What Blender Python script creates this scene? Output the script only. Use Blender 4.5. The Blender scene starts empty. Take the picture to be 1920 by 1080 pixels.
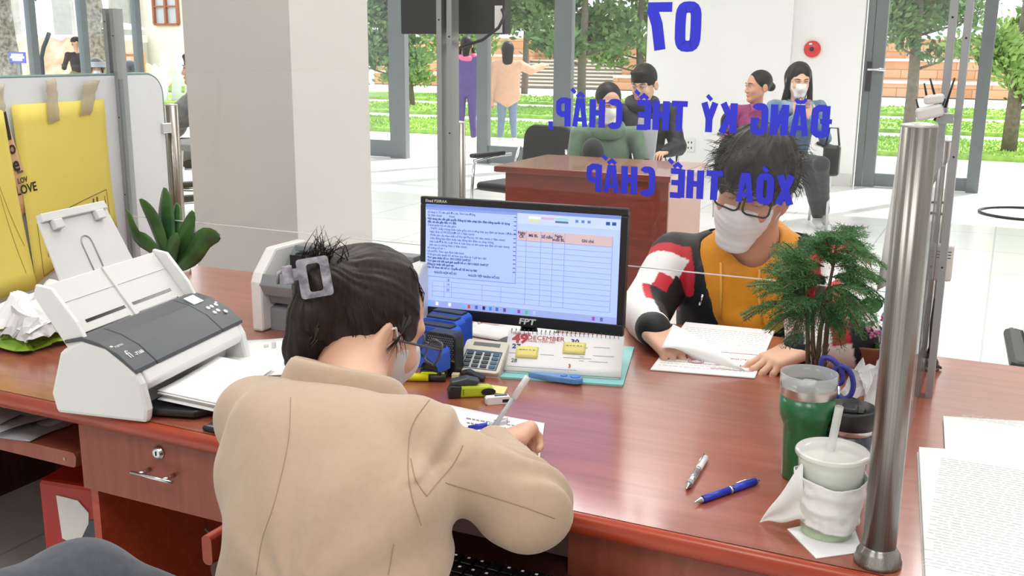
import bpy, math, random
import numpy as np
from mathutils import Vector, Matrix, Euler
PI = math.pi
random.seed(7); RNG = np.random.default_rng(7)
sc = bpy.context.scene
COL = sc.collection
# ---------------------------------------------------------------- camera
F = 1930.0
def _n(v): v = np.array(v, float); return v/np.linalg.norm(v)
_Y = _n([945, 440, -F]); _X = _n([4180, -482, F]); _X = _n(_X-_Y*np.dot(_X, _Y)); _Z = np.cross(_X, _Y)
RW = np.array([_X, _Y, _Z]); CAM = np.array([0, 0, 1.38])
cd = bpy.data.cameras.new('camera'); cam = bpy.data.objects.new('camera', cd); COL.objects.link(cam)
cd.sensor_width = 36; cd.lens = F/1920*36; cd.clip_start = .05; cd.clip_end = 500
cam.matrix_world = Matrix([[*RW[0], CAM[0]], [*RW[1], CAM[1]], [*RW[2], CAM[2]], [0, 0, 0, 1]])
sc.camera = cam
def ray(px, py): return RW@np.array([px-960, 540-py, -F])/F
def Pz(px, py, z):            # point of the plane z seen at a photo position
    d = ray(px, py); return CAM+d*(z-CAM[2])/d[2]
def Py(px, py, y):            # point of the upright plane y seen there
    d = ray(px, py); return CAM+d*(y-CAM[1])/d[1]
def Px(px, py, x):
    d = ray(px, py); return CAM+d*(x-CAM[0])/d[0]
# ---------------------------------------------------------------- look
sc.view_settings.view_transform = 'Standard'; sc.view_settings.look = 'None'
sc.view_settings.exposure = 0.08; sc.view_settings.gamma = 1.0; sc.view_settings.use_curve_mapping = False
w = bpy.data.worlds.new('sky'); sc.world = w; w.use_nodes = True
nt = w.node_tree; nt.nodes.clear()
wo = nt.nodes.new('ShaderNodeOutputWorld'); bg = nt.nodes.new('ShaderNodeBackground')
tc = nt.nodes.new('ShaderNodeTexCoord'); sx = nt.nodes.new('ShaderNodeSeparateXYZ')
rp = nt.nodes.new('ShaderNodeValToRGB'); rp.color_ramp.elements[0].position = 0.45
rp.color_ramp.elements[0].color = (.75, .78, .8, 1); rp.color_ramp.elements[1].position = .9; rp.color_ramp.elements[1].color = (.85, .93, 1, 1)
mr = nt.nodes.new('ShaderNodeMapRange'); mr.inputs[1].default_value = -1
nt.links.new(tc.outputs['Generated'], sx.inputs[0]); nt.links.new(sx.outputs['Z'], mr.inputs[0])
nt.links.new(mr.outputs[0], rp.inputs[0]); nt.links.new(rp.outputs[0], bg.inputs[0]); nt.links.new(bg.outputs[0], wo.inputs[0])
bg.inputs[1].default_value = 2.6
def light(name, kind, energy, loc, rot=(0, 0, 0), size=1, sy=None, col=(1, 1, 1)):
    l = bpy.data.lights.new(name, kind); l.energy = energy; l.color = col
    o = bpy.data.objects.new(name, l); COL.objects.link(o); o.location = loc; o.rotation_euler = rot
    if kind == 'AREA':
        l.size = size
        if sy: l.shape = 'RECTANGLE'; l.size_y = sy
    if kind == 'SUN': l.angle = math.radians(1.5)
    return o
sun = light('sun', 'SUN', 5.5, (0, 0, 20), (math.radians(42), 0, math.radians(155)), col=(1, .96, .9))
for lx, ly, e in ((-1.6, -.6, 34), (.6, -.6, 34), (-1.6, 2.6, 34), (.6, 2.6, 34), (-2.6, 6.5, 62), (.3, 6.5, 62), (-6, 6.5, 40), (-6, 2.6, 36)):
    light('ceiling_lamp_light', 'AREA', e, (lx, ly, 3.52), size=1.2, sy=1.2, col=(1, .985, .96))
# ---------------------------------------------------------------- helpers: objects
def link(o, parent=None):
    COL.objects.link(o)
    if parent is not None: o.parent = parent
    return o
def tag(o, label=None, cat=None, group=None, kind=None):
    if label: o['label'] = label
    if cat: o['category'] = cat
    if group: o['group'] = group
    if kind: o['kind'] = kind
    return o
def thing(name, label, cat, loc=(0, 0, 0), rot=0, group=None):
    o = bpy.data.objects.new(name, None); o.empty_display_size = .05; COL.objects.link(o)
    o.location = tuple(loc); o.rotation_euler = rot if isinstance(rot, (tuple, Euler)) else (0, 0, rot)
    return tag(o, label, cat, group)
def copy_tree(o, parent=None):
    c = o.copy(); COL.objects.link(c); c.parent = parent
    for ch in o.children: copy_tree(ch, c)
    return c
class MB:
    """collects shapes for one mesh"""
    def __init__(s): s.v = []; s.f = []; s.m = []; s.M = Matrix.Identity(4); s.mi = 0; s.sm = []
    def add(s, vs, fs, smooth=False):
        b = len(s.v)
        for p in vs: s.v.append(tuple(s.M@Vector(p)))
        for f in fs: s.f.append([i+b for i in f]); s.m.append(s.mi); s.sm.append(smooth)
        return s
    def box(s, x0, x1, y0, y1, z0, z1, M=None, taper=1, b=0):
        """box, optionally with bevelled upright edges and rims (b)"""
        if b > 0:
            cx, cy = (x0+x1)/2, (y0+y1)/2
            def ring(i, z):
                hx, hy = (x1-x0)/2-i, (y1-y0)/2-i; bb = b*.8
                return [(cx+sx*(hx-ax), cy+sy*(hy-ay), z) for sx, sy, ax, ay in
                        ((1, -1, bb, 0), (1, -1, 0, bb), (1, 1, 0, bb), (1, 1, bb, 0), (-1, 1, bb, 0), (-1, 1, 0, bb), (-1, -1, 0, bb), (-1, -1, bb, 0))]
            rings = [ring(b, z0), ring(b*.3, z0+b*.3), ring(0, z0+b), ring(0, z1-b), ring(b*.3, z1-b*.3), ring(b, z1)]
            vs = [p for r in rings for p in r]; fs = [list(range(7, -1, -1)), list(range(40, 48))]
            for k in range(5):
                for i in range(8): fs.append([k*8+i, k*8+(i+1) % 8, k*8+8+(i+1) % 8, k*8+8+i])
        else:
            vs = [(x0, y0, z0), (x1, y0, z0), (x1, y1, z0), (x0, y1, z0), (x0, y0, z1), (x1, y0, z1), (x1, y1, z1), (x0, y1, z1)]
            fs = [(3, 2, 1, 0), (4, 5, 6, 7), (0, 1, 5, 4), (1, 2, 6, 5), (2, 3, 7, 6), (3, 0, 4, 7)]
        if M is not None: vs = [tuple(M@Vector(p)) for p in vs]
        return s.add(vs, fs)
    def prism(s, poly, z0, z1, axis='z', M=None, smooth=False):
        """extrude a polygon; axis: the direction of extrusion"""
        def mp(a, b, c): return {'z': (a, b, c), 'y': (a, c, b), 'x': (c, a, b)}[axis]
        n = len(poly); vs = [mp(a, b, z0) for a, b in poly]+[mp(a, b, z1) for a, b in poly]
        if M is not None: vs = [tuple(M@Vector(p)) for p in vs]
        fs = [list(range(n))[::-1], list(range(n, 2*n))]+[[i, (i+1) % n, n+(i+1) % n, n+i] for i in range(n)]
        s.add(vs, fs, smooth)
        if smooth: s.sm[-n-2] = s.sm[-n-1] = False
        return s
    def lathe(s, prof, seg=32, M=None, cap=True, smooth=True, sx=1, sy=1):
        vs = []; fs = []
        for r, z in prof:
            for i in range(seg):
                a = 2*PI*i/seg; vs.append((r*math.cos(a)*sx, r*math.sin(a)*sy, z))
        for k in range(len(prof)-1):
            for i in range(seg): fs.append([k*seg+i, k*seg+(i+1) % seg, (k+1)*seg+(i+1) % seg, (k+1)*seg+i])
        if cap:
            fs.append(list(range(seg))[::-1]); fs.append([(len(prof)-1)*seg+i for i in range(seg)])
        if M is not None: vs = [tuple(M@Vector(p)) for p in vs]
        s.add(vs, fs, smooth)
        if cap: s.sm[-1] = s.sm[-2] = False
        return s
    def cyl(s, a, b, r, r2=None, seg=20, smooth=True):
        a = Vector(a); b = Vector(b); d = b-a; L = d.length
        if L < 1e-9: return s
        M = Matrix.Translation(a)@d.to_track_quat('Z', 'Y').to_matrix().to_4x4()
        return s.lathe([(r, 0), (r if r2 is None else r2, L)], seg, M, smooth=smooth)
    def tube(s, pts, r, seg=8, rr=None, cap=True):
        pts = [Vector(p) for p in pts]; n = len(pts); vs = []; fs = []; up = None
        for i, p in enumerate(pts):
            t = (pts[min(i+1, n-1)]-pts[max(i-1, 0)]).normalized()
            if up is None: up = t.orthogonal().normalized()
            up = (up-t*up.dot(t))
            up = up.normalized() if up.length > 1e-6 else t.orthogonal().normalized()
            sd = t.cross(up); q = rr[i] if rr else r
            for k in range(seg):
                a = 2*PI*k/seg; vs.append(tuple(p+up*(q*math.cos(a))+sd*(q*math.sin(a))))
        for i in range(n-1):
            for k in range(seg): fs.append([i*seg+k, i*seg+(k+1) % seg, (i+1)*seg+(k+1) % seg, (i+1)*seg+k])
        if cap: fs.append(list(range(seg))[::-1]); fs.append([(n-1)*seg+k for k in range(seg)])
        return s.add(vs, fs, True)
    def ball(s, c, r, seg=16, rings=10, M=None):
        rx, ry, rz = (r, r, r) if isinstance(r, (int, float)) else r
        vs = []; fs = []
        for k in range(rings+1):
            t = PI*k/rings
            for i in range(seg):
                a = 2*PI*i/seg; vs.append((c[0]+rx*math.sin(t)*math.cos(a), c[1]+ry*math.sin(t)*math.sin(a), c[2]-rz*math.cos(t)))
        for k in range(rings):
            for i in range(seg): fs.append([k*seg+i, k*seg+(i+1) % seg, (k+1)*seg+(i+1) % seg, (k+1)*seg+i])
        if M is not None: vs = [tuple(M@Vector(p)) for p in vs]
        return s.add(vs, fs, True)
    def sheet(s, fn, nu, nv, t=0.0004, smooth=True):
        """curved sheet fn(u,v) in 0..1 with thickness t"""
        g = np.array([[fn(i/nu, j/nv) for j in range(nv+1)] for i in range(nu+1)], float)
        du = np.gradient(g, axis=0); dv = np.gradient(g, axis=1); nn = np.cross(du, dv)
        nn /= np.linalg.norm(nn, axis=2, keepdims=True)+1e-12
        W = nv+1; N = (nu+1)*W
        vs = [tuple(p) for p in (g+nn*t/2).reshape(-1, 3)]+[tuple(p) for p in (g-nn*t/2).reshape(-1, 3)]; fs = []
        for i in range(nu):
            for j in range(nv):
                a = i*W+j; q = [a, a+W, a+W+1, a+1]; fs.append(q); fs.append([k+N for k in q[::-1]])
        for i in range(nu):
            a, b = i*W, (i+1)*W; fs.append([b, a, a+N, b+N]); a += nv; b += nv; fs.append([a, b, b+N, a+N])
        for j in range(nv):
            a, b = j, j+1; fs.append([a, b, b+N, a+N]); a += nu*W; b += nu*W; fs.append([b, a, a+N, b+N])
        return s.add(vs, fs, smooth)
    def build(s, name, mats, parent=None, label=None, cat=None, group=None, kind=None, loc=None, rot=None, sub=0, bevel=0):
        me = bpy.data.meshes.new(name); me.from_pydata(s.v, [], s.f)
        if not isinstance(mats, (list, tuple)): mats = [mats]
        for m in mats: me.materials.append(m)
        me.polygons.foreach_set('material_index', s.m); me.polygons.foreach_set('use_smooth', s.sm)
        me.validate(); me.update()
        o = bpy.data.objects.new(name, me); link(o, parent); tag(o, label, cat, group, kind)
        if loc is not None: o.location = tuple(loc)
        if rot is not None: o.rotation_euler = rot
        if bevel:
            md = o.modifiers.new('bevel', 'BEVEL'); md.width = bevel; md.segments = 2; md.limit_method = 'ANGLE'; md.angle_limit = .7
        if sub:
            md = o.modifiers.new('sub', 'SUBSURF'); md.levels = sub; md.render_levels = sub
        return o
def TR(x=0, y=0, z=0, rx=0, ry=0, rz=0): return Matrix.Translation((x, y, z))@Euler((rx, ry, rz)).to_matrix().to_4x4()
def arc(cx, cy, r, a0, a1, n=6): return [(cx+r*math.cos(a0+(a1-a0)*i/n), cy+r*math.sin(a0+(a1-a0)*i/n)) for i in range(n+1)]
def rrect(x0, x1, y0, y1, r, n=5):
    return arc(x1-r, y0+r, r, -PI/2, 0, n)+arc(x1-r, y1-r, r, 0, PI/2, n)+arc(x0+r, y1-r, r, PI/2, PI, n)+arc(x0+r, y0+r, r, PI, 1.5*PI, n)
# ---------------------------------------------------------------- helpers: materials
def lin(c):
    if isinstance(c, str): c = [int(c[i:i+2], 16)/255 for i in (0, 2, 4)]
    return tuple(x/12.92 if x <= .04045 else ((x+.055)/1.055)**2.4 for x in c[:3])+(1,)
MATS = {}
def mat(key, c, rough=.5, metal=0, bump=0, scale=40, var=0, c2=None, stretch=None, spec=.5, trans=0, alpha=1, emis=None, es=0, sheen=0, sss=0, coat=0, det=3, bdist=.002):
    if key in MATS: return MATS[key]
    m = bpy.data.materials.new(key); m.use_nodes = True; t = m.node_tree; b = t.nodes['Principled BSDF']
    b.inputs['Base Color'].default_value = lin(c); b.inputs['Roughness'].default_value = rough; b.inputs['Metallic'].default_value = metal
    b.inputs['Specular IOR Level'].default_value = spec; b.inputs['Transmission Weight'].default_value = trans; b.inputs['Alpha'].default_value = alpha
    b.inputs['Coat Weight'].default_value = coat
    if sheen: b.inputs['Sheen Weight'].default_value = sheen
    if sss: b.inputs['Subsurface Weight'].default_value = sss; b.inputs['Subsurface Radius'].default_value = (.01, .004, .002)
    if emis: b.inputs['Emission Color'].default_value = lin(emis); b.inputs['Emission Strength'].default_value = es
    co = t.nodes.new('ShaderNodeTexCoord'); mp = t.nodes.new('ShaderNodeMapping'); mp.inputs['Scale'].default_value = stretch or (1, 1, 1)
    t.links.new(co.outputs['Object'], mp.inputs[0])
    nz = t.nodes.new('ShaderNodeTexNoise'); nz.inputs['Scale'].default_value = scale; nz.inputs['Detail'].default_value = det
    t.links.new(mp.outputs[0], nz.inputs[0])
    if var or c2:
        mx = t.nodes.new('ShaderNodeMix'); mx.data_type = 'RGBA'
        c2 = lin(c2) if c2 else tuple(x*(1-var) for x in lin(c)[:3])+(1,)
        mx.inputs['A'].default_value = lin(c); mx.inputs['B'].default_value = c2
        rr = t.nodes.new('ShaderNodeMapRange'); rr.inputs[1].default_value = .35; rr.inputs[2].default_value = .65
        t.links.new(nz.outputs[0], rr.inputs[0]); t.links.new(rr.outputs[0], mx.inputs['Factor']); t.links.new(mx.outputs['Result'], b.inputs['Base Color'])
    if bump:
        bp = t.nodes.new('ShaderNodeBump'); bp.inputs['Strength'].default_value = bump; bp.inputs['Distance'].default_value = bdist
        t.links.new(nz.outputs[0], bp.inputs['Height']); t.links.new(bp.outputs[0], b.inputs['Normal'])
    MATS[key] = m; return m
def glass(key, tint=(1, 1, 1), refl=.07, rough=0.0):
    if key in MATS: return MATS[key]
    m = bpy.data.materials.new(key); m.use_nodes = True; t = m.node_tree; t.nodes.clear()
    o = t.nodes.new('ShaderNodeOutputMaterial'); a = t.nodes.new('ShaderNodeBsdfTransparent'); a.inputs[0].default_value = (*tint, 1)
    g = t.nodes.new('ShaderNodeBsdfGlossy'); g.inputs['Roughness'].default_value = rough
    lw = t.nodes.new('ShaderNodeLayerWeight'); lw.inputs[0].default_value = .15
    ml = t.nodes.new('ShaderNodeMath'); ml.operation = 'MULTIPLY_ADD'; ml.inputs[1].default_value = .6; ml.inputs[2].default_value = refl*.5
    mx = t.nodes.new('ShaderNodeMixShader'); t.links.new(lw.outputs['Fresnel'], ml.inputs[0]); t.links.new(ml.outputs[0], mx.inputs[0])
    t.links.new(a.outputs[0], mx.inputs[1]); t.links.new(g.outputs[0], mx.inputs[2]); t.links.new(mx.outputs[0], o.inputs[0])
    MATS[key] = m; return m
def film(key, c, opacity=.5, rough=.4):
    """translucent plastic: part see-through, part diffuse and shiny"""
    if key in MATS: return MATS[key]
    m = mat(key, c, rough); t = m.node_tree; b = t.nodes['Principled BSDF']; o = [n for n in t.nodes if n.type == 'OUTPUT_MATERIAL'][0]
    a = t.nodes.new('ShaderNodeBsdfTransparent'); mx = t.nodes.new('ShaderNodeMixShader'); mx.inputs[0].default_value = opacity
    t.links.new(a.outputs[0], mx.inputs[1]); t.links.new(b.outputs[0], mx.inputs[2]); t.links.new(mx.outputs[0], o.inputs[0])
    return m
def wood(key, c1, c2, rough=.3, axis=(1, 14, 14), scale=3.0, coat=.0):
    if key in MATS: return MATS[key]
    m = mat(key, c1, rough, c2=c2, scale=scale, stretch=axis, bump=.04, det=8, coat=coat)
    nz = [n for n in m.node_tree.nodes if n.type == 'TEX_NOISE'][0]; nz.inputs['Distortion'].default_value = .9
    return m
def tiles(key, c, gc, size, rough=.15, gap=.006, var='f4f4f2'):
    m = mat(key, c, rough); t = m.node_tree; b = t.nodes['Principled BSDF']
    br = t.nodes.new('ShaderNodeTexBrick'); br.offset = 0; br.inputs['Color1'].default_value = lin(c); br.inputs['Color2'].default_value = lin(var); br.inputs['Mortar'].default_value = lin(gc)
    br.inputs['Scale'].default_value = 1; br.inputs['Mortar Size'].default_value = gap; br.inputs['Brick Width'].default_value = size; br.inputs['Row Height'].default_value = size
    co = t.nodes.new('ShaderNodeTexCoord'); t.links.new(co.outputs['Object'], br.inputs[0]); t.links.new(br.outputs[0], b.inputs['Base Color'])
    return m
# ---------------------------------------------------------------- helpers: smooth bodies from distance fields
def surface_nets(f, lo, h):
    s = f < 0; nx, ny, nz = f.shape
    OFF = [(i, j, k) for i in (0, 1) for j in (0, 1) for k in (0, 1)]
    sub = lambda a, o: a[o[0]:nx-1+o[0], o[1]:ny-1+o[1], o[2]:nz-1+o[2]]
    c = sum(sub(s, o).astype(np.int8) for o in OFF); act = (c > 0) & (c < 8)
    ii = np.argwhere(act); idx = -np.ones(act.shape, np.int64); idx[act] = np.arange(len(ii))
    acc = np.zeros((len(ii), 3)); cnt = np.zeros(len(ii))
    for a in range(8):
        for b in range(a+1, 8):
            oa, ob = np.array(OFF[a]), np.array(OFF[b])
            if abs(oa-ob).sum() != 1: continue
            fa = f[tuple((ii+oa).T)]; fb = f[tuple((ii+ob).T)]; m = (fa < 0) != (fb < 0)
            t = np.where(m, fa/np.where(m, fa-fb, 1), 0); acc += (oa+(ob-oa)*t[:, None])*m[:, None]; cnt += m
    V = (ii+acc/cnt[:, None])*h+lo; Q = []
    for ax in range(3):
        o1, o2 = [k for k in range(3) if k != ax]
        sa = [slice(1, -1)]*3; sb = [slice(1, -1)]*3
        sl = [slice(1, n-1) for n in f.shape]; sl[ax] = slice(0, f.shape[ax]-1); sr = list(sl); sr[ax] = slice(1, f.shape[ax])
        A = s[tuple(sl)]; B = s[tuple(sr)]; e = np.argwhere(A != B)
        if not len(e): continue
        flip = A[tuple(e.T)]; base = e.copy(); base[:, o1] += 1; base[:, o2] += 1
        def cell(d1, d2):
            q = base.copy(); q[:, o1] += d1; q[:, o2] += d2; return idx[tuple(q.T)]
        q = np.stack([cell(-1, -1), cell(0, -1), cell(0, 0), cell(-1, 0)], 1)
        if ax == 1: flip = ~flip
        q[~flip] = q[~flip][:, ::-1]; Q.append(q)
    return V, np.concatenate(Q)
def sdf_mesh(name, fn, lo, hi, h, mats, parent=None, label=None, smooth_it=1, attr=None, matfn=None, disp=None):
    lo = np.array(lo, float); hi = np.array(hi, float); B = 4
    n = np.ceil((hi-lo)/(h*B)).astype(int)+1
    cc = [lo[i]+(np.arange(n[i])+.5)*h*B for i in range(3)]
    G = np.stack(np.meshgrid(*cc, indexing='ij'), -1).reshape(-1, 3)
    fc = fn(G).reshape(n); near = np.abs(fc) < h*B*2.2+.004
    f = np.repeat(np.repeat(np.repeat(fc, B, 0), B, 1), B, 2); nm = np.repeat(np.repeat(np.repeat(near, B, 0), B, 1), B, 2)
    I = np.argwhere(nm); f[nm] = fn(lo+(I+.0)*h)
    V, Q = surface_nets(f, lo, h)
    me = bpy.data.meshes.new(name); me.vertices.add(len(V)); me.vertices.foreach_set('co', V.reshape(-1))
    me.loops.add(len(Q)*4); me.loops.foreach_set('vertex_index', Q.reshape(-1).astype(np.int32)); me.polygons.add(len(Q))
    me.polygons.foreach_set('loop_start', np.arange(0, len(Q)*4, 4, dtype=np.int32)); me.polygons.foreach_set('loop_total', np.full(len(Q), 4, np.int32))
    me.update(calc_edges=True); me.polygons.foreach_set('use_smooth', np.ones(len(Q), bool))
    for m in (mats if isinstance(mats, (list, tuple)) else [mats]): me.materials.append(m)
    if matfn is not None: me.polygons.foreach_set('material_index', matfn(V[Q].mean(1)).astype(np.int32))
    if attr:
        for an, af in attr.items():
            a = me.attributes.new(an, 'FLOAT', 'POINT'); a.data.foreach_set('value', af(V).astype(np.float32))
    o = bpy.data.objects.new(name, me); link(o, parent)
    if label: o['label'] = label
    if smooth_it:
        md = o.modifiers.new('smooth', 'SMOOTH'); md.factor = .5; md.iterations = smooth_it
    return o
def A(*v): return np.array(v, float)
def cap(a, b, ra, rb=None, sq=None):
    """tapered limb; sq=(axis, k) squashes the section along axis by k"""
    a = np.array(a, float); b = np.array(b, float); rb = ra if rb is None else rb
    def f(p):
        if sq is not None:
            ax = _n(sq[0]); k = sq[1]
            q = p+((p-a)@ax)[:, None]*ax*(1/k-1); bb = b+((b-a)@ax)*ax*(1/k-1)
        else: q = p; bb = b
        d = bb-a; t = np.clip(((q-a)@d)/(d@d), 0, 1)
        return np.linalg.norm(q-a-t[:, None]*d, axis=1)-(ra+(rb-ra)*t)
    return f
def ell(c, r, R=None):
    c = np.array(c, float); r = np.array(r, float)
    def f(p):
        q = p-c
        if R is not None: q = q@R
        k0 = np.linalg.norm(q/r, axis=1); k1 = np.linalg.norm(q/(r*r), axis=1)+1e-9
        return k0*(k0-1)/k1
    return f
def rbox(c, hs, r, R=None):
    c = np.array(c, float); hs = np.array(hs, float)-r
    def f(p):
        q = p-c
        if R is not None: q = q@R
        q = np.abs(q)-hs; return np.linalg.norm(np.maximum(q, 0), axis=1)+np.minimum(q.max(1), 0)-r
    return f
def smin(a, b, k):
    if k <= 0: return np.minimum(a, b)
    h = np.clip(.5+.5*(b-a)/k, 0, 1); return b+(a-b)*h-k*h*(1-h)
def U(fs, k=.02):
    def f(p):
        r = None
        for g in fs:
            kk = k
            if isinstance(g, tuple): g, kk = g
            d = g(p); r = d if r is None else smin(r, d, kk)
        return r
    return f
def SUB(f, g, k=.005): return lambda p: -smin(-f(p), g(p), k)
def INT(f, g, k=.005): return lambda p: -smin(-f(p), -g(p), k)
def plane(pt, nrm):
    pt = np.array(pt, float); nrm = _n(nrm); return lambda p: (p-pt)@nrm
def OFFS(f, d): return lambda p: f(p)-d
def LOC(f, M):       # field f given in a local frame, M: local -> world
    Mi = np.array(M.inverted()); sc_ = M.to_scale()[0]
    return lambda p: f(p@Mi[:3, :3].T+Mi[:3, 3])*sc_
_perm = RNG.permutation(256); _grad = RNG.standard_normal((256, 3)); _grad /= np.linalg.norm(_grad, axis=1)[:, None]
def noise3(p):
    i = np.floor(p).astype(int); f = p-i; u = f*f*f*(f*(f*6-15)+10); r = 0
    for a in (0, 1):
        for b in (0, 1):
            for c in (0, 1):
                g = _grad[_perm[(_perm[(_perm[(i[:, 0]+a) & 255]+i[:, 1]+b) & 255]+i[:, 2]+c) & 255]]
                d = ((f-[a, b, c])*g).sum(1)
                r = r+d*(u[:, 0] if a else 1-u[:, 0])*(u[:, 1] if b else 1-u[:, 1])*(u[:, 2] if c else 1-u[:, 2])
    return r
def FOLD(f, amp, freq, seed=0, stretch=(1, 1, 1), ridge=False):
    st = np.array(stretch, float)*freq
    def g(p):
        d = f(p); m = np.abs(d) < amp*6+.03; n = np.zeros(len(p)); n[m] = noise3(p[m]*st+seed*17.3)
        if ridge: n = .5-2*np.abs(n)
        return d+amp*n
    return g
# ================================================================ THE SETTING
M_white = mat('wall_white', 'f2f1ef', .6, var=.02, scale=2)
M_ceil = mat('ceiling_white', 'f2f2f0', .8)
M_floor = tiles('floor_tiles', 'f0f0ee', 'cfd2d4', .8, .22)
M_alu = mat('grey_aluminium', '72787a', .4, .3, var=.06, scale=8)
M_aludark = mat('dark_aluminium', '4a5157', .4, .3)
M_prof = mat('pale_aluminium', 'a9abae', .38, .6)
M_steel = mat('brushed_steel', 'a39f99', .16, 1, scale=30, stretch=(30, 30, .05), c2='8c8883')
def brushed(m):
    t = m.node_tree; b = t.nodes['Principled BSDF']; b.inputs['Anisotropic'].default_value = .85; b.inputs['Roughness'].default_value = .3
    g = t.nodes.new('ShaderNodeTangent'); g.direction_type = 'RADIAL'; g.axis = 'Z'; t.links.new(g.outputs[0], b.inputs['Tangent']); b.inputs['Anisotropic Rotation'].default_value = .25
brushed(M_steel)
M_glass = glass('clear_glass', refl=.05); M_glassout = glass('door_glass', (.93, .95, .96), refl=.05)
M_black = mat('black_plastic', '1c1d20', .42, bump=.05, scale=300); M_blackgl = mat('black_gloss', '101114', .15)
M_chrome = mat('chrome', 'd9dadc', .12, 1)
BW = 11.4                                     # the glazed back wall
XL = -10.2                                    # the glazed left wall
def struct(name, mb, m, **k): return mb.build(name, m, kind='structure', **k)
struct('floor', MB().box(XL, 4, -3, BW+.2, -.06, 0), M_floor)
struct('ceiling', MB().box(XL, 4, -3, BW+.2, 3.6, 3.7), M_ceil)
struct('wall_right', MB().box(4, 4.15, -3, BW+.2, 0, 3.6), M_white)
struct('wall_behind', MB().box(XL, 4, -3.15, -3, 0, 3.6), M_white)
wx0 = Py(1219, 90, BW)[0]; wx1 = Py(1611, 200, BW)[0]
mb = MB().box(wx0, wx1, BW-.12, BW+.12, 0, 3.6); px0 = Py(1343, 90, BW-.2)[0]; px1 = Py(1483, 90, BW-.2)[0]
mb.box(px0, px1, BW-.2, BW-.1, 0, 3.6)
wb = struct('wall_back', mb, M_white)
b0 = Py(1572, 330, BW-.13)[0]
MB().box(wx0+.01, px0, BW-.145, BW-.12, 0, .13).box(px1, wx1-.01, BW-.145, BW-.12, 0, .13).box(px0, px1, BW-.225, BW-.2, 0, .13).build('baseboard_back', mat('pale_skirting', 'd9d8d6', .3), kind='structure')
# the square column by the desk
M_colgrey = mat('column_paint', 'd9d5d0', .3, var=.02, scale=1.5)
struct('column', MB().box(-2.773, -2.29, 3, 3.49, 0, 3.6), M_colgrey)
# glazed back wall: frames and panes
def frame_unit(name, x0, x1, stiles, panes, z1=3.6, fr=.12, rail=.22, mid=None, glassm=None):
    """stiles: list of (x, width); panes: list of (x0, x1, has_bottom_rail)"""
    t = thing(name, None, None, ((x0+x1)/2, BW, 0)); t['kind'] = 'structure'; cx = (x0+x1)/2
    mb = MB()
    for x, wd in stiles: mb.box(x-cx, x+wd-cx, -.05, .05, 0, z1)
    for a, b, hb in panes:
        if hb: mb.box(a-cx, b-cx, -.035, .035, .01, rail)
        mb.box(a-cx, b-cx, -.035, .035, 2.7, 2.82)
    mb.build('frame', M_alu, t)
    for a, b, hb in panes: MB().box(a-cx, b-cx, -.004, .004, rail if hb else 0, 2.7).build('pane', glassm or M_glassout, t)
    return t
def bx(px, py=290): return Py(px, py, BW)[0]
a0, a1, a2 = bx(560), bx(736), bx(765)
frame_unit('window_1', a0, a2, [(a1, a2-a1)], [(a0, a1, True)])
c0, c1, c2, c3, c4 = bx(897), bx(917), bx(1040, 200), bx(1072, 200), wx0
frame_unit('door_1', c0, c3, [(c0, c1-c0), (c2, c3-c2)], [(c1, c2, True)])
frame_unit('window_2', c3, c4, [(c4-.03, .03)], [(c3, c4-.03, True)])
d0, d1, d2, d3, d4 = bx(1607), bx(1622), bx(1639, 340), bx(1812, 340), bx(1836, 340)
t = frame_unit('door_2', d0, d4, [(d0, d1-d0-.01), (d1, d2-d1), (d3, d4-d3)], [(d2, d3, True)], rail=.14)
hx = bx(1630, 130); hz = Py(1630, 130, BW)[2]; cxx = (d0+d4)/2
MB().box(hx-.02-cxx, hx+.03-cxx, -.075, -.05, hz-.22, hz+.08).build('lock_plate', M_black, t)
MB().tube([(hx-cxx, -.07, hz), (hx-cxx, -.12, hz), (hx+.17-cxx, -.12, hz)], .014).build('door_handle', M_chrome, t)
# right of the open leaf and left of the first window the wall goes on
struct('wall_back_right', MB().box(1.6, 4, BW-.1, BW+.1, 0, 3.6).box(d4, 1.6, BW-.06, BW+.06, 2.75, 3.6), M_white)
struct('wall_back_left', MB().box(XL, a0, BW-.1, BW+.1, 0, 3.6), M_white)
# glazed left wall
sy = [Px(px, 150, XL)[1] for px in (68, 163, 263)]
t = thing('window_3', None, None, (XL, 8, 0)); t['kind'] = 'structure'
mb = MB()
for y in sy: mb.box(-.04, .04, y-8-.045, y-8+.045, 0, 3.6)
for y in (sy[0]-1.1, sy[0]-2.2, sy[0]-3.3): mb.box(-.04, .04, y-8-.045, y-8+.045, 0, 3.6)
mb.box(-.04, .04, sy[0]-11.5, 3.4, 2.35, 2.5); mb.build('frame', M_alu, t)
MB().box(-.004, .004, sy[0]-11.3, sy[2]-8, 0, 2.35).build('pane', M_glassout, t)
struct('wall_left', MB().box(XL-.1, XL+.1, -3, sy[0]-3.3, 0, 3.6), M_white)
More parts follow.
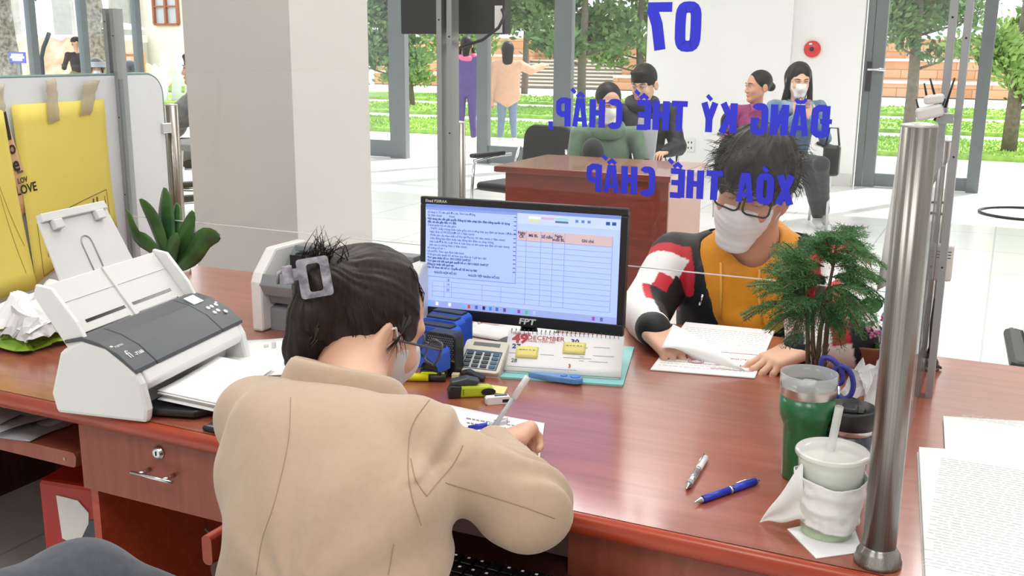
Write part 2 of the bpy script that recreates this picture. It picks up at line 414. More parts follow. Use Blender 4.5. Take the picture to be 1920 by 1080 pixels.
# ---- outside
M_pave = mat('paving_outside', 'e9e4dc', .7, var=.08, scale=3); M_grass = mat('lawn', '6f9a3c', .8, c2='94b552', scale=9, bump=.6, det=6, bdist=.04)
M_kerb = mat('kerb_concrete', 'dedad2', .7, var=.08, scale=5)
MB().box(-80, 40, BW+.2, 90, -.1, -.02).box(-80, XL-.1, -20, BW+.2, -.1, -.02).build('paving', M_pave, kind='structure')
gy = [Pz(1850, y, 0)[1] for y in (299, 269, 254, 233, 222, 208)]
M_blade = mat('grass_blades', '7fae3f', .7, c2='b3cc5c', scale=5)
for i in (0, 2, 4):
    y0, y1 = gy[i], gy[i+1]
    g = MB().box(-34, 12, y0, y1, -.02, .05).build('lawn', M_grass, kind='structure')
    mb = MB(); mm = int(16000/(i*.7+1))
    for k in range(mm):
        x = random.uniform(-16, 5); y = random.uniform(y0, y1); a = random.uniform(0, PI); s = .02+.008*i; hgt = random.uniform(.02, .05)
        mb.add([(x-s*math.cos(a), y-s*math.sin(a), .04), (x+s*math.cos(a), y+s*math.sin(a), .04), (x+random.uniform(-.03, .03), y, .05+hgt)], [(0, 1, 2)])
    mb.build('grass', M_blade, label=['bright green grass strip nearest the glass doors', '', 'middle green grass strip between two pale paths', '', 'farthest green grass strip before the stone terrace'][i], cat='grass', kind='stuff')
# sandstone terrace, three tiers
M_brick = mat('sandstone', 'c98a5c', .8, c2='dfa981', scale=2.2, bump=.3, det=6); M_ledge = mat('ledge_stone', 'e6ddd0', .7, var=.1)
br = M_brick.node_tree; bk = br.nodes.new('ShaderNodeTexBrick'); bk.inputs['Color1'].default_value = lin('c68b60'); bk.inputs['Color2'].default_value = lin('dba883'); bk.inputs['Mortar'].default_value = lin('a9795a')
bk.inputs['Scale'].default_value = 1; bk.inputs['Brick Width'].default_value = 1.1; bk.inputs['Row Height'].default_value = .28; bk.inputs['Mortar Size'].default_value = .015
cmb = br.nodes.new('ShaderNodeMapping'); cmb.inputs['Rotation'].default_value = (PI/2, 0, 0)
co = [n for n in br.nodes if n.type == 'TEX_COORD'][0]; br.links.new(co.outputs['Object'], cmb.inputs[0]); br.links.new(cmb.outputs[0], bk.inputs[0]); br.links.new(bk.outputs[0], br.nodes['Principled BSDF'].inputs['Base Color'])
y_w = Pz(1850, 186, 0)[1]; tz = [0, Py(1850, 155, y_w)[2], Py(1850, 112, y_w+.9)[2], Py(1850, 70, y_w+1.8)[2]]
sx0, sx1 = Py(945, 150, y_w)[0], Py(1150, 150, y_w)[0]
ter = thing('stone_terrace', 'stepped sandstone terrace walls with pale ledges behind the lawns', 'wall', (0, y_w, 0)); mb = MB(); ml = MB()
for k in range(3):
    for xa, xb in ((-34, sx0), (sx1, 22)):
        mb.box(xa, xb, .9*k, .9*k+.95, 0, tz[k+1]-.08); ml.box(xa, xb, .9*k-.05, .9*k+.95, tz[k+1]-.08, tz[k+1])
mb.box(-34, 22, 3.6, 4.2, 0, tz[3]*.9)
mb.build('wall', M_brick, ter); ml.build('ledge', M_ledge, ter)
st = thing('outdoor_stairs', 'wide pale stone stairs rising through the sandstone terrace', 'stairs', ((sx0+sx1)/2, y_w, 0)); hw = (sx1-sx0)/2
nst = 8; zt = Py(1000, 112, y_w+2)[2]
for k in range(nst):
    z = zt*(k+1)/nst
    MB().box(-hw, hw, .34*k, .34*nst+.4, z-zt/nst, z-.05).build('riser', mat('stair_riser', 'a08c7c', .8), st); MB().box(-hw-.02, hw+.02, .34*k-.05, .34*k+.34, z-.05, z).build('tread', M_ledge, st)
# trees
M_bark = mat('bark', '7d7065', .9, var=.3, scale=20, bump=.5, bdist=.01)
M_fol = [mat('needles_light', '6f8f4a', .7, c2='9bb468', scale=3), mat('needles_dark', '4c6a43', .7, c2='7b9560', scale=3)]
def tree(x, y, h, r, z0, m=0, n=4200, label='', trunk=.1, leaf=.09, lean=0, cone=True):
    t = thing('conifer_tree', label, 'tree', (x, y, 0), random.uniform(0, 6)); mb = MB(); pts = [(lean*k/6+random.uniform(-.04, .04), random.uniform(-.04, .04), h*k/6) for k in range(7)]
    mb.tube(pts, trunk, 10, rr=[trunk*(1-.11*k) for k in range(7)]); tips = []
    for k in range(34):
        zz = z0+(h-z0)*random.random()**1.1; a = random.uniform(0, 2*PI); rr_ = r*(1-(.75*(zz-z0)/(h-z0) if cone else .3*abs(zz/h-.6)))*random.uniform(.5, 1); c = lean*zz/h
        e = (c+rr_*math.cos(a), rr_*math.sin(a), zz+rr_*random.uniform(.1, .5)); mb.tube([(c, 0, zz-.1), ((c+e[0])/2, e[1]/2, zz+rr_*.05), e], .02, 5, rr=[trunk*.25, trunk*.16, .008]); tips.append(((c, 0, zz), e))
    mb.build('trunk', M_bark, t)
    fb = MB(); P = RNG.random(n); K = RNG.integers(0, len(tips), n); G = RNG.standard_normal((n, 3)); An = RNG.random((n, 3))*6.28
    for q in range(n):
        a, b = tips[K[q]]; u = .25+.75*P[q]; s = .05+.16*r*(.4+.6*P[q])
        c = Vector(a).lerp(Vector(b), u)+Vector(G[q])*s*.55
        d = Vector((G[q][0], G[q][1], abs(G[q][2])*.8+.2)).normalized(); L = leaf*(.6+An[q][0]/6.28); wv = d.cross(Vector(An[q]-3)).normalized()*L*.28
        fb.add([tuple(c), tuple(c+d*L*.5+wv), tuple(c+d*L), tuple(c+d*L*.5-wv)], [(0, 1, 2, 3)])
    f = fb.build('foliage', M_fol[m], t); return t
def gpt(px, py): p = Pz(px, py, .02); return p[0], p[1]
for px, py, h, r, z0, m, n, lb in [(735, 231, 4.2, .95, .9, 1, 7800, 'slim conifer behind the leftmost glass pane beside the column'), (1892, 287, 4.4, 1.0, .6, 0, 9500, 'bushy green conifer in front of the open doorway at right'),
        (1705, 250, 4.6, 1.3, 1.0, 1, 9500, 'tall grey-green conifer seen through the glass door at right'), (1195, 196, 6.0, 2.1, .9, 0, 12000, 'large conifer behind the seated people, left of the white wall'),
        (1090, 205, 6.5, 1.7, 1.0, 1, 10000, 'conifer with reddish tips behind the grey door post'), (772, 200, 3.6, .8, .5, 0, 6000, 'small bright conifer just right of the left door post'),
        (985, 175, 6.2, 2.2, 1.7, 1, 9500, 'high conifer crown above the outdoor stairs'), (850, 176, 5.5, 2.0, 1.0, 0, 9000, 'conifer behind the standing woman in purple')]:
    x, y = gpt(px, py); tree(x, y, h, r, z0, m, n, lb, trunk=.07 if r < 1 else .11, leaf=.10 if y < 22 else .16)
for k, (x, lb) in enumerate([(-31, 'far dark tree leftmost on the terrace top'), (-22, 'far dark tree above the terrace, left of the stairs'), (-12, 'far dark tree above the terrace, right of the stairs'), (-4, 'far dark tree above the terrace behind the white wall'), (3.5, 'far dark tree above the terrace at the right door')]):
    tree(x, y_w+7+k % 2*2, 8.5, 3.6, 2.0, 1, 7000, lb, trunk=.2, leaf=.32, cone=False)
# outside on the left: street, clay bank, fence, building
t = thing('white_building', 'white building with a brown-framed window, far left outside', 'building', (-27, 27.5, 0))
q0 = Py(262, 100, 27.5)[0]+27; q1 = q0+7
MB().box(q0, q1, 0, 4, 0, 6).build('wall', mat('building_white', 'f6efe2', .7), t)
wa, wb_ = Py(289, 45, 27.4), Py(329, -20, 27.4)
win = MB(); win.box(wa[0]+27, wb_[0]+27, -.12, -.02, wa[2]-.05, wa[2]+.02).box(wa[0]+27, wb_[0]+27, -.12, -.02, wb_[2]-.07, wb_[2])
for u in (0, .5, 1): xx = wa[0]+27+(wb_[0]-wa[0])*u; win.box(xx-.04, xx+.04, -.12, -.02, wa[2], wb_[2])
win.box(wa[0]+27, wb_[0]+27, -.1, -.02, wa[2]+.55, wa[2]+.6)
wo_ = win.build('window', mat('brown_frame', '9c5a3c', .6), t); MB().box(wa[0]+27, wb_[0]+27, -.02, .0, wa[2], wb_[2]).build('pane', mat('dull_pane', 'b9bec2', .2), wo_)
t = thing('boundary_wall', 'white railing on a grey boundary wall, far left outside', 'fence', (-33, 27, 0))
zt0 = Py(100, 72, 27)[2]; zt1 = Py(100, 2, 27)[2]
xl_, xr_ = Py(-60, 70, 27)[0]+33, Py(262, 70, 27)[0]+33
MB().box(xl_, xr_, 0, .3, 0, zt0-.12).build('wall', mat('grey_plinth', 'cfc9c0', .8, var=.1, scale=3), t); MB().box(xl_, xr_, -.15, .35, zt0-.12, zt0+.12).build('coping', mat('white_paint', 'f3f1ee', .6), t)
for px in (15, 118, 225):
    x = Py(px, 50, 27)[0]+33; MB().box(x-.45, x+.45, .0, .35, zt0+.12, zt1+1.4).build('pillar', mat('pillar_grey', 'b9b3ac', .8, var=.15, scale=4), t)
mb = MB(); x = xl_
while x < xr_: mb.box(x-.04, x+.04, .12, .2, zt0+.12, zt1+.8); x += .2
mb.box(xl_, xr_, .1, .22, zt1+.7, zt1+.85); mb.build('railing', mat('white_paint', 'f3f1ee', .6), t)
M_clay = mat('clay', 'cf9a78', .95, c2='e7c6ad', scale=1.6, bump=.8, det=8, bdist=.1)
def bank(name, x0, x1, y, zb, zt, m, lb, cat, amp=.25):
    mb = MB(); mb.sheet(lambda u, v: (x0+(x1-x0)*u, y+1.2*v+amp*math.sin(u*31+v*5)*.3, zb+(zt-zb)*v+amp*.25*math.sin(u*47)*v), 60, 8, .1)
    return mb.build(name, m, label=lb, cat=cat)
bank('earth_bank', Py(-40, 100, 24)[0], Py(262, 100, 24)[0], 23, 0, Py(100, 74, 24)[2], M_clay, 'dug clay bank below the boundary wall, far left outside', 'bank')
bank('earth_mound', Py(215, 100, 22)[0], Py(335, 100, 22)[0], 21, 0, Py(260, 125, 22)[2], M_clay, 'low clay mound outside in front of the white building', 'mound')
def trunk_tree(px, y, wpx, lb, topl=True):
    p = Py(px, 110, y); r = wpx/2*abs(Py(px+1, 110, y)[0]-Py(px, 110, y)[0]); t = thing('street_tree', lb, 'tree', (p[0], y, 0))
    MB().tube([(0, 0, 0), (.02, 0, .8), (-r*.3, 0, 1.8), (-r*.5, 0, 3.0), (-r, 0, 5)], r, 14, rr=[r*1.5, r*1.1, r, r*.9, r*.8]).build('trunk', mat('street_bark', '6f675e', .95, c2='a59b8e', scale=14, bump=.8, bdist=.02), t)
    mb = MB()
    for k in range(900):
        c = Vector((random.gauss(0, 1.0), random.gauss(0, 1.0), random.uniform(2.45, 3.4)+.15*random.random())); d = Vector((random.gauss(0, 1), random.gauss(0, 1), random.gauss(0, 1))).normalized(); wv = d.orthogonal()*.05
        mb.add([tuple(c), tuple(c+d*.08+wv), tuple(c+d*.2), tuple(c+d*.08-wv)], [(0, 1, 2, 3)])
    mb.build('foliage', M_fol[1], t)
trunk_tree(16, 15, 26, 'street tree trunk at the far left edge, sign in front'); trunk_tree(181, 15.5, 36, 'thick street tree trunk between the left window posts')
p = Py(33, 108, 14.6); t = thing('notice_sign', 'small blue notice board with white lettering, far left outside', 'sign', (p[0], 14.6, 0))
ww = abs(Py(48, 108, 14.6)[0]-Py(18, 108, 14.6)[0])/2; hh = (Py(33, 97, 14.6)[2]-Py(33, 118, 14.6)[2])/2; sg = MB().box(-ww, ww, -.01, .01, p[2]-hh, p[2]+hh).build('board', mat('sign_blue', '4a4fae', .5), t)
mb = MB()
for k, (a, b) in enumerate(((.7, .75), (.85, .9), (.6, .6))): mb.box(-ww*a, ww*b, -.014, -.01, p[2]+hh*(.5-.45*k)-.02, p[2]+hh*(.5-.45*k)+.02)
mb.build('lettering', mat('white_print', 'f4f4f4', .6), sg)
MB().box(-.03, .03, .01, .05, 0, p[2]+hh).build('post', M_alu, t)
pts = [Py(a, b, 14.9) for a, b in ((78, 128), (78, 108), (82, 88), (88, 74), (92, 62))]
pts[0][2] = 0; MB().tube(pts, .04, 8).build('drain_hose', mat('dark_hose', '3f4248', .6), label='dark hose standing up in front of the clay bank', cat='hose')
p = Py(233, 110, 16); t = thing('work_parasol', 'small white parasol on a pole over an orange frame outside', 'parasol', (p[0], 16, 0)); zt = Py(233, 42, 16)[2]
MB().lathe([(.5, zt-.14), (.3, zt-.05), (.02, zt)], 20, cap=False).build('canopy', mat('white_paint', 'f3f1ee', .6), t); MB().cyl((0, 0, 0), (0, 0, zt), .02).build('pole', mat('orange_paint', 'd98a3c', .6), t)
mb = MB(); 
for z in (.9, 1.05, 1.2): mb.box(-.55, .55, -.03, .03, z-.025, z+.025)
for x in (-.5, 0, .5): mb.box(x-.03, x+.03, -.03, .03, 0, 1.25)
mb.build('barrier', mat('orange_paint', 'd98a3c', .6), t)
mb = MB(); cc = Py(60, 132, 12.6)
for k in range(2600):
    u = random.random(); x = cc[0]+(u-.5)*4.2; y = 12.6+random.gauss(0, .3); z = random.uniform(0, .72+.18*noise3(np.array([[x*1.7, 0, 0]]))[0]*2)
    d = Vector((random.gauss(0, 1), random.gauss(0, 1), abs(random.gauss(0, 1)))).normalized()*.12; wv = d.orthogonal()*.22
    mb.add([(x, y, z), tuple(Vector((x, y, z))+d*.5+wv), tuple(Vector((x, y, z))+d), tuple(Vector((x, y, z))+d*.5-wv)], [(0, 1, 2, 3)])
mb.build('shrub_bed', mat('shrub_leaf', '7c9a56', .7, c2='a9bd83', scale=4), label='low green shrubs outside the left windows', cat='shrub', kind='stuff')
p = Py(320, 95, 19); t = thing('leaning_panels', None, None, (p[0], 19, 0)); bpy.data.objects.remove(t)
for k in range(3):
    x = Py(300+k*11, 110, 20)[0]; MB().box(-.14, .14, -.02, .02, 0, 1.28).build('board', mat('pale_board', 'd5d7d8', .6), loc=(x, 20+.25*k, 0), rot=(-.06, .1, 0), label=['leftmost', 'middle', 'rightmost'][k]+' of the three pale boards leaning by the white building', cat='board', group='pale boards leaning outside')
# ================================================================ COUNTER AND PARTITIONS
def text(s, size, m, parent=None, M=None, name='lettering', bold=0, sx=1, align='LEFT', label=None, ext=.00012, at=None, spacing=1):
    cu = bpy.data.curves.new('t', 'FONT'); cu.body = s; cu.size = size; cu.offset = bold*size; cu.align_x = align; cu.extrude = ext; cu.resolution_u = 2; cu.space_character = spacing; cu.space_line = .9
    o = bpy.data.objects.new('t', cu); COL.objects.link(o); bpy.context.view_layer.update()
    me = bpy.data.meshes.new_from_object(o.evaluated_get(bpy.context.evaluated_depsgraph_get())); bpy.data.objects.remove(o); me.name = name
    T = (M if M is not None else Matrix.Identity(4))@Matrix.Diagonal((sx, 1, 1, 1)); me.transform(T)
    if at is not None:          # merge into a MB
        at.add([tuple(v.co) for v in me.vertices], [list(p.vertices) for p in me.polygons]); return None
    me.materials.clear(); me.materials.append(m); q = bpy.data.objects.new(name, me); link(q, parent)
    if label: q['label'] = label
    return q
M_wood = wood('desk_top', 'a75f4a', '964f3b', .30, (2.2, 16, 16), 2.2, coat=.7)
M_wood.node_tree.nodes['Principled BSDF'].inputs['Coat Roughness'].default_value = .16
M_woodL = wood('desk_front', '9a5241', '8a4536', .38, (14, 14, 1.6), 2.6)
M_edge = wood('desk_edge', 'b4482c', 'a23c24', .28, (2, 20, 20), 3)
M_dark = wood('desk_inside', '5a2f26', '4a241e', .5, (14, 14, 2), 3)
ZD = .75; Y0, Y1 = 1.232, 2.29
desk = thing('service_counter', 'long reddish wood service counter running under the glass partition', 'desk', (-.9, Y0, 0))
def L(x, y, z): return (x+.9, y-Y0, z)
XA, XB = -2.75, 1.3
mb = MB(); mb.box(XA+.9, XB+.9, .012, Y1-Y0, ZD-.03, ZD); mb.build('desktop', M_wood, desk)
prof = [(.014, ZD-.032)]+[(.012-.012*math.sin(a), ZD-.016+.016*math.cos(a)*-1) for a in np.linspace(0, PI, 8)]+[(.014, ZD)]
MB().prism(prof, XA+.9, XB+.9, 'x', smooth=True).build('edge_band', M_edge, desk)
mb = MB(); sp = Pz(1380, 812, ZD)
mb.box(L(sp[0], 0, 0)[0]-.002, L(sp[0], 0, 0)[0]-.0015, .02, .5, ZD, ZD+.0003)
yf = Y0+.02
dx0 = Py(150, 830, yf)[0]; dzt = ZD-.034; dzb = Py(280, 945, yf)[2]; dx1 = -.93
dr = MB().box(dx0+.9, dx1+.9, .02, .04, dzb, dzt).build('drawer', M_woodL, desk)
k = Py(298, 848, yf); kk = L(*k)
MB().lathe([(.0125, 0), (.0125, .003), (.009, .004), (.009, .007), (.0065, .0075)], 24, TR(kk[0], .02, kk[2], rx=PI/2)).build('lock', M_chrome, dr)
MB().box(kk[0]-.001, kk[0]+.001, .0115, .0125, kk[2]-.004, kk[2]+.004).build('keyhole', M_blackgl, dr)
h0, h1 = L(*Py(250, 882, yf-.02)), L(*Py(327, 904, yf-.02))
mb = MB().cyl((h0[0], -.005, (h0[2]+h1[2])/2), (h1[0], -.005, (h0[2]+h1[2])/2), .0035)
for u in (.2, .8): mb.cyl((h0[0]+(h1[0]-h0[0])*u, -.005, (h0[2]+h1[2])/2), (h0[0]+(h1[0]-h0[0])*u, .02, (h0[2]+h1[2])/2), .004)
mb.build('handle', M_chrome, dr)
mb = MB(); xl = Py(187, 960, yf+.02)[0]
mb.box(xl+.9-.006, xl+.9+.012, .03, .7, 0, dzb); mb.build('side_panel', M_edge, desk)
xk = Py(1065, 1040, yf)[0]; mb = MB().box(xk+.9, XB+.9, .02, .04, 0, dzt).build('front_panel', M_woodL, desk)
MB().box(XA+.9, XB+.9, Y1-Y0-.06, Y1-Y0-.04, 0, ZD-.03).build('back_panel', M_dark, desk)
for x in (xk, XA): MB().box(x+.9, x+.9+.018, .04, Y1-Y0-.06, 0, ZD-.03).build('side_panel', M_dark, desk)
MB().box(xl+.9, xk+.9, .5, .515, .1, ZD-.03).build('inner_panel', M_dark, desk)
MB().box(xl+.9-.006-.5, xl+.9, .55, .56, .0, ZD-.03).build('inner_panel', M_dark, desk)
s0 = Py(75, 848, yf+.03); s1 = Py(155, 875, yf+.03); zs = s0[2]
r = .02; pl = [(XA+.9, zs-.012), (s1[0]+.9-r, zs-.012)]+arc(s1[0]+.9-r, zs-.004, r*.4, -PI/2, 0)+arc(s1[0]+.9-r, zs+.008, r*.5, 0, PI/2)+[(XA+.9, zs+.016)]
MB().prism(pl, .045, .5, 'y').build('shelf', M_woodL, desk)
MB().cyl((s1[0]+.86, .046, zs+.002), (s1[0]+.86, .0435, zs+.002), .003).build('screw', M_steel, desk)
# keyboard tray sliding out in front of the clerk
ty = Py(395, 1022, 1.05); tz_ = ty[2]
tr_ = thing('keyboard_tray', 'reddish keyboard tray pulled out from the counter beside the beige blazer', 'tray', (0, 0, 0))
trm = MB(); x0, x1 = ty[0]-.012, -.40
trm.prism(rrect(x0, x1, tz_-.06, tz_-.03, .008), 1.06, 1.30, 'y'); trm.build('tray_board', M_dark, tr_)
MB().prism(rrect(ty[0]-.012, ty[0]+.006, tz_-.03, tz_+.016, .008), 1.045, 1.30, 'y').build('tray_side', M_edge, tr_)
zk = tz_-.03
kb = thing('keyboard', 'black computer keyboard on the tray below the counter edge', 'keyboard', (-.66, 1.13, zk)); MB().box(-.2, .2, -.08, .08, 0, .018, b=.004).build('keyboard_case', M_black, kb)
mb = MB(); ml = MB()
for r_ in range(5):
    for c_ in range(18):
        x = -.19+c_*.0212; y = -.066+r_*.028; mb.box(x, x+.018, y, y+.024, .018, .024, b=.0015)
        if (r_*7+c_*3) % 4: ml.box(x+.005, x+.009, y+.014, y+.018, .024, .0243)
mb.build('keys', M_blackgl, kb, kind='stuff'); ml.build('key_legends', mat('white_print', 'f4f4f4', .6), kb, kind='stuff')
tag(MB().box(-.03, .03, -.05, .05, 0, .03, b=.012).build('computer_mouse', M_black, loc=(-.43, 1.15, zk)), 'black computer mouse right of the keyboard under the counter', 'mouse')
tag(MB().tube([Py(365, 960, 1.6), Py(378, 985, 1.55), Py(398, 1003, 1.5)], .003).build('desk_cable', mat('pale_cable', '9d9a90', .5)), 'thin pale cable hanging under the drawer', 'cable')
# plastic sleeves on the shelf, red box beneath
M_sleeve = film('clear_sleeve', 'c9ccd2', .6, .2)
cz = zs+.0165
for k, (a, dx, dy, lb) in enumerate([(.05, 0, 0, 'lowest clear plastic sleeve on the open shelf'), (-.12, -.05, .015, 'middle clear plastic sleeve on the open shelf'), (.12, -.1, .0, 'topmost clear plastic sleeve on the open shelf, red print showing')]):
    s = thing('plastic_sleeve', lb, 'sleeve', (Py(20, 820, 1.36)[0]+dx, 1.375+dy, cz+.008*k), a, 'plastic sleeves on the open shelf')
    MB().sheet(lambda u, v: (-.16+.32*u, -.11+.22*v, .004+.003*math.sin(u*7+k)+.002*math.sin(v*9)), 12, 8, .001).build('cover', M_sleeve, s)
    MB().sheet(lambda u, v: (-.15+.28*u, -.1+.2*v, .002+.003*math.sin(u*7+k)), 12, 4, .0012).build('sheet', mat('paper_grey', 'd4d4d8', .7), s)
    if k == 2: MB().prism([(-.04, -.09), (.1, -.09), (.1, -.05), (-.04, -.05)], .0085, .0088).build('red_print', mat('red_print', 'b5384a', .6), s)
b_ = Py(140, 1000, 1.45); rb = thing('red_box', 'red plastic-wrapped box with a white address label under the shelf', 'box', (b_[0], 1.5, .1), .15)
bt = Py(140, 905, 1.45)[2]-.1
MB().box(-.085, .10, -.06, .16, 0, bt, b=.01).build('wrap', mat('red_plastic', 'b5261c', .25, bump=.4, scale=12, bdist=.01), rb)
MB().prism([(-.03, bt-.13), (.035, bt-.15), (.045, bt-.06), (.02, bt-.035), (-.035, bt-.03)], -.0625, -.06, 'y').build('address_label', mat('paper_white', 'f1f0ec', .7), rb)
tag(MB().box(0, .5, 0, .35, 0, .1).build('storage_crate', M_dark, loc=(b_[0]-.15, 1.42, 0)), 'dark low crate under the counter below the red box', 'crate')
MB().prism([(0, bt-.16), (.06, bt-.19), (.075, bt-.07), (.05, bt-.075)], -.066, -.0625, 'y').build('dark_bag_flap', mat('dark_foil', '4a4f58', .25, .3), rb)
# ---- steel posts
def post(x, y, zt, lb, rr_=.0205):
    p = thing('steel_post', lb, 'post', (x, y, ZD), group='brushed steel partition posts')
    MB().lathe([(rr_*1.42, 0), (rr_*1.42, .006), (rr_*1.34, .009), (rr_*1.3, .015), (rr_*1.18, .019), (rr_*1.05, .023), (rr_, .025)], 40).build('base_flange', M_steel, p)
    MB().lathe([(rr_, .02), (rr_, zt-ZD-.003)], 40).build('tube', M_steel, p)
    MB().lathe([(rr_, zt-ZD-.003), (rr_*.96, zt-ZD), (rr_*.4, zt-ZD+.002)], 40).build('cap', mat('cap_grey', 'c9c9c6', .35, .5), p); return p
post(-.091, 1.277, 1.3, 'large brushed steel post in the right foreground standing beside the plastic cup')
post(-.1, 2.19, 1.215, 'steel post at the back edge of the counter by the black cables', .0185)
post(-1.188, 2.19, 1.21, 'steel post behind the monitor, beside the display screen cable', .0185)
pl_ = post(-2.085, 2.19, 1.225, 'steel post at the far left beside the grey column', .0185)
c = Px(303, 240, -2.085); MB().box(-.012, .016, -.052, -.018, c[2]-ZD-.014, c[2]-ZD+.014, b=.002).build('clamp', M_chrome, pl_)
# ---- glass partition with its twin bars; lettering faces the public side
BOLD = {}
def stroke(mb, pts, w_, close=False):
    """thick flat polyline in the xz plane"""
    P_ = [np.array(p, float) for p in pts]; n = len(P_); l = []; r = []
    for i in range(n):
        a = P_[i-1] if (i or close) else None; b = P_[(i+1) % n] if (i < n-1 or close) else None
        d1 = _n(P_[i]-a) if a is not None else None; d2 = _n(b-P_[i]) if b is not None else None
        if d1 is None: d1 = d2
        if d2 is None: d2 = d1
        t_ = _n(d1+d2); nn = np.array([-t_[1], t_[0]]); k_ = w_/2/max(.35, nn@np.array([-d1[1], d1[0]])); l.append(P_[i]+nn*k_); r.append(P_[i]-nn*k_)
    for i in range(n if close else n-1):
        j = (i+1) % n; q = [l[i], l[j], r[j], r[i]]; mb.add([(x, .0002*s_, y) for s_ in (0, 1) for x, y in q], [(0, 1, 2, 3), (7, 6, 5, 4), (0, 4, 5, 1), (2, 6, 7, 3), (1, 5, 6, 2), (3, 7, 4, 0)])
W_ = .185
def ov(x0, x1, y0, y1, a0=0, a1=2*PI, n=20):
    """superellipse track"""
    cx, cy, hx, hy = (x0+x1)/2, (y0+y1)/2, (x1-x0)/2, (y1-y0)/2; o = []
    for i in range(n+1):
        a = a0+(a1-a0)*i/n; c_, s_ = math.cos(a), math.sin(a); o.append((cx+hx*math.copysign(abs(c_)**.62, c_), cy+hy*math.copysign(abs(s_)**.42, s_)))
    return o
h_ = W_/2; R_ = .5-h_
def GL(ch):
    """strokes of a bold condensed capital, height 1, width .5"""
    if ch in 'ÂẤ': return GL('A')+[('x', [(.12, 1.06), (.25, 1.18), (.38, 1.06)], .1)]+([('x', [(.42, 1.2), (.56, 1.34)], .1)] if ch == 'Ấ' else [])
    if ch == 'Ă': return GL('A')+[('x', [(.1, 1.2), (.17, 1.1), (.33, 1.1), (.4, 1.2)], .09)]
    if ch in 'ẾÊ': return GL('E')+[('x', [(.1, 1.06), (.23, 1.18), (.36, 1.06)], .1)]+([('x', [(.38, 1.2), (.52, 1.34)], .1)] if ch == 'Ế' else [])
    if ch == 'Ý': return GL('Y')+[('x', [(.2, 1.08), (.34, 1.24)], .1)]
    if ch == 'Ó': return GL('O')+[('x', [(.2, 1.08), (.34, 1.24)], .1)]
    if ch == 'Đ': return GL('D')+[('x', [(-.08, .5), (.25, .5)], .12)]
    return {
     'A': [('x', [(h_*.8, 0), (.25-.05, 1)], W_*.8), ('x', [(.5-h_*.8, 0), (.25+.05, 1)], W_*.8), ('x', [(.14, .26), (.36, .26)], .12), ('x', [(.15, .955), (.35, .955)], .08)],
     'D': [('x', [(h_, 0), (h_, 1)], W_), ('x', [(h_, .92), (.3, .92), (.4, .84), (.41, .75), (.41, .25), (.4, .16), (.3, .08), (h_, .08)], .17)],
     'P': [('x', [(h_, 0), (h_, 1)], W_), ('x', [(h_, .92), (.3, .92), (.4, .84), (.41, .74), (.41, .6), (.39, .5), (.3, .43), (h_, .43)], .16)],
     'N': [('x', [(h_, 0), (h_, 1)], W_), ('x', [(.5-h_, 0), (.5-h_, 1)], W_), ('x', [(h_, .97), (.5-h_, .03)], .15)],
     'H': [('x', [(h_, 0), (h_, 1)], W_), ('x', [(.5-h_, 0), (.5-h_, 1)], W_), ('x', [(h_, .52), (.5-h_, .52)], .15)],
     'T': [('x', [(.25, 0), (.25, 1)], W_), ('x', [(0, .925), (.5, .925)], .15)],
     'E': [('x', [(h_, 0), (h_, 1)], W_), ('x', [(h_, .925), (.44, .925)], .15), ('x', [(h_, .52), (.41, .52)], .14), ('x', [(h_, .075), (.44, .075)], .15)],
     'K': [('x', [(h_, 0), (h_, 1)], W_), ('x', [(.42, 1), (.16, .42)], W_*.9), ('x', [(.2, .6), (.44, 0)], W_*.95)],
     'Y': [('x', [(.08, 1), (.25, .42)], W_*.9), ('x', [(.42, 1), (.25, .42)], W_*.9), ('x', [(.25, 0), (.25, .46)], W_)],
     'X': [('x', [(.08, 1), (.42, 0)], W_*.95), ('x', [(.42, 1), (.08, 0)], W_*.95)],
     'O': [('c', ov(h_, .5-h_, h_*.9, 1-h_*.9)[:-1], W_*.95)], '0': [('c', ov(h_, .5-h_, h_*.9, 1-h_*.9)[:-1], W_)],
     'C': [('x', ov(h_, .5-h_, h_*.9, 1-h_*.9, .62, 2*PI-.62), W_*.95)],
     'G': [('x', ov(h_, .5-h_, h_*.9, 1-h_*.9, .62, 2*PI-.1), W_*.95), ('x', [(.26, .46), (.5, .46)], .13), ('x', [(.5-h_, .05), (.5-h_, .5)], W_*.8)],
     '7': [('x', [(.0, .92), (.5, .92)], .16), ('x', [(.42, .9), (.3, .55), (.22, 0)], .2)],
     ',': [('x', [(.1, .16), (.1, .0), (.04, -.14)], .13)], ' ': []}[ch]
def sign_text(s_, xl_, xr_, zb_, zt_, y, m, parent, label):
    """mirrored from inside: first letter at the right (xr)"""
    adv = {' ': .26, ',': .16}; tot = sum(adv.get(c_, .5)+.085 for c_ in s_)-.085; k_ = (xr_-xl_)/tot; hgt = zt_-zb_; mb = MB(); x = 0; oy = 0
    for c_ in s_:
        for kind, pts, w2 in GL(c_):
            asp = hgt/k_; q = [(p[0], p[1]*asp) for p in pts]; m2 = MB(); stroke(m2, q, w2*1.17, kind == 'c'); oy += 1
            mb.add([(xr_-(v[0]+x)*k_, y-v[1]-.00004*(oy % 5), zb_+v[2]*k_) for v in m2.v], m2.f)
        x += adv.get(c_, .5)+.085
    return mb.build('lettering', m, parent, label=label)
M_blue = mat('blue_vinyl', '3a40f2', .6)
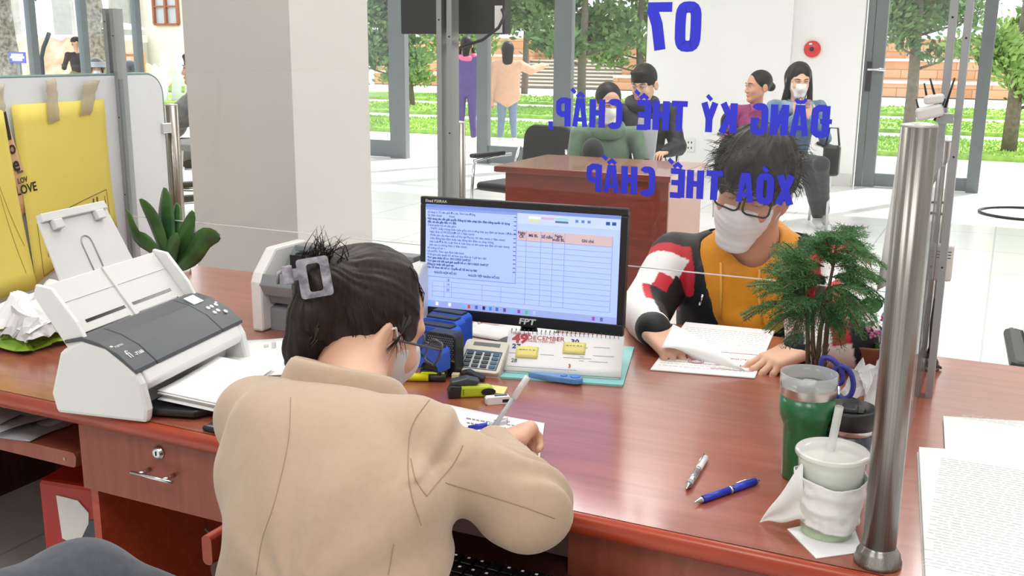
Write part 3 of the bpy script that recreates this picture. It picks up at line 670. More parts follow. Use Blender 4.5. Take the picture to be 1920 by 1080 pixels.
def bars(x, zt, parent):
    mb = MB(); 
    for s_ in (-1, 1): mb.box(x+s_*.0125-.0062-BX, x+s_*.0125+.0062-BX, -.012, .02, ZD, zt)
    mb.build('clamping_bars', M_prof, parent); m2 = MB()
    for z in (1.0, 1.2, 1.405, 1.44):
        m2.cyl((x-.0125*(1 if z > 1.41 else -1)-BX, -.0125, z), (x-.0125*(1 if z > 1.41 else -1)-BX, -.011, z), .002, seg=8)
    m2.build('screws', M_black, parent)
BX = -.6
gp = thing('glass_partition', 'clear glass counter partition with mirrored blue lettering, between the two bar pairs', 'partition', (BX, 2.0, 0))
MB().box(-1.104-BX, -.1-BX, -.002, .002, .943, 1.62).build('glass_pane', M_glass, gp)
mm_ = MB().box(-1.104-BX, -.1-BX, -.0022, .0022, .9415, .9432); mm_.build('glass_edge', mat('glass_rim', 'e8efef', .2, spec=.8), gp)
bars(-.093, 1.56, gp)
def lt(s_, L_, R_t, label):
    (lx, ly0), (rx, ry0), hpx = L_[0], R_t[0], L_[1]
    a = Py(lx, ly0, 2.0); b = Py(rx, ry0, 2.0); c_ = Py(lx, ly0-hpx, 2.0); zb = (a[2]+b[2])/2
    sign_text(s_, a[0]-BX, b[0]-BX, zb, zb+(c_[2]-a[2]), -.0026, M_blue, gp, label)
lt('07', ((1213, 93), 87), ((1312, 95), 0), 'large blue mirrored number 07')
lt('ĐĂNG KÝ THẾ CHẤP,', ((1030, 238), 52), ((1553, 254), 0), 'upper line of blue mirrored lettering')
lt('XÓA THẾ CHẤP', ((1100, 358), 51), ((1487, 385), 0), 'lower line of blue mirrored lettering')
gp2 = thing('glass_partition', 'clear unlettered glass partition left of the monitor, in front of the column', 'partition', (BX, 2.0, 0))
MB().box(-2.075-BX, -1.118-BX, -.002, .002, .943, 1.62).build('glass_pane', M_glass, gp2); MB().box(-2.075-BX, -1.118-BX, -.0022, .0022, .9415, .9432).build('glass_edge', mat('glass_rim', 'e8efef', .2), gp2)
bars(-1.111, 1.56, gp2); bars(-2.083, 1.472, gp2)
# display screen hung behind the middle bars
a, b = Py(751, 64, 2.06), Py(945, 65, 2.06)
tv = thing('display_screen', 'back of a black display screen hung on the middle bars, top of frame', 'screen', ((a[0]+b[0])/2, 2.06, a[2])); hw = (b[0]-a[0])/2
MB().box(-hw, hw, 0, .035, 0, .18, b=.003).build('back_cover', M_black, tv); MB().box(hw-.022, hw-.004, -.0015, .0, .003, .06).build('sticker', mat('paper_white', 'f1f0ec', .7), tv)
MB().box(-.02, .02, -.026, 0, .03, .1).build('mount', M_black, tv)
pts = [Py(x, y, yy) for x, y, yy in ((941, 18, 2.055), (946, 30, 2.04), (935, 52, 2.03), (905, 75, 2.03), (865, 88, 2.04), (850, 98, 2.05), (840, 130, 2.05), (836, 180, 2.05), (835, 260, 2.05), (838, 320, 2.06), (843, 350, 2.07), (848, 372, 2.1))]
MB().tube(pts, .0035, 8).build('power_cable', M_black, label='black cable looping down from the display screen along the bars', cat='cable')
# ---- left divider board
XD = -2.08; zt = Px(265, 139, XD)[2]; yr = Px(308, 250, XD)[1]; r = .055; yl = .9
t = thing('divider_board', 'frosted white divider board with a rounded corner at the left, folders taped to it', 'divider', (XD, 1.6, ZD))
pts = [(yl-1.6, .02), (yr-1.6, .02)]+arc(yr-r-1.6, zt-ZD-r, r, 0, PI/2, 8)+[(yl-1.6, zt-ZD)]
mf = mat('frosted_white', 'e4e9ee', .35, spec=.4)
MB().prism(pts, -.004, .004, 'x').build('panel', mf, t); mb = MB(); q = [(0, y, z) for y, z in pts[1:]]; mb.tube(q, .0045, 6); mb.build('edge_trim', mat('green_edge', '6f8a86', .3), t)
MB().box(-.02, .02, 1.99-1.6, 2.0-1.6, 0, zt-ZD-.01).build('seal_strip', mat('dull_seal', '8e9698', .5), t)
# taped yellow folders
M_yel = mat('yellow_card', 'ecd86a', .7, var=.04, scale=8); M_tape = film('masking_tape', 'cfc3a4', .6, .5); M_ink = mat('brown_ink', '6b5a20', .7)
XF = XD+.012
def face(px, py, x=XF): p = Px(px, py, x); return (x, p[1], p[2])
def folder(name, quad, lb, x, wav=.004):
    q = [np.array(face(a, b, x)) for a, b in quad]
    def fn(u, v):
        p = (q[0]*(1-u)+q[1]*u)*(1-v)+(q[3]*(1-u)+q[2]*u)*v; p[0] += wav*math.sin(u*4+v*3)*v+.012*v*v; return p
    return MB().sheet(fn, 10, 10, .002).build(name, M_yel, label=lb, cat='folder'), fn
f1, fn1 = folder('yellow_folder', [(21, 197), (195, 186), (212, 425), (60, 532)], 'large yellow card folder taped to the divider by two strips', XF)
f2, fn2 = folder('yellow_folder', [(-60, 205), (5, 205), (62, 540), (-40, 570)], 'yellow card folder at the far left edge, partly cut off by the frame', XF+.006)
mb = MB(); m2 = MB()
def onf(fn, u, v, o=.0016): p = fn(u, v); return (p[0]+o, p[1], p[2])
def rule(mb, fn, u0, v0, u1, v1, w_=.004, n=6):
    du, dv = u1-u0, v1-v0; l = math.hypot(du, dv); nu, nv = -dv/l*w_, du/l*w_
    for i in range(n):
        a, b = i/n, (i+1)/n; mb.add([onf(fn, u0+du*a+nu, v0+dv*a+nv), onf(fn, u0+du*b+nu, v0+dv*b+nv), onf(fn, u0+du*b-nu, v0+dv*b-nv), onf(fn, u0+du*a-nu, v0+dv*a-nv)], [(0, 1, 2, 3)])
U0, U1, V0, V1 = .1, .93, .68, .99
for e in ((U0, V0, U1, V0), (U0, V1, U1, V1), (U0, V0, U0, V1), (U1, V0, U1, V1)): rule(mb, fn1, *e, .0025)
for k in range(17):
    u = .9-.045*k; l = .25 if k % 5 else .12
    if k in (2, 3): rule(mb, fn1, u, V0+.02, u, V1-.04, .009, 9)
    elif k not in (1, 4): rule(mb, fn1, u, V0+.04, u, V0+.04+l*random.uniform(.6, 1), .0035, 8)
mb.build('printed_frame', M_ink, f1)
mb = MB()
for e in ((.55, .35, .93, .75), (.5, .3, .86, .9)): rule(mb, fn2, *e, .003)
mb.build('printed_frame', M_ink, f2)
t = thing('kraft_bag', 'kraft paper bag with black LOVE lettering between the two yellow folders', 'bag', (0, 0, 0))
q = [np.array(face(a, b, XF+.003)) for a, b in ((0, 225), (16, 235), (62, 375), (30, 420))]
MB().sheet(lambda u, v: (q[0]*(1-u)+q[1]*u)*(1-v)+(q[3]*(1-u)+q[2]*u)*v, 4, 8, .002).build('bag_panel', mat('kraft', 'd9ab82', .8, var=.08), t)
def wallM(px, py, x, roll=0):     # text frame on a plane facing +X: local x -> -Y? reads left to right for us
    p = face(px, py, x); return Matrix.Translation(p)@Matrix(((0, 0, 1, 0), (1, 0, 0, 0), (0, 1, 0, 0), (0, 0, 0, 1)))@Matrix.Rotation(roll, 4, 'Z')
M_pink = mat('black_print', '2a2320', .7)
for s_, px, py, sz in (('LOVE', 34, 367, .03), ('LOV', 36, 345, .018), ('love', 35, 326, .012), ('e', 28, 322, .05), ('l', 15, 262, .09), ('o', 20, 290, .045)):
    text(s_, sz, M_pink, t, wallM(px-2, py, XF+.0065, .12), bold=.02, sx=.8)
for (quad, lb) in (([(86, 152), (105, 146), (113, 225), (93, 234)], 'left strip of masking tape on the large yellow folder'), ([(157, 152), (186, 150), (170, 215), (150, 218)], 'right strip of masking tape on the large yellow folder'), ([(-6, 160), (8, 158), (10, 222), (0, 215)], 'strip of masking tape at the far left edge of the divider')):
    q2 = [np.array(face(a, b, XF+.006)) for a, b in quad]; j = [random.uniform(-.003, .003) for _ in range(40)]
    MB().sheet(lambda u, v: (q2[0]*(1-u)+q2[1]*u)*(1-v)+(q2[3]*(1-u)+q2[2]*u)*v+np.array([.0015*math.sin(v*11), 0, 0])+np.array([0, j[int(v*8)], j[int(u*3)+20]*.6]), 3, 8, .0006).build('masking_tape', M_tape, label=lb, cat='tape', group='masking tape strips on the divider')
# ---- right divider, hanging sheet, router, sensor, cables
t = thing('side_divider', 'clear glass side divider seen edge-on behind the large steel post', 'divider', (-.093, 1.73, ZD))
MB().box(-.003, .003, -.42, .44, .04, .44).build('glass_pane', M_glass, t)
q = [Py(a, b, 1.9) for a, b in ((1690, 235), (1712, 235), (1690, 520), (1645, 543))]
MB().sheet(lambda u, v: (q[0]*(1-u)+q[1]*u)*(1-v)+(q[3]*(1-u)+q[2]*u)*v+np.array([0, .01*math.sin(v*5), 0]), 4, 10, .0008).build('hanging_paper', mat('paper_white', 'f1f0ec', .7), label='white sheet hanging behind the large steel post above the fern', cat='paper')
p = Py(1746, 222, 1.93); rt = thing('wifi_router', 'small white router with upright black antennas above the large steel post', 'router', p, .3); rt.scale = (.8,)*3
bd = MB(); bd.box(-.028, .026, -.012, .012, 0, .028, b=.006, M=TR(ry=-.25)).box(-.012, .028, -.01, .01, .03, .05, b=.005, M=TR(ry=-.15)); bd.build('case', mat('router_white', 'e9e9e7', .4), rt)
def rp_(px, py): a = Py(px, py, 1.93); v = Vector(a-p); v.rotate(Euler((0, 0, -.3))); return v/.8
for a, b in (((1726, 221), (1718, 186)), ((1740, 195), (1733, 156)), ((1754, 185), (1744, 147)), ((1760, 220), (1772, 185)), ((1772, 202), (1790, 146)), ((1752, 226), (1765, 188))):
    MB().tube([rp_(*a), rp_(*b)], .0024, 8, rr=[.0028, .0018]).build('antenna', M_black, rt)
MB().box(.02, .045, -.004, .05, -.01, .01).build('bracket', M_prof, rt)
p = Py(1772, 492, 2.14); t = thing('wall_sensor', 'small white plastic box fixed to the rear steel post', 'sensor', p); MB().box(-.009, .014, -.012, .012, -.036, .036, b=.004).build('case', mat('router_white', 'e9e9e7', .4), t)
mb = MB(); [mb.box(-.007, .01, -.0125, -.012, z, z+.0015) for z in (.01, .016, .022)]; mb.build('vent', M_black, t)
for k, dx in enumerate((0, .006, -.008)):
    pts = [Py(a+dx*600, b, 2.12+.01*k) for a, b in ((1756, 560), (1753, 610), (1746, 650), (1752, 678))]; pts.append(Pz(1750+k*7, 690, ZD+.004))
    MB().tube(pts, .0028, 6).build('black_cable', M_black, label=['black cable at the rear post, middle of three', 'black cable at the rear post, rightmost of three', 'black cable at the rear post, leftmost of three'][k], cat='cable', group='black cables at the rear post')
# ================================================================ HALL FURNITURE
M_cab = wood('cabinet_front', '7d2f22', '6a251b', .3, (2, 12, 12), 3); M_cabtop = wood('cabinet_top', '9c5a4c', '8d4d41', .18, (2, 12, 12), 3, coat=.3)
fL, fR, bL = Pz(920, 312, .75), Pz(1262, 329, .75), Pz(966, 286, .75); cx0, cx1 = fL[0], fR[0]; cy0, cy1 = (fL[1]+fR[1])/2, bL[1]
t = thing('reception_desk', 'dark red wooden desk standing in the hall behind the glass', 'desk', ((cx0+cx1)/2, cy0, 0)); hw = (cx1-cx0)/2
MB().box(-hw, hw, 0, cy1-cy0, .715, .75, b=.006).build('desktop', M_cabtop, t); MB().box(-hw, hw, -.004, .0, .718, .747).build('edge_band', M_cab, t)
MB().box(-hw+.05, hw-.02, .04, .06, 0, .715).build('front_panel', M_cab, t)
for x in (-hw+.05, hw-.04): MB().box(x, x+.02, .06, cy1-cy0-.04, 0, .715).build('side_panel', mat('lit_side', 'b98a7c', .3), t)  # same red wood, coloured paler: the light on the side face is painted in
def chair_mesh(t, arms=True, legs=True):
    b = MB(); b.prism(rrect(-.22, .22, .47, .86, .1, 6), -.02, .02, 'y', M=TR(0, .22, 0, rx=-.12)@TR()); b.build('backrest', M_black, t, bevel=.012)
    MB().box(-.23, .23, -.22, .2, .42, .48, b=.02).build('seat', M_black, t)
    for s_ in (-1, 1):
        x = .26*s_
        MB().tube([(x, -.24, 0), (x, -.22, .45), (x, -.2, .62), (x, .0, .64), (x, .2, .64)], .012, 10).build('frame_tube', M_chrome, t)
        MB().tube([(x, .24, 0), (x, .2, .45), (x*.8, .24, .7)], .012, 10).build('frame_tube', M_chrome, t)
        MB().tube([(x, -.2, .42), (x, .2, .42)], .01, 8).build('side_rail', M_chrome, t)
        if arms: MB().box(x-.025, x+.025, -.23, .12, .64, .672, b=.012).build('armrest', M_black, t)
def chair(x, y, rz, lb, proto=[None]):
    if proto[0] is None:
        t = thing('visitor_chair', lb, 'chair', (x, y, 0), rz, 'black visitor chairs in the hall'); chair_mesh(t); proto[0] = t
    else:
        t = copy_tree(proto[0]); t.location = (x, y, 0); t.rotation_euler = (0, 0, rz); t['label'] = lb
    return t
p = Py(972, 235, 6.45); chair(p[0], 6.5, -.25, 'empty black visitor chair behind the left end of the hall desk')
# chair arm near the counter, right edge
p = Py(1905, 600, 2.72); chair(p[0]+.27, 2.85, .05, 'black visitor chair at the right edge, beyond the counter')
# ring on the floor, table and stand at the left
p = Pz(1912, 402, 0); mb = MB(); mb.tube([(.38*math.cos(a), .38*math.sin(a), .012) for a in np.linspace(0, 2*PI, 49)], .012, 6, cap=False); mb.build('floor_ring', M_black, label='thin dark ring lying on the white floor at the right', cat='ring', loc=(p[0]+.05, p[1], 0))
p = Py(345, 262, 6.2); t = thing('small_table', 'small grey-edged table behind the steel post at left', 'table', (p[0]+.3, 6.2, 0)); MB().box(-.36, .4, -.3, .3, p[2]-.05, p[2], b=.005).build('tabletop', mat('grey_laminate', '8d9092', .4), t)
MB().lathe([(.2, 0), (.2, .01), (.03, .03), (.025, p[2]-.05)], 24).build('pedestal', M_chrome, t)
p = Py(1521, 92, BW-.2); t = thing('fire_alarm', 'round red fire alarm on the white wall', 'alarm', (p[0], BW-.2, p[2])); t.location.y = BW-.12 if p[0] > px1 else BW-.2
MB().lathe([(.085, 0), (.085, .03), (.07, .045), (.02, .05)], 28, TR(rx=PI/2)).build('housing', mat('alarm_red', 'd8262c', .35), t); MB().lathe([(.024, .05), (.02, .06)], 16, TR(rx=PI/2)).build('centre_grille', M_black, t); MB().box(-.03, .0, -.056, -.05, .045, .06, M=TR()).build('plate', mat('white_print', 'f4f4f4', .6), t)
p = Py(1294, 272, BW-.12); t = thing('wall_socket', 'white wall socket low on the white wall above the hall desk', 'socket', (p[0], BW-.12, p[2])); MB().box(-.055, .055, -.012, 0, -.075, .075, b=.004).build('cover_plate', mat('router_white', 'e9e9e7', .4), t)
mb = MB(); [mb.box(x-.006, x+.006, -.013, -.012, z-.012, z+.012) for x in (-.018, .018) for z in (-.03, .03)]; mb.build('slots', M_black, t)
# ================================================================ THINGS ON THE COUNTER
ZT = ZD+.0004
M_paper = mat('paper_white', 'f1f0ec', .7); M_paper2 = mat('bright_paper', 'f7f7f6', .75); M_text = mat('grey_print', '8b8d92', .8); M_red = mat('red_print', 'c0304a', .7)
M_lgrey = mat('light_grey_plastic', 'dcdcd9', .4, bump=.05, scale=400); M_mgrey = mat('scanner_grey', '54575b', .38, bump=.05, scale=400); M_wht = mat('white_plastic', 'eeeeec', .35)
def fr(bl, br_, tl, z=ZD):
    """frame of a lying thing from three photo corners: origin bottom-left, rot, width, depth"""
    a, b, c = Pz(*bl, z), Pz(*br_, z), Pz(*tl, z); return a, math.atan2(b[1]-a[1], b[0]-a[0]), float(np.hypot(*(b-a)[:2])), float(np.hypot(*(c-a)[:2]))
def lines(x0, x1, y0, y1, n, m, parent, z=.001, name='print', h=.0012, gap=.25):
    mb = MB()
    for k in range(n):
        y = y1-(y1-y0)*(k+.5)/n; x = x0+random.choice((0, 0, 0, .01)); e = x1-(x1-x0)*random.choice((0, .02, .05, gap))
        while x < e:
            l = random.uniform(.006, .02); mb.add([(x, y-h/2, z), (min(x+l, e), y-h/2, z), (min(x+l, e), y+h/2, z), (x, y+h/2, z)], [(0, 1, 2, 3)]); x += l+.0025
    return mb.build(name, m, parent)
# ---- monitor
c0_, c1_ = Pz(788, 592, .815), Pz(1168, 631, .815)
mw = float(np.linalg.norm((c1_-c0_)[:2])); rz = math.atan2(c1_[1]-c0_[1], c1_[0]-c0_[0]); mid = (c0_+c1_)/2; tp = Py(979, 379, mid[1]+.012)
mh = float(np.linalg.norm(tp-mid)); tilt = -math.atan2(tp[1]-mid[1], tp[2]-mid[2])
mon = thing('computer_monitor', 'black-framed computer monitor showing a table and a document window', 'monitor', (mid[0], mid[1], ZD), rz)
MT = Matrix.Translation((0, 0, mid[2]-ZD))@Matrix.Rotation(tilt, 4, 'X'); hw = mw/2; sl, srt, sb, stp = -hw+.013, hw-.014, .024, mh-.0155
mb = MB(); mb.M = MT
for x0, x1, z0, z1 in ((-hw, hw, 0, sb), (-hw, hw, stp, mh), (-hw, sl, sb, stp), (srt, hw, sb, stp)): mb.box(x0, x1, -.004, .012, z0, z1)
mb.build('bezel', M_black, mon, bevel=.002)
mb = MB(); mb.M = MT; mb.box(-hw+.004, hw-.004, .012, .04, .004, mh-.004, b=.008).box(-.03, .03, .04, .06, .02, .16); mb.build('back_cover', M_black, mon)
MB().cyl((0, .075, 0), (0, .06, .16), .018).build('stand_neck', M_black, mon); MB().lathe([(.07, 0), (.07, .008), (.03, .014)], 32, TR(0, .075, 0)).build('stand_base', M_black, mon)
def scr(name, c, s=.62): return mat('screen_'+name, c, .4, emis=c, es=s, spec=.2)
SW, SH = srt-sl, stp-sb
def sr(mb, u0, v0, u1, v1, d=.0): mb.add([(sl+SW*u0, -.0045-d, sb+SH*(1-v1)), (sl+SW*u1, -.0045-d, sb+SH*(1-v1)), (sl+SW*u1, -.0045-d, sb+SH*(1-v0)), (sl+SW*u0, -.0045-d, sb+SH*(1-v0))], [(0, 1, 2, 3)])
def srect(nm, rects, m, par, d):
    mb = MB(); mb.M = MT
    for r in rects: sr(mb, *r, d)
    return mb.build(nm, m, par)
mb = MB(); mb.M = MT; mb.box(sl, srt, -.0035, .002, sb, stp); scn = mb.build('screen', scr('blue', 'abc0f4'), mon)
srect('ribbon', [(.0, .0, 1, .13)], scr('ribbon', 'b9c8ee'), scn, .0); srect('title_bar', [(0, 0, 1, .03)], scr('title', '6f86c8'), scn, .0002)
srect('table_header', [(.49, .19, .965, .285)], scr('tan', 'c6b0b4'), scn, .0002)
gl = []; 
for k in range(13):
    v = .285+.0505*k; gl.append((.49 if k < 9 else .04, v, .965, v+.0022))
for u in (.04, .105, .145, .31, .41): gl.append((u, .745, u+.0012, .89))
for u in (.535, .61, .67, .73, .965): gl.append((u, .19, u+.0014, .89))
srect('grid_lines', gl, scr('line', '6a7cc4', .5), scn, .0004)
srect('document_window', [(.003, .03, .485, .70)], scr('win', 'a4bbf0'), scn, .0006); srect('window_edge', [(.003, .03, .485, .052), (.483, .03, .487, .70), (.003, .695, .487, .702)], scr('winedge', '7f95d4'), scn, .0008)
srect('scroll_text', [(.47, .07+.04*k, .483, .078+.04*k) for k in range(14)], scr('dim', '5a69a8', .3), scn, .001)
srect('task_bar', [(0, .935, 1, 1)], scr('task', '98a6de'), scn, .0002)
ic = [('5ec0f0', .02), ('e8ecff', .06), ('e6e9f8', .13), ('5ec0f0', .2), ('d04a3a', .235), ('3a6ac8', .275), ('20305a', .315), ('2f8ae0', .35), ('3a6ac8', .385), ('445a9a', .425), ('5ec0f0', .465), ('8a4ab8', .5), ('44b878', .54), ('b0bce8', .58), ('9a4ac0', .88), ('5a69a8', .92)]
for k, (c, u) in enumerate(ic): srect('taskbar_icon', [(u, .947, u+.014, .982)], scr(c, c), scn, .0006)
rb_ = [('9ab0e4', .52), ('c7a8cc', .60), ('9ccfd4', .68), ('b9cfa8', .54)]
srect('style_swatch', [(.545, .055, .605, .075)], scr('sw0', 'd8e2ff'), scn, .0004); srect('style_swatch', [(.61, .055, .675, .075)], scr('sw1', 'c7a2c8'), scn, .0004); srect('style_swatch', [(.68, .055, .745, .075)], scr('sw2', '8fc8cc'), scn, .0004)
srect('style_swatch', [(.545, .08, .605, .1)], scr('sw3', 'c6cf98'), scn, .0004); srect('style_swatch', [(.68, .082, .745, .1)], scr('sw4', '5a6a98'), scn, .0004)
srect('tool_icon', [(.78, .06, .795, .085)], scr('c1', '5c7cd0'), scn, .0004); srect('tool_icon', [(.81, .06, .825, .085)], scr('c1', '5c7cd0'), scn, .0004); srect('tool_icon', [(.84, .06, .855, .085)], scr('c1', '5c7cd0'), scn, .0004); srect('tool_icon', [(.93, .06, .95, .09)], scr('c2', '30509a'), scn, .0004); srect('tool_icon', [(.96, .06, .98, .09)], scr('c2', '30509a'), scn, .0004)
def st_(s, u, v, size, bold=.0, al='LEFT', col='dark', sx=.95, d=.0012): return text(s, size, scr(col, '2c3a7c', .12), scn, MT@Matrix.Translation((sl+SW*u, -.0045-d, sb+SH*(1-v)))@Matrix.Rotation(PI/2, 4, 'X'), bold=bold, align=al, sx=sx, name='screen_text', ext=.00005)
for s, u, v in (('Ngày\nCK', .512, .225), ('Mã BL', .572, .245), ('Số tiền', .641, .25), ('Ngày\nxuất BL', .70, .233), ('Ghi chú', .845, .26)): st_(s, u, v, .0085, .02, 'CENTER')
for s, v in (('18', .725), ('19', .77), ('20', .82)): st_(s, .118, v+.01, .0075)
dl = ['tổ hàng 2, Tổ dân phố Đà Lạt, Tỉnh Lâm Đồng', 'Số điện thoại:          Email:', 'Nội dung yêu cầu giải quyết: Đăng ký biện pháp bảo đảm bằng quyền sử dụng', 'đất, tài sản gắn liền với đất', 'Thành phần hồ sơ nộp gồm:', '  - TNMT, Giấy chứng nhận (bản gốc), trừ trường hợp quy định tại khoản 2 Điều 35', '   Nghị định số 99/2022/NĐ-CP (1 Bản chính)', '  - Phiếu yêu cầu theo mẫu số 01a tại Phụ lục (01 bản chính) (1 Bản chính)', '  - Hợp đồng bảo đảm hoặc hợp đồng bảo đảm có công chứng', '   hợp Luật Đất đai, Luật Nhà ở, luật khác có liên quan quy định (01 bản chính)', '   bản sao có chứng thực (1 Bản chính)', 'Số lượng hồ sơ: 1', 'Lệ phí/Phí: Theo quy định hiện hành', 'Thời gian giải quyết hồ sơ theo quy định là: 0 giờ làm việc', 'Thời gian nhận hồ sơ: 29/11/2023 14:47:27', 'Thời gian trả kết quả giải quyết hồ sơ: 30/11/2023 14:47:27', 'Đăng ký nhận kết quả tại:', 'Vào Sổ theo dõi hồ sơ, Quyển số: Số thứ tự 005']
for k, s in enumerate(dl): st_(s, .012, .083+.0315*k, .0062, .025 if k in (2, 3, 14, 15, 16, 17) else 0, sx=.92)
st_('NGƯỜI NỘP HỒ SƠ', .05, .665, .0062, .02); st_('NGƯỜI TIẾP NHẬN HỒ SƠ', .235, .668, .0062, .02)
MW = mat('white_logo', 'e9e9ea', .4)
text('Elead F20RAA', .0085, MW, mon, MT@Matrix.Translation((-hw+.012, -.0045, mh-.011))@Matrix.Rotation(PI/2, 4, 'X'), bold=.01)
text('FPT', .017, MW, mon, MT@Matrix.Translation((.002, -.0045, .006))@Matrix.Rotation(PI/2, 4, 'X')@Matrix(((1, .2, 0, 0), (0, 1, 0, 0), (0, 0, 1, 0), (0, 0, 0, 1))), bold=.03, sx=1.35, name='maker_lettering')
# ---- scanner
def box_from(M, mb, *a, **k): mb.box(*a, M=M, **k)
s_bl, s_br = Pz(149, 789, ZD), Pz(270, 795, ZD)      # near lower left side of the scanner
# local: x = along its width (to the right, away), y = from front to rear
fl = Pz(275, 795, ZD); frt = Pz(505, 665, ZD)
ang = math.atan2(frt[1]-fl[1], frt[0]-fl[0]); SWd = .30
scan = thing('document_scanner', 'grey and white document scanner with a raised paper chute, left on the counter', 'scanner', (fl[0], fl[1], ZT), ang); scan.scale = (1.17, 1.17, 1.2)
def side(mb_, x0, x1, pts): mb_.prism([(y, z) for y, z in pts], x0, x1, 'x')
body = [(0, 0), (.155, 0), (.162, .03), (.14, .095), (.10, .118), (.055, .108), (.012, .072), (.004, .058), (-.004, .02)]
for x_ in (0, SWd-.016): mb = MB(); side(mb, x_, x_+.016, body); mb.build('side_cheek', M_wht, scan, bevel=.006)
mb = MB(); side(mb, .016, SWd-.016, [(.04, 0), (.15, 0), (.155, .03), (.135, .09), (.06, .09), (.03, .05)]); mb.build('body', M_lgrey, scan, bevel=.002)
mb = MB(); side(mb, .016, SWd-.016, [(.002, .056), (.012, .074), (.03, .07), (.02, .045), (.008, .043)]); mb.build('front_bar', M_wht, scan, bevel=.003)
top = [(.010, .0735), (.012, .079), (.04, .101), (.07, .114), (.10, .1205), (.13, .113), (.128, .108), (.10, .114), (.06, .106)]
mb = MB(); side(mb, -.001, .05, top); side(mb, .0515, SWd-.065, top); side(mb, SWd-.0635, SWd+.001, top); cov = mb.build('top_cover', M_mgrey, scan, bevel=.0015)
def onc(u, x):     # point on the cover front slope, u from front 0 to top 1
    a, b = np.array((.014, .0815)), np.array((.075, .117)); q = a+(b-a)*u; return (x, q[0], q[1])
sa = math.atan2(.117-.0815, .061)
MB().box(-.014, .014, -.011, .011, 0, .0012, M=TR(SWd-.042, .077, .1175, rx=sa*.75)).build('display', mat('lcd', 'cfe0dc', .2, emis='c8dcd8', es=.35), cov)
for dx, dy in ((-.012, 0), (-.001, 0), (.012, .0), (-.012, -.012), (.0, -.011), (.012, -.018)):
    MB().lathe([(.0042, 0), (.0042, .0012), (.003, .0018)], 14, TR(SWd-.03+dx, .05+dy, .1055+dy*.55, rx=sa)).build('button', MW, cov)
def scM(x, u): p = onc(u, x); zz = float(np.interp(p[1], [.012, .04, .07, .10], [.079, .101, .114, .1205])); return TR(x, p[1], zz+.0008, rx=.62 if p[1] < .04 else .42)
text('fi', .022, MW, cov, scM(.012, .22), bold=.0, sx=.9); text('-7160', .0085, MW, cov, scM(.026, .22), bold=.03); text('FUJITSU', .0055, MW, cov, scM(.01, .58), bold=.01)
chM = Matrix.Translation((0, .105, .105))@Matrix.Rotation(math.radians(52), 4, 'X')     # chute plane: local y runs up the chute
mb = MB(); mb.M = chM; mb.prism([(.006, 0), (SWd-.006, 0), (SWd-.012, .105), (.012, .105)], -.008, 0); ch_ = mb.build('chute', M_lgrey, scan, bevel=.002)
for x_ in (.002, SWd-.010): mb = MB(); mb.M = chM; mb.prism([(0, -.02), (.10, -.015), (.11, .0), (.09, .018), (.03, .02), (0, .015)], x_, x_+.008, 'x'); mb.build('chute_wall', M_wht, scan, bevel=.002)
mb = MB(); mb.M = chM
for x0, x1 in ((.03, SWd/2-.012), (SWd/2+.012, SWd-.03)): mb.box(x0, x1, .012, .017, 0, .0006); 
for x0, x1 in ((.045, SWd/2-.01), (SWd/2+.01, SWd-.035)): mb.box(x0, x1, .03, .035, 0, .0006)
mb.build('slots', M_blackgl, ch_)
mb = MB(); mb.M = chM; mb.box(SWd/2-.003, SWd/2+.003, .005, .105, 0, .003); mb.box(.012, SWd-.012, .07, .0715, 0, .001); mb.build('centre_rib', M_lgrey, ch_)
exM = Matrix.Translation((0, .105, .105))@Matrix.Rotation(math.radians(52), 4, 'X')@Matrix.Translation((0, .1, -.004))@Matrix.Rotation(math.radians(14), 4, 'X')
mb = MB(); mb.M = exM; mb.prism([(.055, 0), (.235, 0), (.225, .1), (.065, .1)], -.004, 0); mb.prism([(.068, .095), (.222, .095), (.22, .108), (.07, .108)], -.006, .006); mb.box(.085, .105, .08, .095, 0, .01).box(.185, .205, .08, .095, 0, .01); ex_ = mb.build('chute_extension', M_lgrey, scan, bevel=.0015)
mb = MB(); mb.M = exM; mb.tube([(.145-.012, .0, .0005), (.145-.012, .05, .0005)]+[(.145+.012*math.cos(a), .05+.012*math.sin(a), .0005) for a in np.linspace(PI, 0, 9)]+[(.145+.012, 0, .0005)], .0012, 5); mb.build('thumb_groove', mat('groove', 'a9aaa8', .5), ex_)
mb = MB(); mb.prism([(.02, .0), (SWd-.03, .0), (SWd-.04, -.105), (.06, -.11), (.03, -.09)], .004, .014, M=TR(0, .03, .0)); mb.build('output_tray', M_black, scan, bevel=.003)
ps = thing('paper_stack', 'sheaf of white sheets lying in the scanner output tray', 'paper', (fl[0], fl[1], ZD), ang)
for k in range(5):
    a = random.uniform(-.05, .05); MB().sheet(lambda u, v: (.05+.2*u+a*.1, .01-.12*v+a*.05, .0165+.004*k+.012*(1-v)+.003*math.sin(u*3+k)), 8, 8, .0006).build('sheet', M_paper2, ps)
# smartphone, dark thing by the blazer
a, r_, w_, d_ = fr((378, 808), (405, 815), (400, 770)); t = thing('smartphone', 'black smartphone at the counter edge beside the beige blazer', 'phone', (a[0], a[1], ZT), r_); MB().box(0, .14, 0, .07, 0, .009, b=.003).build('case', M_black, t); MB().box(.004, .136, .004, .066, .009, .0094).build('screen', M_blackgl, t)
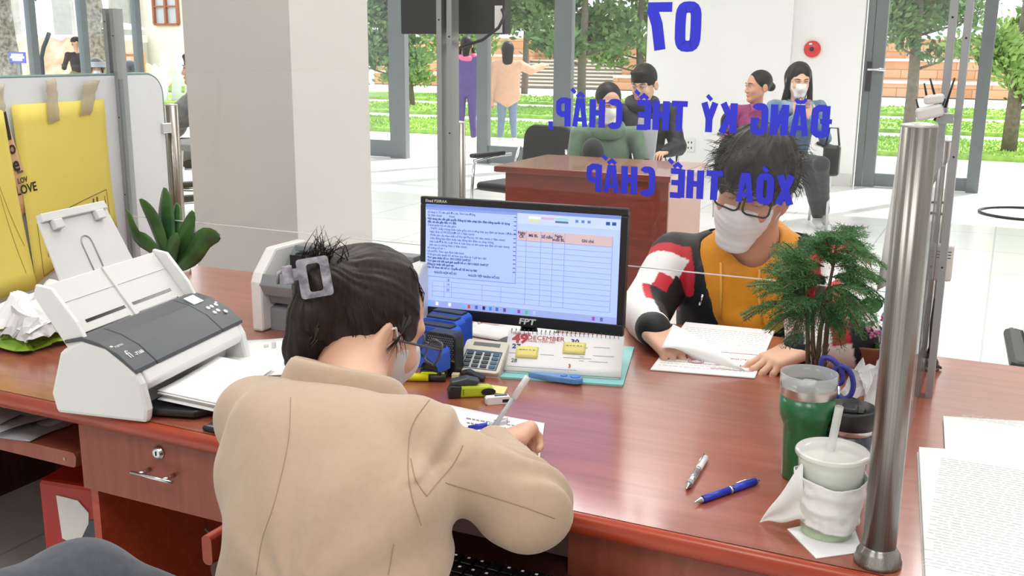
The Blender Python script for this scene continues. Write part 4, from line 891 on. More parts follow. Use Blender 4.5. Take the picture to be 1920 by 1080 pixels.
# ---- printer behind the clerk
pa = Pz(472, 640, ZD); px_ = Py(472, 600, 1.79)[0]; pr = thing('laser_printer', 'grey and white laser printer behind the clerk, papers in its slot', 'printer', (px_, 1.79, ZT), .0)
pw = Py(766, 480, 1.79)[0]-px_; ph = Py(600, 472, 1.86)[2]-ZD; M_prn = mat('printer_grey', '878b90', .35)
pro = [(0, 0), (.2, 0), (.2, ph-.015), (.17, ph), (.06, ph), (.01, ph-.05), (0, ph-.07)]
for x_ in (0, pw-.03): mb = MB(); mb.prism(pro, x_, x_+.03, 'x'); mb.build('side_wall', M_wht, pr, bevel=.006)
mb = MB(); mb.prism([(.03, 0), (.2, 0), (.2, ph-.02), (.17, ph-.005), (.13, ph-.005), (.09, ph-.045), (.02, ph-.075), (.03, ph-.12), (.06, ph-.13), (.06, .06), (.03, .05)], .03, pw-.03, 'x'); mb.build('body', M_prn, pr)
mb = MB(); mb.prism([(.0, ph-.075), (.012, ph-.05), (.03, ph-.07), (.03, ph-.10), (.01, ph-.1)], .01, pw-.01, 'x'); mb.build('front_lip', M_prn, pr, bevel=.003)
MB().box(.05, pw-.05, .1, .135, ph-.012, ph+.002, b=.003).build('top_lid', M_prn, pr); MB().box(.06, pw-.08, .07, .1, ph-.05, ph-.015).build('paper_slot', M_blackgl, pr)
MB().box(pw-.022, pw-.012, -.001, .002, ph-.1, ph-.06).build('control_strip', M_prn, pr); MB().ball((pw-.012, .0, ph-.055), .003).build('indicator', mat('led_blue', '5a7cf0', .4, emis='5a7cf0', es=1), pr)
for k in range(3): MB().sheet(lambda u, v: (.07+.15*u+.006*k, .11-.09*v, ph-.04-.028*v+.003*k), 3, 5, .0006).build('printed_sheet', M_paper, label='sheet in the printer slot, '+('lowest', 'middle', 'topmost')[k]+' of three', cat='paper', group='sheets in the printer slot', loc=pr.location)
t = thing('paper_stack', 'papers lying in front of the printer, left of the clerk', 'paper', (Pz(505, 690, ZD)[0], Pz(505, 690, ZD)[1], ZT), .35)
for k in range(5): MB().sheet(lambda u, v: (-.1+.21*u, -.13+.26*v, .004+.005*k+.003*math.sin(u*5+k)), 6, 6, .0008).build('sheet', M_paper2, t, rot=(0, 0, .08*k-.16))
mb = MB(); p = Pz(500, 672, ZD); [mb.box(-.004+.02*k, .004+.02*k, -.004, .004, 0, .03+.008*(k % 2), b=.001) for k in range(2)]; tag(mb.build('paper_clips', M_lgrey, loc=(p[0], p[1], ZT)), 'small pale plastic clips in front of the printer', 'clip')
# ---- plant in a pot behind the scanner and sanitizer bottle
M_leaf = mat('dark_leaf', '2f5a34', .35, c2='4c7a45', scale=14); 
pp = Py(322, 520, 1.98); t = thing('potted_plant', 'broad-leaved potted plant behind the scanner', 'plant', (pp[0], 1.98, ZD))
MB().lathe([(.035, 0), (.045, .06), (.047, .065), (.04, .065), (.038, .055)], 24).build('pot', mat('pot_white', 'dddad2', .4), t)
def leaf(mb, pts, w_, fold=.3, n=10):
    P_ = [Vector(p) for p in pts]
    def bz(u): 
        k = u*(len(P_)-1); i = min(int(k), len(P_)-2); f = k-i; a = P_[max(i-1, 0)]; b, c, d = P_[i], P_[i+1], P_[min(i+2, len(P_)-1)]
        return .5*((2*b)+(c-a)*f+(2*a-5*b+4*c-d)*f*f+(3*b-a-3*c+d)*f**3)
    def fn(u, v):
        c = bz(u); tt = (bz(min(u+.02, 1))-bz(max(u-.02, 0))).normalized(); s_ = tt.cross(Vector((.25, 1, .1))).normalized(); nn = s_.cross(tt); w2 = w_*(math.sin(PI*min(1, u*.93+.04))**.75)
        return c+s_*w2*(v-.5)*2+nn*abs(v-.5)*2*w2*fold
    mb.sheet(fn, n, 6, .0012)
def lp(l, y=1.98, ys=0): return [tuple(Vector(Py(a, b, y+ys*i/(len(l)-1)))-Vector((pp[0], 1.98, ZD))) for i, (a, b) in enumerate(l)]
for l, w_, ys in (([(318, 500), (305, 430), (308, 352)], .040, .02), ([(314, 500), (285, 420), (262, 373)], .032, -.03), ([(314, 500), (280, 465), (250, 440), (236, 392)], .028, -.05), ([(318, 505), (318, 470), (334, 440)], .024, -.05), ([(322, 500), (340, 450), (362, 396)], .026, -.02), ([(326, 505), (355, 480), (380, 448), (412, 444)], .030, -.06), ([(322, 500), (325, 420), (330, 380)], .026, .04)):
    mb = MB(); leaf(mb, lp(l, ys=ys), w_); mb.build('leaf', M_leaf, t)
p = Py(258, 480, 2.06); t = thing('sanitizer_bottle', 'clear hand sanitizer bottle with a white pump between divider and plant', 'bottle', (p[0], 2.06, ZD)); zt = Py(258, 418, 2.06)[2]-ZD
MB().lathe([(.022, 0), (.024, .01), (.024, zt-.07), (.012, zt-.045), (.012, zt-.035)], 24).build('bottle_body', film('clear_plastic', 'dfe6ea', .45, .1), t); MB().lathe([(.013, zt-.035), (.013, zt-.022), (.005, zt-.02), (.005, zt-.008), (.01, zt-.006), (.01, zt)], 20).build('pump', M_wht, t)
# ---- crumpled paper bag at the left
t = thing('crumpled_bag', 'torn crumpled white paper and green foil bag at the left edge', 'bag', (Pz(45, 640, ZD)[0], Pz(45, 640, ZD)[1], ZT), -.1)
def crump(mb, x0, x1, y0, y1, z0, hz, amp, sd, n=15):
    P_ = {}
    def fn(u, v):
        e = min(u, 1-u, v, 1-v)*4; e = min(1, max(0, e)); q = np.array([[u*3.1+sd, v*3.3, sd*.7]]); q2 = q*2.3
        z = z0+hz*(.25+.75*e)*(.6+1.5*abs(noise3(q*.8)[0]))+amp*.6*noise3(q*1.5)[0]
        return (x0+(x1-x0)*u+.03*noise3(q*1.7+9)[0], y0+(y1-y0)*v+.03*noise3(q*1.7+5)[0], max(.002, z))
    mb.sheet(fn, n, n, .0012, smooth=False)
mb = MB(); crump(mb, -.13, .10, -.055, .17, .035, .07, .05, 2.3); mb.build('white_paper', mat('wrapping_white', 'f0f0ef', .6), t)
mb = MB(); crump(mb, -.14, .10, -.075, .09, .0, .035, .03, 5.1); mb.build('green_foil', mat('lime_foil', 'b6cf3a', .3, c2='6f9a28', scale=10), t)
mb = MB(); crump(mb, .0, .11, -.06, .06, .02, .06, .05, 8.4, 14); mb.build('torn_flap', mat('wrapping_grey', 'dadbdc', .6), t)
# ---- stamps
M_sb = mat('stamp_blue', '2d5fd0', .4); M_sd = mat('stamp_black', '26282c', .4)
def stamp(x, y, w_, d_, h_s, lb, rz=-.05, top='b', rise=.0, name='rubber_stamp'):
    t = thing(name, lb, 'stamp', (x, y, ZT), rz, 'self-inking stamps beside the monitor'); hw = w_/2
    out = [(-hw, h_s*.32), (-hw, h_s*.9)]+arc(-hw+.012, h_s-.012, .012, PI, PI/2, 5)+arc(hw-.012, h_s-.012, .012, PI/2, 0, 5)+[(hw, h_s*.32)]+[(hw*.72*math.cos(a), h_s*.34+hw*.62*math.sin(a)) for a in np.linspace(0, PI, 12)]
    mb = MB(); mb.prism(out, -d_/2, d_/2, 'y'); mb.build('handle_shell', M_sb, t, bevel=.002)
    mb = MB(); mb.box(-hw*.86, hw*.86, -d_*.42, d_*.42, 0, h_s*.3, b=.002).box(-hw*.7, hw*.7, -d_*.3, d_*.3, h_s*.3, h_s*.62); mb.build('base', M_sd, t)
    MB().box(-hw*.8, hw*.8, -d_*.35, d_*.35, h_s-.002, h_s+.004, b=.002).build('top_plate', M_sd, t); return t
def dp(px, py, y): p = Py(px, py, y); return p[0]
stamp(dp(845, 650, 1.83), 1.828, .088, .036, Py(845, 586, 1.828)[2]-ZD, 'blue stamp at the back of the stamp row, nearest the monitor')
stamp(dp(832, 650, 1.79), 1.79, .086, .036, Py(830, 596, 1.79)[2]-ZD, 'blue stamp second from the monitor in the stamp row')
stamp(dp(823, 660, 1.752), 1.752, .088, .036, Py(826, 611, 1.752)[2]-ZD, 'blue stamp directly behind the black mesh stamp')
stamp(dp(815, 690, 1.675), 1.672, .055, .034, Py(818, 650, 1.672)[2]-ZD, 'smallest blue stamp, front of the row by the glasses')
x = dp(834, 690, 1.713); hs = Py(834, 621, 1.713)[2]-ZD; t = thing('mesh_stamp', 'black stamp with a perforated mesh face in front of the blue ones', 'stamp', (x, 1.713, ZT), -.05)
MB().prism(rrect(-.035, .035, 0, hs, .012), -.016, .016, 'y').build('shell', M_sd, t, bevel=.002); mb = MB()
for i in range(13):
    for j in range(11): mb.lathe([(.0014, 0), (.0014, .0003)], 6, TR(-.027+.0045*i+.0022*(j % 2), -.0162, hs*.38+.0045*j, rx=PI/2), smooth=False)
mb.build('mesh_dots', mat('dot_grey', '8d9195', .5), t, kind='stuff'); text('.com.vn', .008, mat('yellow_print', 'd8c84a', .6), t, TR(.008, -.0168, hs*.36, rx=PI/2))
# ---- calculator
a, r_, w_, d_ = fr((855, 700), (936, 709), (894, 640)); zc_ = Py(926, 641, a[1]+.07)[2]-ZD-.008; ct_ = math.atan2(zc_, .07); d_ = math.hypot(zc_, .07); t = thing('calculator', 'cream calculator with dark keys between the stamps and the calendar', 'calculator', (a[0], a[1], ZT), (ct_, 0, r_))
mb = MB(); mb.prism(rrect(0, w_, 0, d_, .008), 0, .012); mb.build('case', mat('cream_plastic', 'd9d3c2', .45), t, bevel=.002)
MB().box(w_*.2, w_*.82, d_*.8, d_*.91, .012, .0126).build('display', mat('lcd_dark', '3c4238', .2), t)
MB().box(w_*.09, w_*.93, d_*.08, d_*.66, .012, .0123).build('keypad_panel', mat('navy', '2c4a6a', .4), t); MB().box(w_*.12, w_*.9, d_*.10, d_*.60, .0123, .0126).build('keypad_field', mat('pale_field', 'c9ccc6', .5), t)
for i in range(4):
    for j in range(4): MB().box(w_*(.14+.2*i), w_*(.29+.2*i), d_*(.12+.125*j), d_*(.205+.125*j), .0126, .0155, b=.001).build('key', mat('navy_key', '22303f', .4) if i < 3 else mat('teal_key', '2d5c7a', .4), t)
# ---- teal folder, calendar
a, r_, w_, d_ = fr((938, 710), (1168, 726), (965, 640)); MB().prism(rrect(0, w_, 0, d_, .003), 0, .004).build('teal_folder', mat('teal_card', '8fd0cc', .5), label='pale teal folder lying under the desk calendar', cat='folder', loc=(a[0], a[1], ZT), rot=(0, 0, r_))
tz2 = ZT+.0045
a, r_, w_, d_ = fr((943, 693), (1164, 707), (965, 625), ZD+.010); d_ = .062; zq = Py(966, 622, a[1]+d_)[2]-ZD; t = thing('desk_calendar', 'spiral desk calendar open at week 49 with two yellow notes', 'calendar', (a[0], a[1], tz2), (.0, 0, r_))
ri = zq-.008
mb = MB(); mb.sheet(lambda u, v: (w_*u, d_*v, .004+ri*v), 4, 6, .004); pg = mb.build('page', M_paper2, t); MB().prism([(0, 0), (d_*.9, 0), (d_, ri)], .004, w_-.004, 'x').build('stand', mat('calendar_card', 'cfd8d6', .6), t)
ca = math.atan2(ri, d_)
def cM(x, y): return TR(x, y, .0080+ri*y/d_, rx=ca)
for k in range(26): MB().tube([(w_*(.03+.037*k), d_-.004+.005*math.cos(q), ri+.006+.0045*math.sin(q)) for q in np.linspace(0, 2*PI, 9)], .0006, 5).build('spiral_ring', M_sd, t)
text('TUẦN WEEK', .0065, M_red, pg, cM(w_*.04, d_*.87), bold=.01); text('49', .028, M_red, pg, cM(w_*.045, d_*.67), bold=.045, sx=1.1); text('DECEMBER', .0135, M_red, pg, cM(w_*.17, d_*.76), sx=1.15)
text('THÁNG 12 NĂM 2023', .006, M_red, pg, cM(w_*.17, d_*.7)); M_navy = mat('navy_print', '33418a', .7)
text('27', .014, M_navy, pg, cM(w_*.05, d_*.52), bold=.03, sx=1.2); text('30', .014, M_navy, pg, cM(w_*.55, d_*.72), bold=.03, sx=1.2); text('28', .012, mat('grey_num', '6a6e7c', .7), pg, cM(w_*.06, d_*.17), bold=.02); text('3', .012, M_red, pg, cM(w_*.55, d_*.11), bold=.02); text('+', .014, M_text, pg, cM(w_*.42, d_*.76))
mb = MB()
for u, v, l in ((.03, .4, .22), (.3, .4, .12), (.5, .63, .2), (.5, .36, .24), (.72, .3, .16), (.75, .45, .18), (.03, .06, .6), (.75, .66, .14), (.64, .5, .04), (.64, .4, .04), (.64, .3, .04)): mb.box(w_*u, w_*(u+l), d_*v, d_*v+.0007, .0078+ri*v, .0082+ri*v)
mb.build('printed_rules', M_text, pg)
for u, v, lb in ((.09, .28, 'yellow note on the left half of the calendar page'), (.49, .45, 'yellow note on the right half of the calendar page')):
    n_ = MB(); n_.M = TR(w_*u, d_*v, .0088+ri*v, rx=ca); n_.sheet(lambda p, q: (.045*p, .026*q, .0012*math.sin(p*3)), 5, 3, .0003)
    o = n_.build('sticky_note', mat('note_yellow', 'efe48c', .7), label=lb, cat='note', group='yellow notes on the calendar', loc=t.location, rot=t.rotation_euler)
    m2 = MB(); m2.M = n_.M; [m2.box(.006+.007*k, .006+.007*k+random.uniform(.002, .006), .017, .0186, .0014, .0017) for k in range(5)]; m2.build('handwriting', M_text, o)
# white papers under the monitor
for k, (c, lb) in enumerate([((905, 632), 'white paper lying under the monitor, left of the calendar'), ((975, 628), 'white paper lying under the monitor, behind the calendar')]):
    a = Pz(*c, ZD); MB().sheet(lambda u, v: (-.07+.14*u, -.04+.09*v, .001+.004*v), 4, 4, .0008).build('loose_paper', M_paper, label=lb, cat='paper', loc=(a[0], a[1]+.03, ZT+.002*k), rot=(0, 0, -.1+.2*k))
a = Pz(898, 612, ZD); tag(MB().tube([(0, 0, .006), (-.03, .08, .006)], .003, 8).build('white_pen', M_wht, loc=(a[0], a[1], ZT)), 'thin white pen lying under the left end of the monitor', 'pen')
# ---- small stationery
a, b = Pz(752, 714, ZD), Pz(836, 716, ZD); t = thing('highlighter', 'yellow highlighter with black cap beside the face mask', 'highlighter', (a[0], a[1], ZT), math.atan2(b[1]-a[1], b[0]-a[0])); l = float(np.hypot(*(b-a)[:2]))
MB().cyl((-.03, 0, .008), (l*.62, 0, .008), .008).build('barrel', mat('neon_yellow', 'e8e81c', .4), t); MB().cyl((l*.62, 0, .008), (l, 0, .008), .0075).build('cap', M_sd, t); MB().box(l*.45, l*.97, -.003, .003, .0155, .0185, b=.001).build('clip', mat('neon_yellow', 'e8e81c', .4), t)
a, b = Pz(846, 748, ZD), Pz(928, 744, ZD); t = thing('stapler', 'lime green and black stapler in front of the calculator', 'stapler', (a[0], a[1], ZT), math.atan2(b[1]-a[1], b[0]-a[0])); l = float(np.hypot(*(b-a)[:2]))
MB().prism([(0, 0), (l, 0), (l, .012), (l*.9, .02), (l*.2, .022), (0, .015)], -.0, .022, 'y').build('grip', mat('lime_plastic', 'c3d62e', .4), t, bevel=.004)
MB().prism([(-.004, 0), (.018, 0), (.02, .022), (.0, .024), (-.006, .012)], -.001, .023, 'y').build('nose', M_sd, t, bevel=.002); MB().prism([(l*.72, .006)]+[(l*.85+.014*math.cos(q), .010+.007*math.sin(q)) for q in np.linspace(PI, -PI, 14)[:-1]], -.0012, .0, 'y').build('grip_pad', M_sd, t)
MB().prism([(-.0, .021), (.05, .022), (.055, .03), (.03, .036), (.0, .03)], .004, .03, 'y').build('lever', mat('lever_grey', '3b3e42', .4), t, bevel=.003); mb = MB(); [mb.box(.022, .024, -.0012, 0, z, z+.0015) for z in (.006, .01, .014)]; mb.build('marks', M_sd, t)
a = Pz(868, 716, ZD); t = thing('tape_dispenser', 'small black tape dispenser behind the lime stapler', 'dispenser', (a[0]-.01, a[1], ZT), .3); MB().prism([(0, 0), (.05, 0), (.052, .008), (.035, .014), (.02, .022), (.006, .018)], 0, .018, 'y').build('body', M_sd, t, bevel=.003); MB().box(-.014, 0, .002, .016, .0, .012).build('tape_end', mat('cream_tape', 'e2d9a8', .6), t)
a = Pz(905, 740, ZD); t = thing('note_pad', 'small pad of pale yellow notes behind the eraser', 'note', (a[0], a[1], ZT), .4); MB().prism([(0, 0), (.04, -.01), (.045, .03), (.01, .04)], 0, .006).build('pad', mat('note_pale', 'f0e79a', .7), t)
a, b = Pz(914, 760, ZD), Pz(957, 757, ZD); t = thing('eraser', 'white eraser in a printed paper sleeve below the note pad', 'eraser', (a[0], a[1], ZT), math.atan2(b[1]-a[1], b[0]-a[0])); l = float(np.hypot(*(b-a)[:2]))
MB().box(-.003, l, 0, .014, 0, .013, b=.002).build('rubber', M_wht, t); MB().box(0, l-.002, -.0005, .0145, .0, .0136).build('sleeve', M_paper, t); MB().box(l*.65, l-.003, -.0008, -.0004, .003, .009).build('barcode', M_sd, t); MB().box(l*.35, l-.004, .006, .013, .0136, .0139).build('blue_print', M_navy, t)
a, b = Pz(990, 712, ZD), Pz(1095, 722, ZD); t = thing('correction_tape', 'clear and blue correction tape roller on the teal folder edge', 'correction tape', (a[0], a[1], ZT+.004), math.atan2(b[1]-a[1], b[0]-a[0])); l = float(np.hypot(*(b-a)[:2]))
mc = film('blue_clear', '6fa4e6', .75, .15); MB().prism([(0, .0), (l*.5, -.012)]+arc(l-.016, -.002, .014, -PI/2, PI/2, 8)+[(l*.5, .012), (0, .006)], 0, .011).build('shell', mc, t, bevel=.002)
for cx_, r2 in ((l-.018, .010), (l-.04, .007)): MB().lathe([(r2, .011), (r2, .0125), (r2*.4, .0125)], 20, TR(cx_, 0, 0)).build('reel', mat('reel_blue', '4b8be0', .4), t)
# form under the clerk's hand
a, r_, w_, d_ = fr((905, 935), (968, 880), (832, 760)); c = [Pz(*q, ZD) for q in ((832, 762), (1021, 795), (985, 850), (860, 950))]
ctr = sum(c)/4; t = thing('paper_form', 'printed white form under the clerk writing hand', 'paper', (ctr[0], ctr[1], ZT)); cc = [q-ctr for q in c]
r1 = math.atan2((c[1]-c[0])[1], (c[1]-c[0])[0])
def pf(u, v): 
    p = (cc[3]*(1-u)+(cc[2]+(cc[3]-cc[0])*.3)*u)*(1-v)+(cc[0]*(1-u)+cc[1]*u)*v; return (p[0], p[1], .0012+.008*max(0, (1-u)*v-.55))
MB().sheet(pf, 10, 10, .0005).build('sheet', M_paper2, t)
t2 = thing('x', None, None); bpy.data.objects.remove(t2)
mb = MB()
for k in range(9):
    v = .86-.055*k; u = .12+(.1 if k < 3 else 0)
    while u < (.8 if k < 3 else .92): 
        l = random.uniform(.02, .05); q = [pf(u, v), pf(min(u+l, .95), v), pf(min(u+l, .95), v+(.02 if k < 2 else .012)), pf(u, v+(.02 if k < 2 else .012))]; mb.add([(x, y, z+.0005) for x, y, z in q], [(0, 1, 2, 3)]); u += l+.01
mb.build('print', M_text, t); q = [pf(.45, .36), pf(.56, .36), pf(.56, .385), pf(.45, .385)]; MB().add([(x, y, z+.0006) for x, y, z in q], [(0, 1, 2, 3)]).build('red_print', M_red, t)
def pen(a, b, r, body, cap_, lb, name='pen', tipm=None, parts=None):
    a, b = Vector(a), Vector(b); t = thing(name, lb, 'pen', a); d = b-a; u = d.normalized()
    MB().tube([u*(d.length*.0), u*(d.length*.02), u*(d.length*.09), u*(d.length*.12)], r, 14, rr=[r*.15, r*.25, r*.8, r]).build('tip', tipm or M_chrome, t)
    MB().cyl(u*(d.length*.12), u*(d.length*.55), r*1.02).build('grip', body, t); MB().cyl(u*(d.length*.55), u*(d.length*.95), r).build('barrel', cap_, t); MB().cyl(u*(d.length*.95), u*d.length, r*.5).build('button', tipm or M_chrome, t)
    s_ = u.cross(Vector((0, 0, 1))).normalized(); k = (Vector((0, 0, 1))*.9+s_*-.4)*r*1.25; MB().tube([u*(d.length*.66)+k, u*(d.length*.96)+k, u*(d.length*.96)], r*.22, 6).build('clip', M_chrome, t)
    MB().cyl(u*(d.length*.53), u*(d.length*.57), r*1.1).build('ring', M_chrome, t); return t
r = .0052; pz = lambda x, y: tuple(Pz(x, y, ZD+r))
pen((*pz(1287, 917)[:2], ZT+r), (*pz(1324, 856)[:2], ZT+r), r, mat('silver_pen', 'c9cacb', .25, .8), mat('pearl_pen', 'eceaea', .3), 'silver and white pen lying left of the blue pen')
pen((*pz(1302, 942)[:2], ZT+r), (*pz(1422, 901)[:2], ZT+r), r, mat('pen_blue', '2438b8', .35), mat('pen_blue2', '2a40c4', .3), 'blue retractable pen with silver clip lying near the plastic cup')
# ---- tumblers, cup
def zt_at(px, py, y): return Py(px, py, y)[2]-ZD
x, y = Pz(1499, 908, ZD)[:2]; y += .03; x = Py(1502, 905, y)[0]
H = zt_at(1509, 712, y); H2 = zt_at(1512, 698, y); t = thing('green_tumbler', 'tall green tumbler with a clear lid standing beside the plastic cup', 'tumbler', (x, y, ZT)); R2 = 57*.5*0+ .0415
M_gr = mat('tumbler_green', '1f6b3d', .3, coat=.3)
MB().lathe([(R2*.70, 0), (R2*.73, .003), (R2*.78, H*.45), (R2*.80, H*.55), (R2*.96, H*.66), (R2*.985, H*.86)], 48).build('cup_wall', M_gr, t)
MB().lathe([(R2*.985, H*.86), (R2*.99, H*.865), (R2*.99, H*.945)], 48, cap=False).build('steel_rim', mat('steel_rim', 'c9c6c0', .3, 1), t); MB().lathe([(R2*.93, H*.90), (R2*.9, H*.93), (.002, H*.93)], 40, cap=False).build('lid_floor', film('clear_lid', 'e6eaea', .35, .05), t)
MB().lathe([(R2*1.0, H*.945), (R2*1.01, H*.95), (R2*1.01, H2), (R2*.96, H2), (R2*.95, H*.945)], 48, cap=False).build('clear_lid', film('clear_lid', 'e6eaea', .35, .05), t)
MB().box(-.013, .013, -.03, -.016, H*.93, H*.93+.005, b=.001).build('slide_closure', M_sd, t); MB().box(-.01, .01, -.016, .016, H*.93, H*.93+.008, b=.002).build('lid_slider', film('clear_lid', 'e6eaea', .35, .05), t)
mb = MB()
for k in range(130):
    a = random.uniform(0, 2*PI); q = R2*.85*math.sqrt(random.random()); mb.ball((q*math.cos(a), q*math.sin(a), H*.93+.0005), (random.uniform(.0008, .0024),)*3, 6, 4)
mb.build('droplets', glass('water_drops', (.8, .85, .85), .2), t, kind='stuff')
y2 = 1.53; x = Py(1592, 800, y2)[0]; H = zt_at(1597, 797, y2); Hl = zt_at(1597, 763, y2); t = thing('black_tumbler', 'black travel tumbler with a sip lid behind the plastic cup', 'tumbler', (x, y2, ZT)); R2 = .0365
MB().lathe([(R2*.72, 0), (R2*.76, .004), (R2*.97, H*.95)], 40).build('cup_wall', mat('tumbler_dark', '33363c', .25, .4, c2='5a6068', scale=30), t); MB().lathe([(R2*.97, H*.9), (R2*1.0, H*.91), (R2*1.0, H*1.0)], 40, cap=False).build('steel_rim', mat('steel_rim', 'c9c6c0', .3, 1), t)
MB().lathe([(R2*1.04, H), (R2*1.09, H+.003), (R2*1.09, Hl-.004), (R2*1.04, Hl), (R2*.95, Hl), (R2*.9, Hl-.006), (.001, Hl-.006)], 40, cap=False).build('lid', M_black, t); MB().box(-.012, .012, -.03, .0, Hl-.006, Hl+.006, b=.004).build('sip_flap', M_black, t); MB().prism([(.002, -.02), (.02, -.016), (.02, .012), (.004, .014)], Hl-.006, Hl-.002).build('sip_recess', M_blackgl, t)
x, y = Pz(1552, 1012, ZD)[:2]; y += .02; x = Py(1548, 1005, y)[0]; H = zt_at(1560, 846, y); t = thing('plastic_cup', 'frosty plastic cup wrapped in tissue with a wide straw, right foreground', 'cup', (x, y, ZT+.002)); R2 = .0475
M_milk = mat('milky_drink', 'e6eddc', .5); M_clear = film('cup_plastic', 'f0f2ee', .35, .08)
MB().lathe([(R2*.66, 0), (R2*.68, .002), (R2*.70, .022)], 40).build('green_drink', mat('matcha', 'b7dc9a', .4), t)
MB().lathe([(R2*.70, .022), (R2*.86, H*.8), (R2*.88, H*.86), (R2*.2, H*.87)], 40).build('milk_drink', M_milk, t)
MB().lathe([(R2*.7, 0), (R2*.73, .01), (R2*.92, H*.9), (R2*.93, H*.93), (R2*1.0, H*.94), (R2*1.02, H*.965), (R2*.98, H*.985), (R2*.93, H*.98)], 48, cap=False).build('cup_wall', M_clear, t)
MB().lathe([(R2*1.0, H*.985), (R2*.97, H), (R2*.8, H*.975), (R2*.3, H*.985), (.001, H*.985)], 48, cap=False).build('film_lid', film('lid_film', 'f3efec', .6, .08), t)
a, b = Py(1556, 850, y), Py(1574, 762, y); o = Vector((x, y, ZT+.002)); v = Vector(b)-Vector(a); MB().tube([Vector(a)-o-v*.9, Vector(b)-o], .0055, 16, cap=False).build('straw', film('straw_plastic', 'eef0ee', .6, .2), t)
fz = lambda a_, z_: .0045*noise3(np.array([[math.cos(a_)*2.2, math.sin(a_)*2.2, z_*38]]))[0]+.0035*noise3(np.array([[math.cos(a_)*5+9, math.sin(a_)*5, z_*60]]))[0]
M_tis = mat('tissue', 'f2f3f0', .85, bump=.5, scale=60, bdist=.002)
mb = MB(); mb.sheet(lambda u, v: ((R2*(.78+.13*v)+.003+fz(u*2*PI, v*.1))*math.cos(u*2*PI), (R2*(.78+.13*v)+.003+fz(u*2*PI, v*.1))*math.sin(u*2*PI), .016+.004*math.sin(u*13)+(H*.70-.016)*v), 64, 30, .0008); mb.build('tissue_wrap', M_tis, t)
q0 = Vector(Pz(1424, 980, ZT)); q = [q0-o, Vector(Py(1505, 868, y-.03))-o, Vector(Py(1510, 975, y-.035))-o]
mb = MB(); mb.sheet(lambda u, v: q[0]*(1-u)+(q[1]*v+q[2]*(1-v))*u+Vector((0, .006*math.sin(v*7)*u, .002*math.sin(u*9))), 10, 10, .0008); mb.build('tissue_corner', M_tis, t)
c = [Pz(*q, ZT) for q in ((1476, 993), (1530, 1048), (1618, 1036), (1600, 985), (1560, 975))]; a = c[0]; MB().prism([tuple((q-a)[:2]) for q in c], 0, .0012).build('paper_napkin', M_paper2, label='folded white napkin under the plastic cup', cat='napkin', loc=(a[0], a[1], ZT))
# ---- scissors standing in a holder
p = Pz(1560, 775, ZD); hy = 1.70; hx = Py(1585, 730, hy)[0]; t = thing('pen_holder', 'dark desk organiser cup holding the scissors, behind the tumblers', 'holder', (hx, hy, ZT)); MB().lathe([(.03, 0), (.032, .065), (.029, .065), (.028, .01)], 28).build('cup_wall', mat('holder_dark', '46301f', .5), t)
t = thing('scissors', 'scissors with two blue handle loops standing in the organiser', 'scissors', (hx, hy, ZT)); M_sc = mat('scissor_blue', '3b3f9e', .4)
for (cx_, cy_), (rx, ry), ro in (((1560, 695), (18, 28), .5), ((1580, 717), (20, 31), .1)):
    pts = []
    for a in np.linspace(0, 2*PI, 25):
        ex, ey = rx*math.cos(a), ry*math.sin(a); pts.append(Vector(Py(cx_+ex*math.cos(ro)-ey*math.sin(ro)*-1, cy_+ey*math.cos(ro)+ex*math.sin(ro)*-.4, hy+.01))-Vector((hx, hy, ZT)))
    MB().tube(pts, .0045, 8, cap=False).build('handle_loop', M_sc, t)
    MB().tube([pts[6]*1.0, (pts[6]+Vector((0, 0, -.03))), Vector((0, 0, .05)), Vector((0, .0, .008))], .003, 6).build('blade', M_chrome, t)
# ---- fern tree pot, flowers, paper cup shape, bags
M_fern = mat('fern_green', '35683a', .6, c2='4f8448', scale=8); M_bk2 = mat('stem_brown', '6a5842', .8, var=.3, scale=60)
fy = 1.80; fx = Py(1530, 700, fy)[0]; t = thing('potted_conifer', 'small feathery conifer in a pot standing before the man in the jacket', 'plant', (fx, fy, ZT))
MB().lathe([(.035, 0), (.042, .05), (.044, .055), (.038, .055), (.037, .045)], 28).build('pot', mat('pot_dark', '4a4f49', .5), t)
base = Vector((0, 0, .05)); B0 = Vector((fx, fy, ZT))
def fp(px, py, yy=fy): return Vector(Py(px, py, yy))-B0
stems = [[base+Vector((-.012, 0, 0)), fp(1515, 640), fp(1512, 560), fp(1510, 510)], [base, fp(1538, 620), fp(1550, 560), fp(1562, 500), fp(1572, 440)], [base+Vector((.012, 0, 0)), fp(1552, 600), fp(1560, 540)], [base+Vector((0, .01, 0)), fp(1524, 640), fp(1524, 580)]]
mb = MB(); [mb.tube(s_, .003, 8, rr=[.005, .004, .003, .0025, .002][:len(s_)]) for s_ in stems]
for k in range(40):
    z = random.uniform(.05, .12); a = random.uniform(0, 6.28); mb.tube([(.012*math.cos(a), .01*math.sin(a), z), (.02*math.cos(a), .018*math.sin(a), z+.02)], .0008, 4)
mb.build('stems', M_bk2, t)
fb = MB(); br_m = MB()
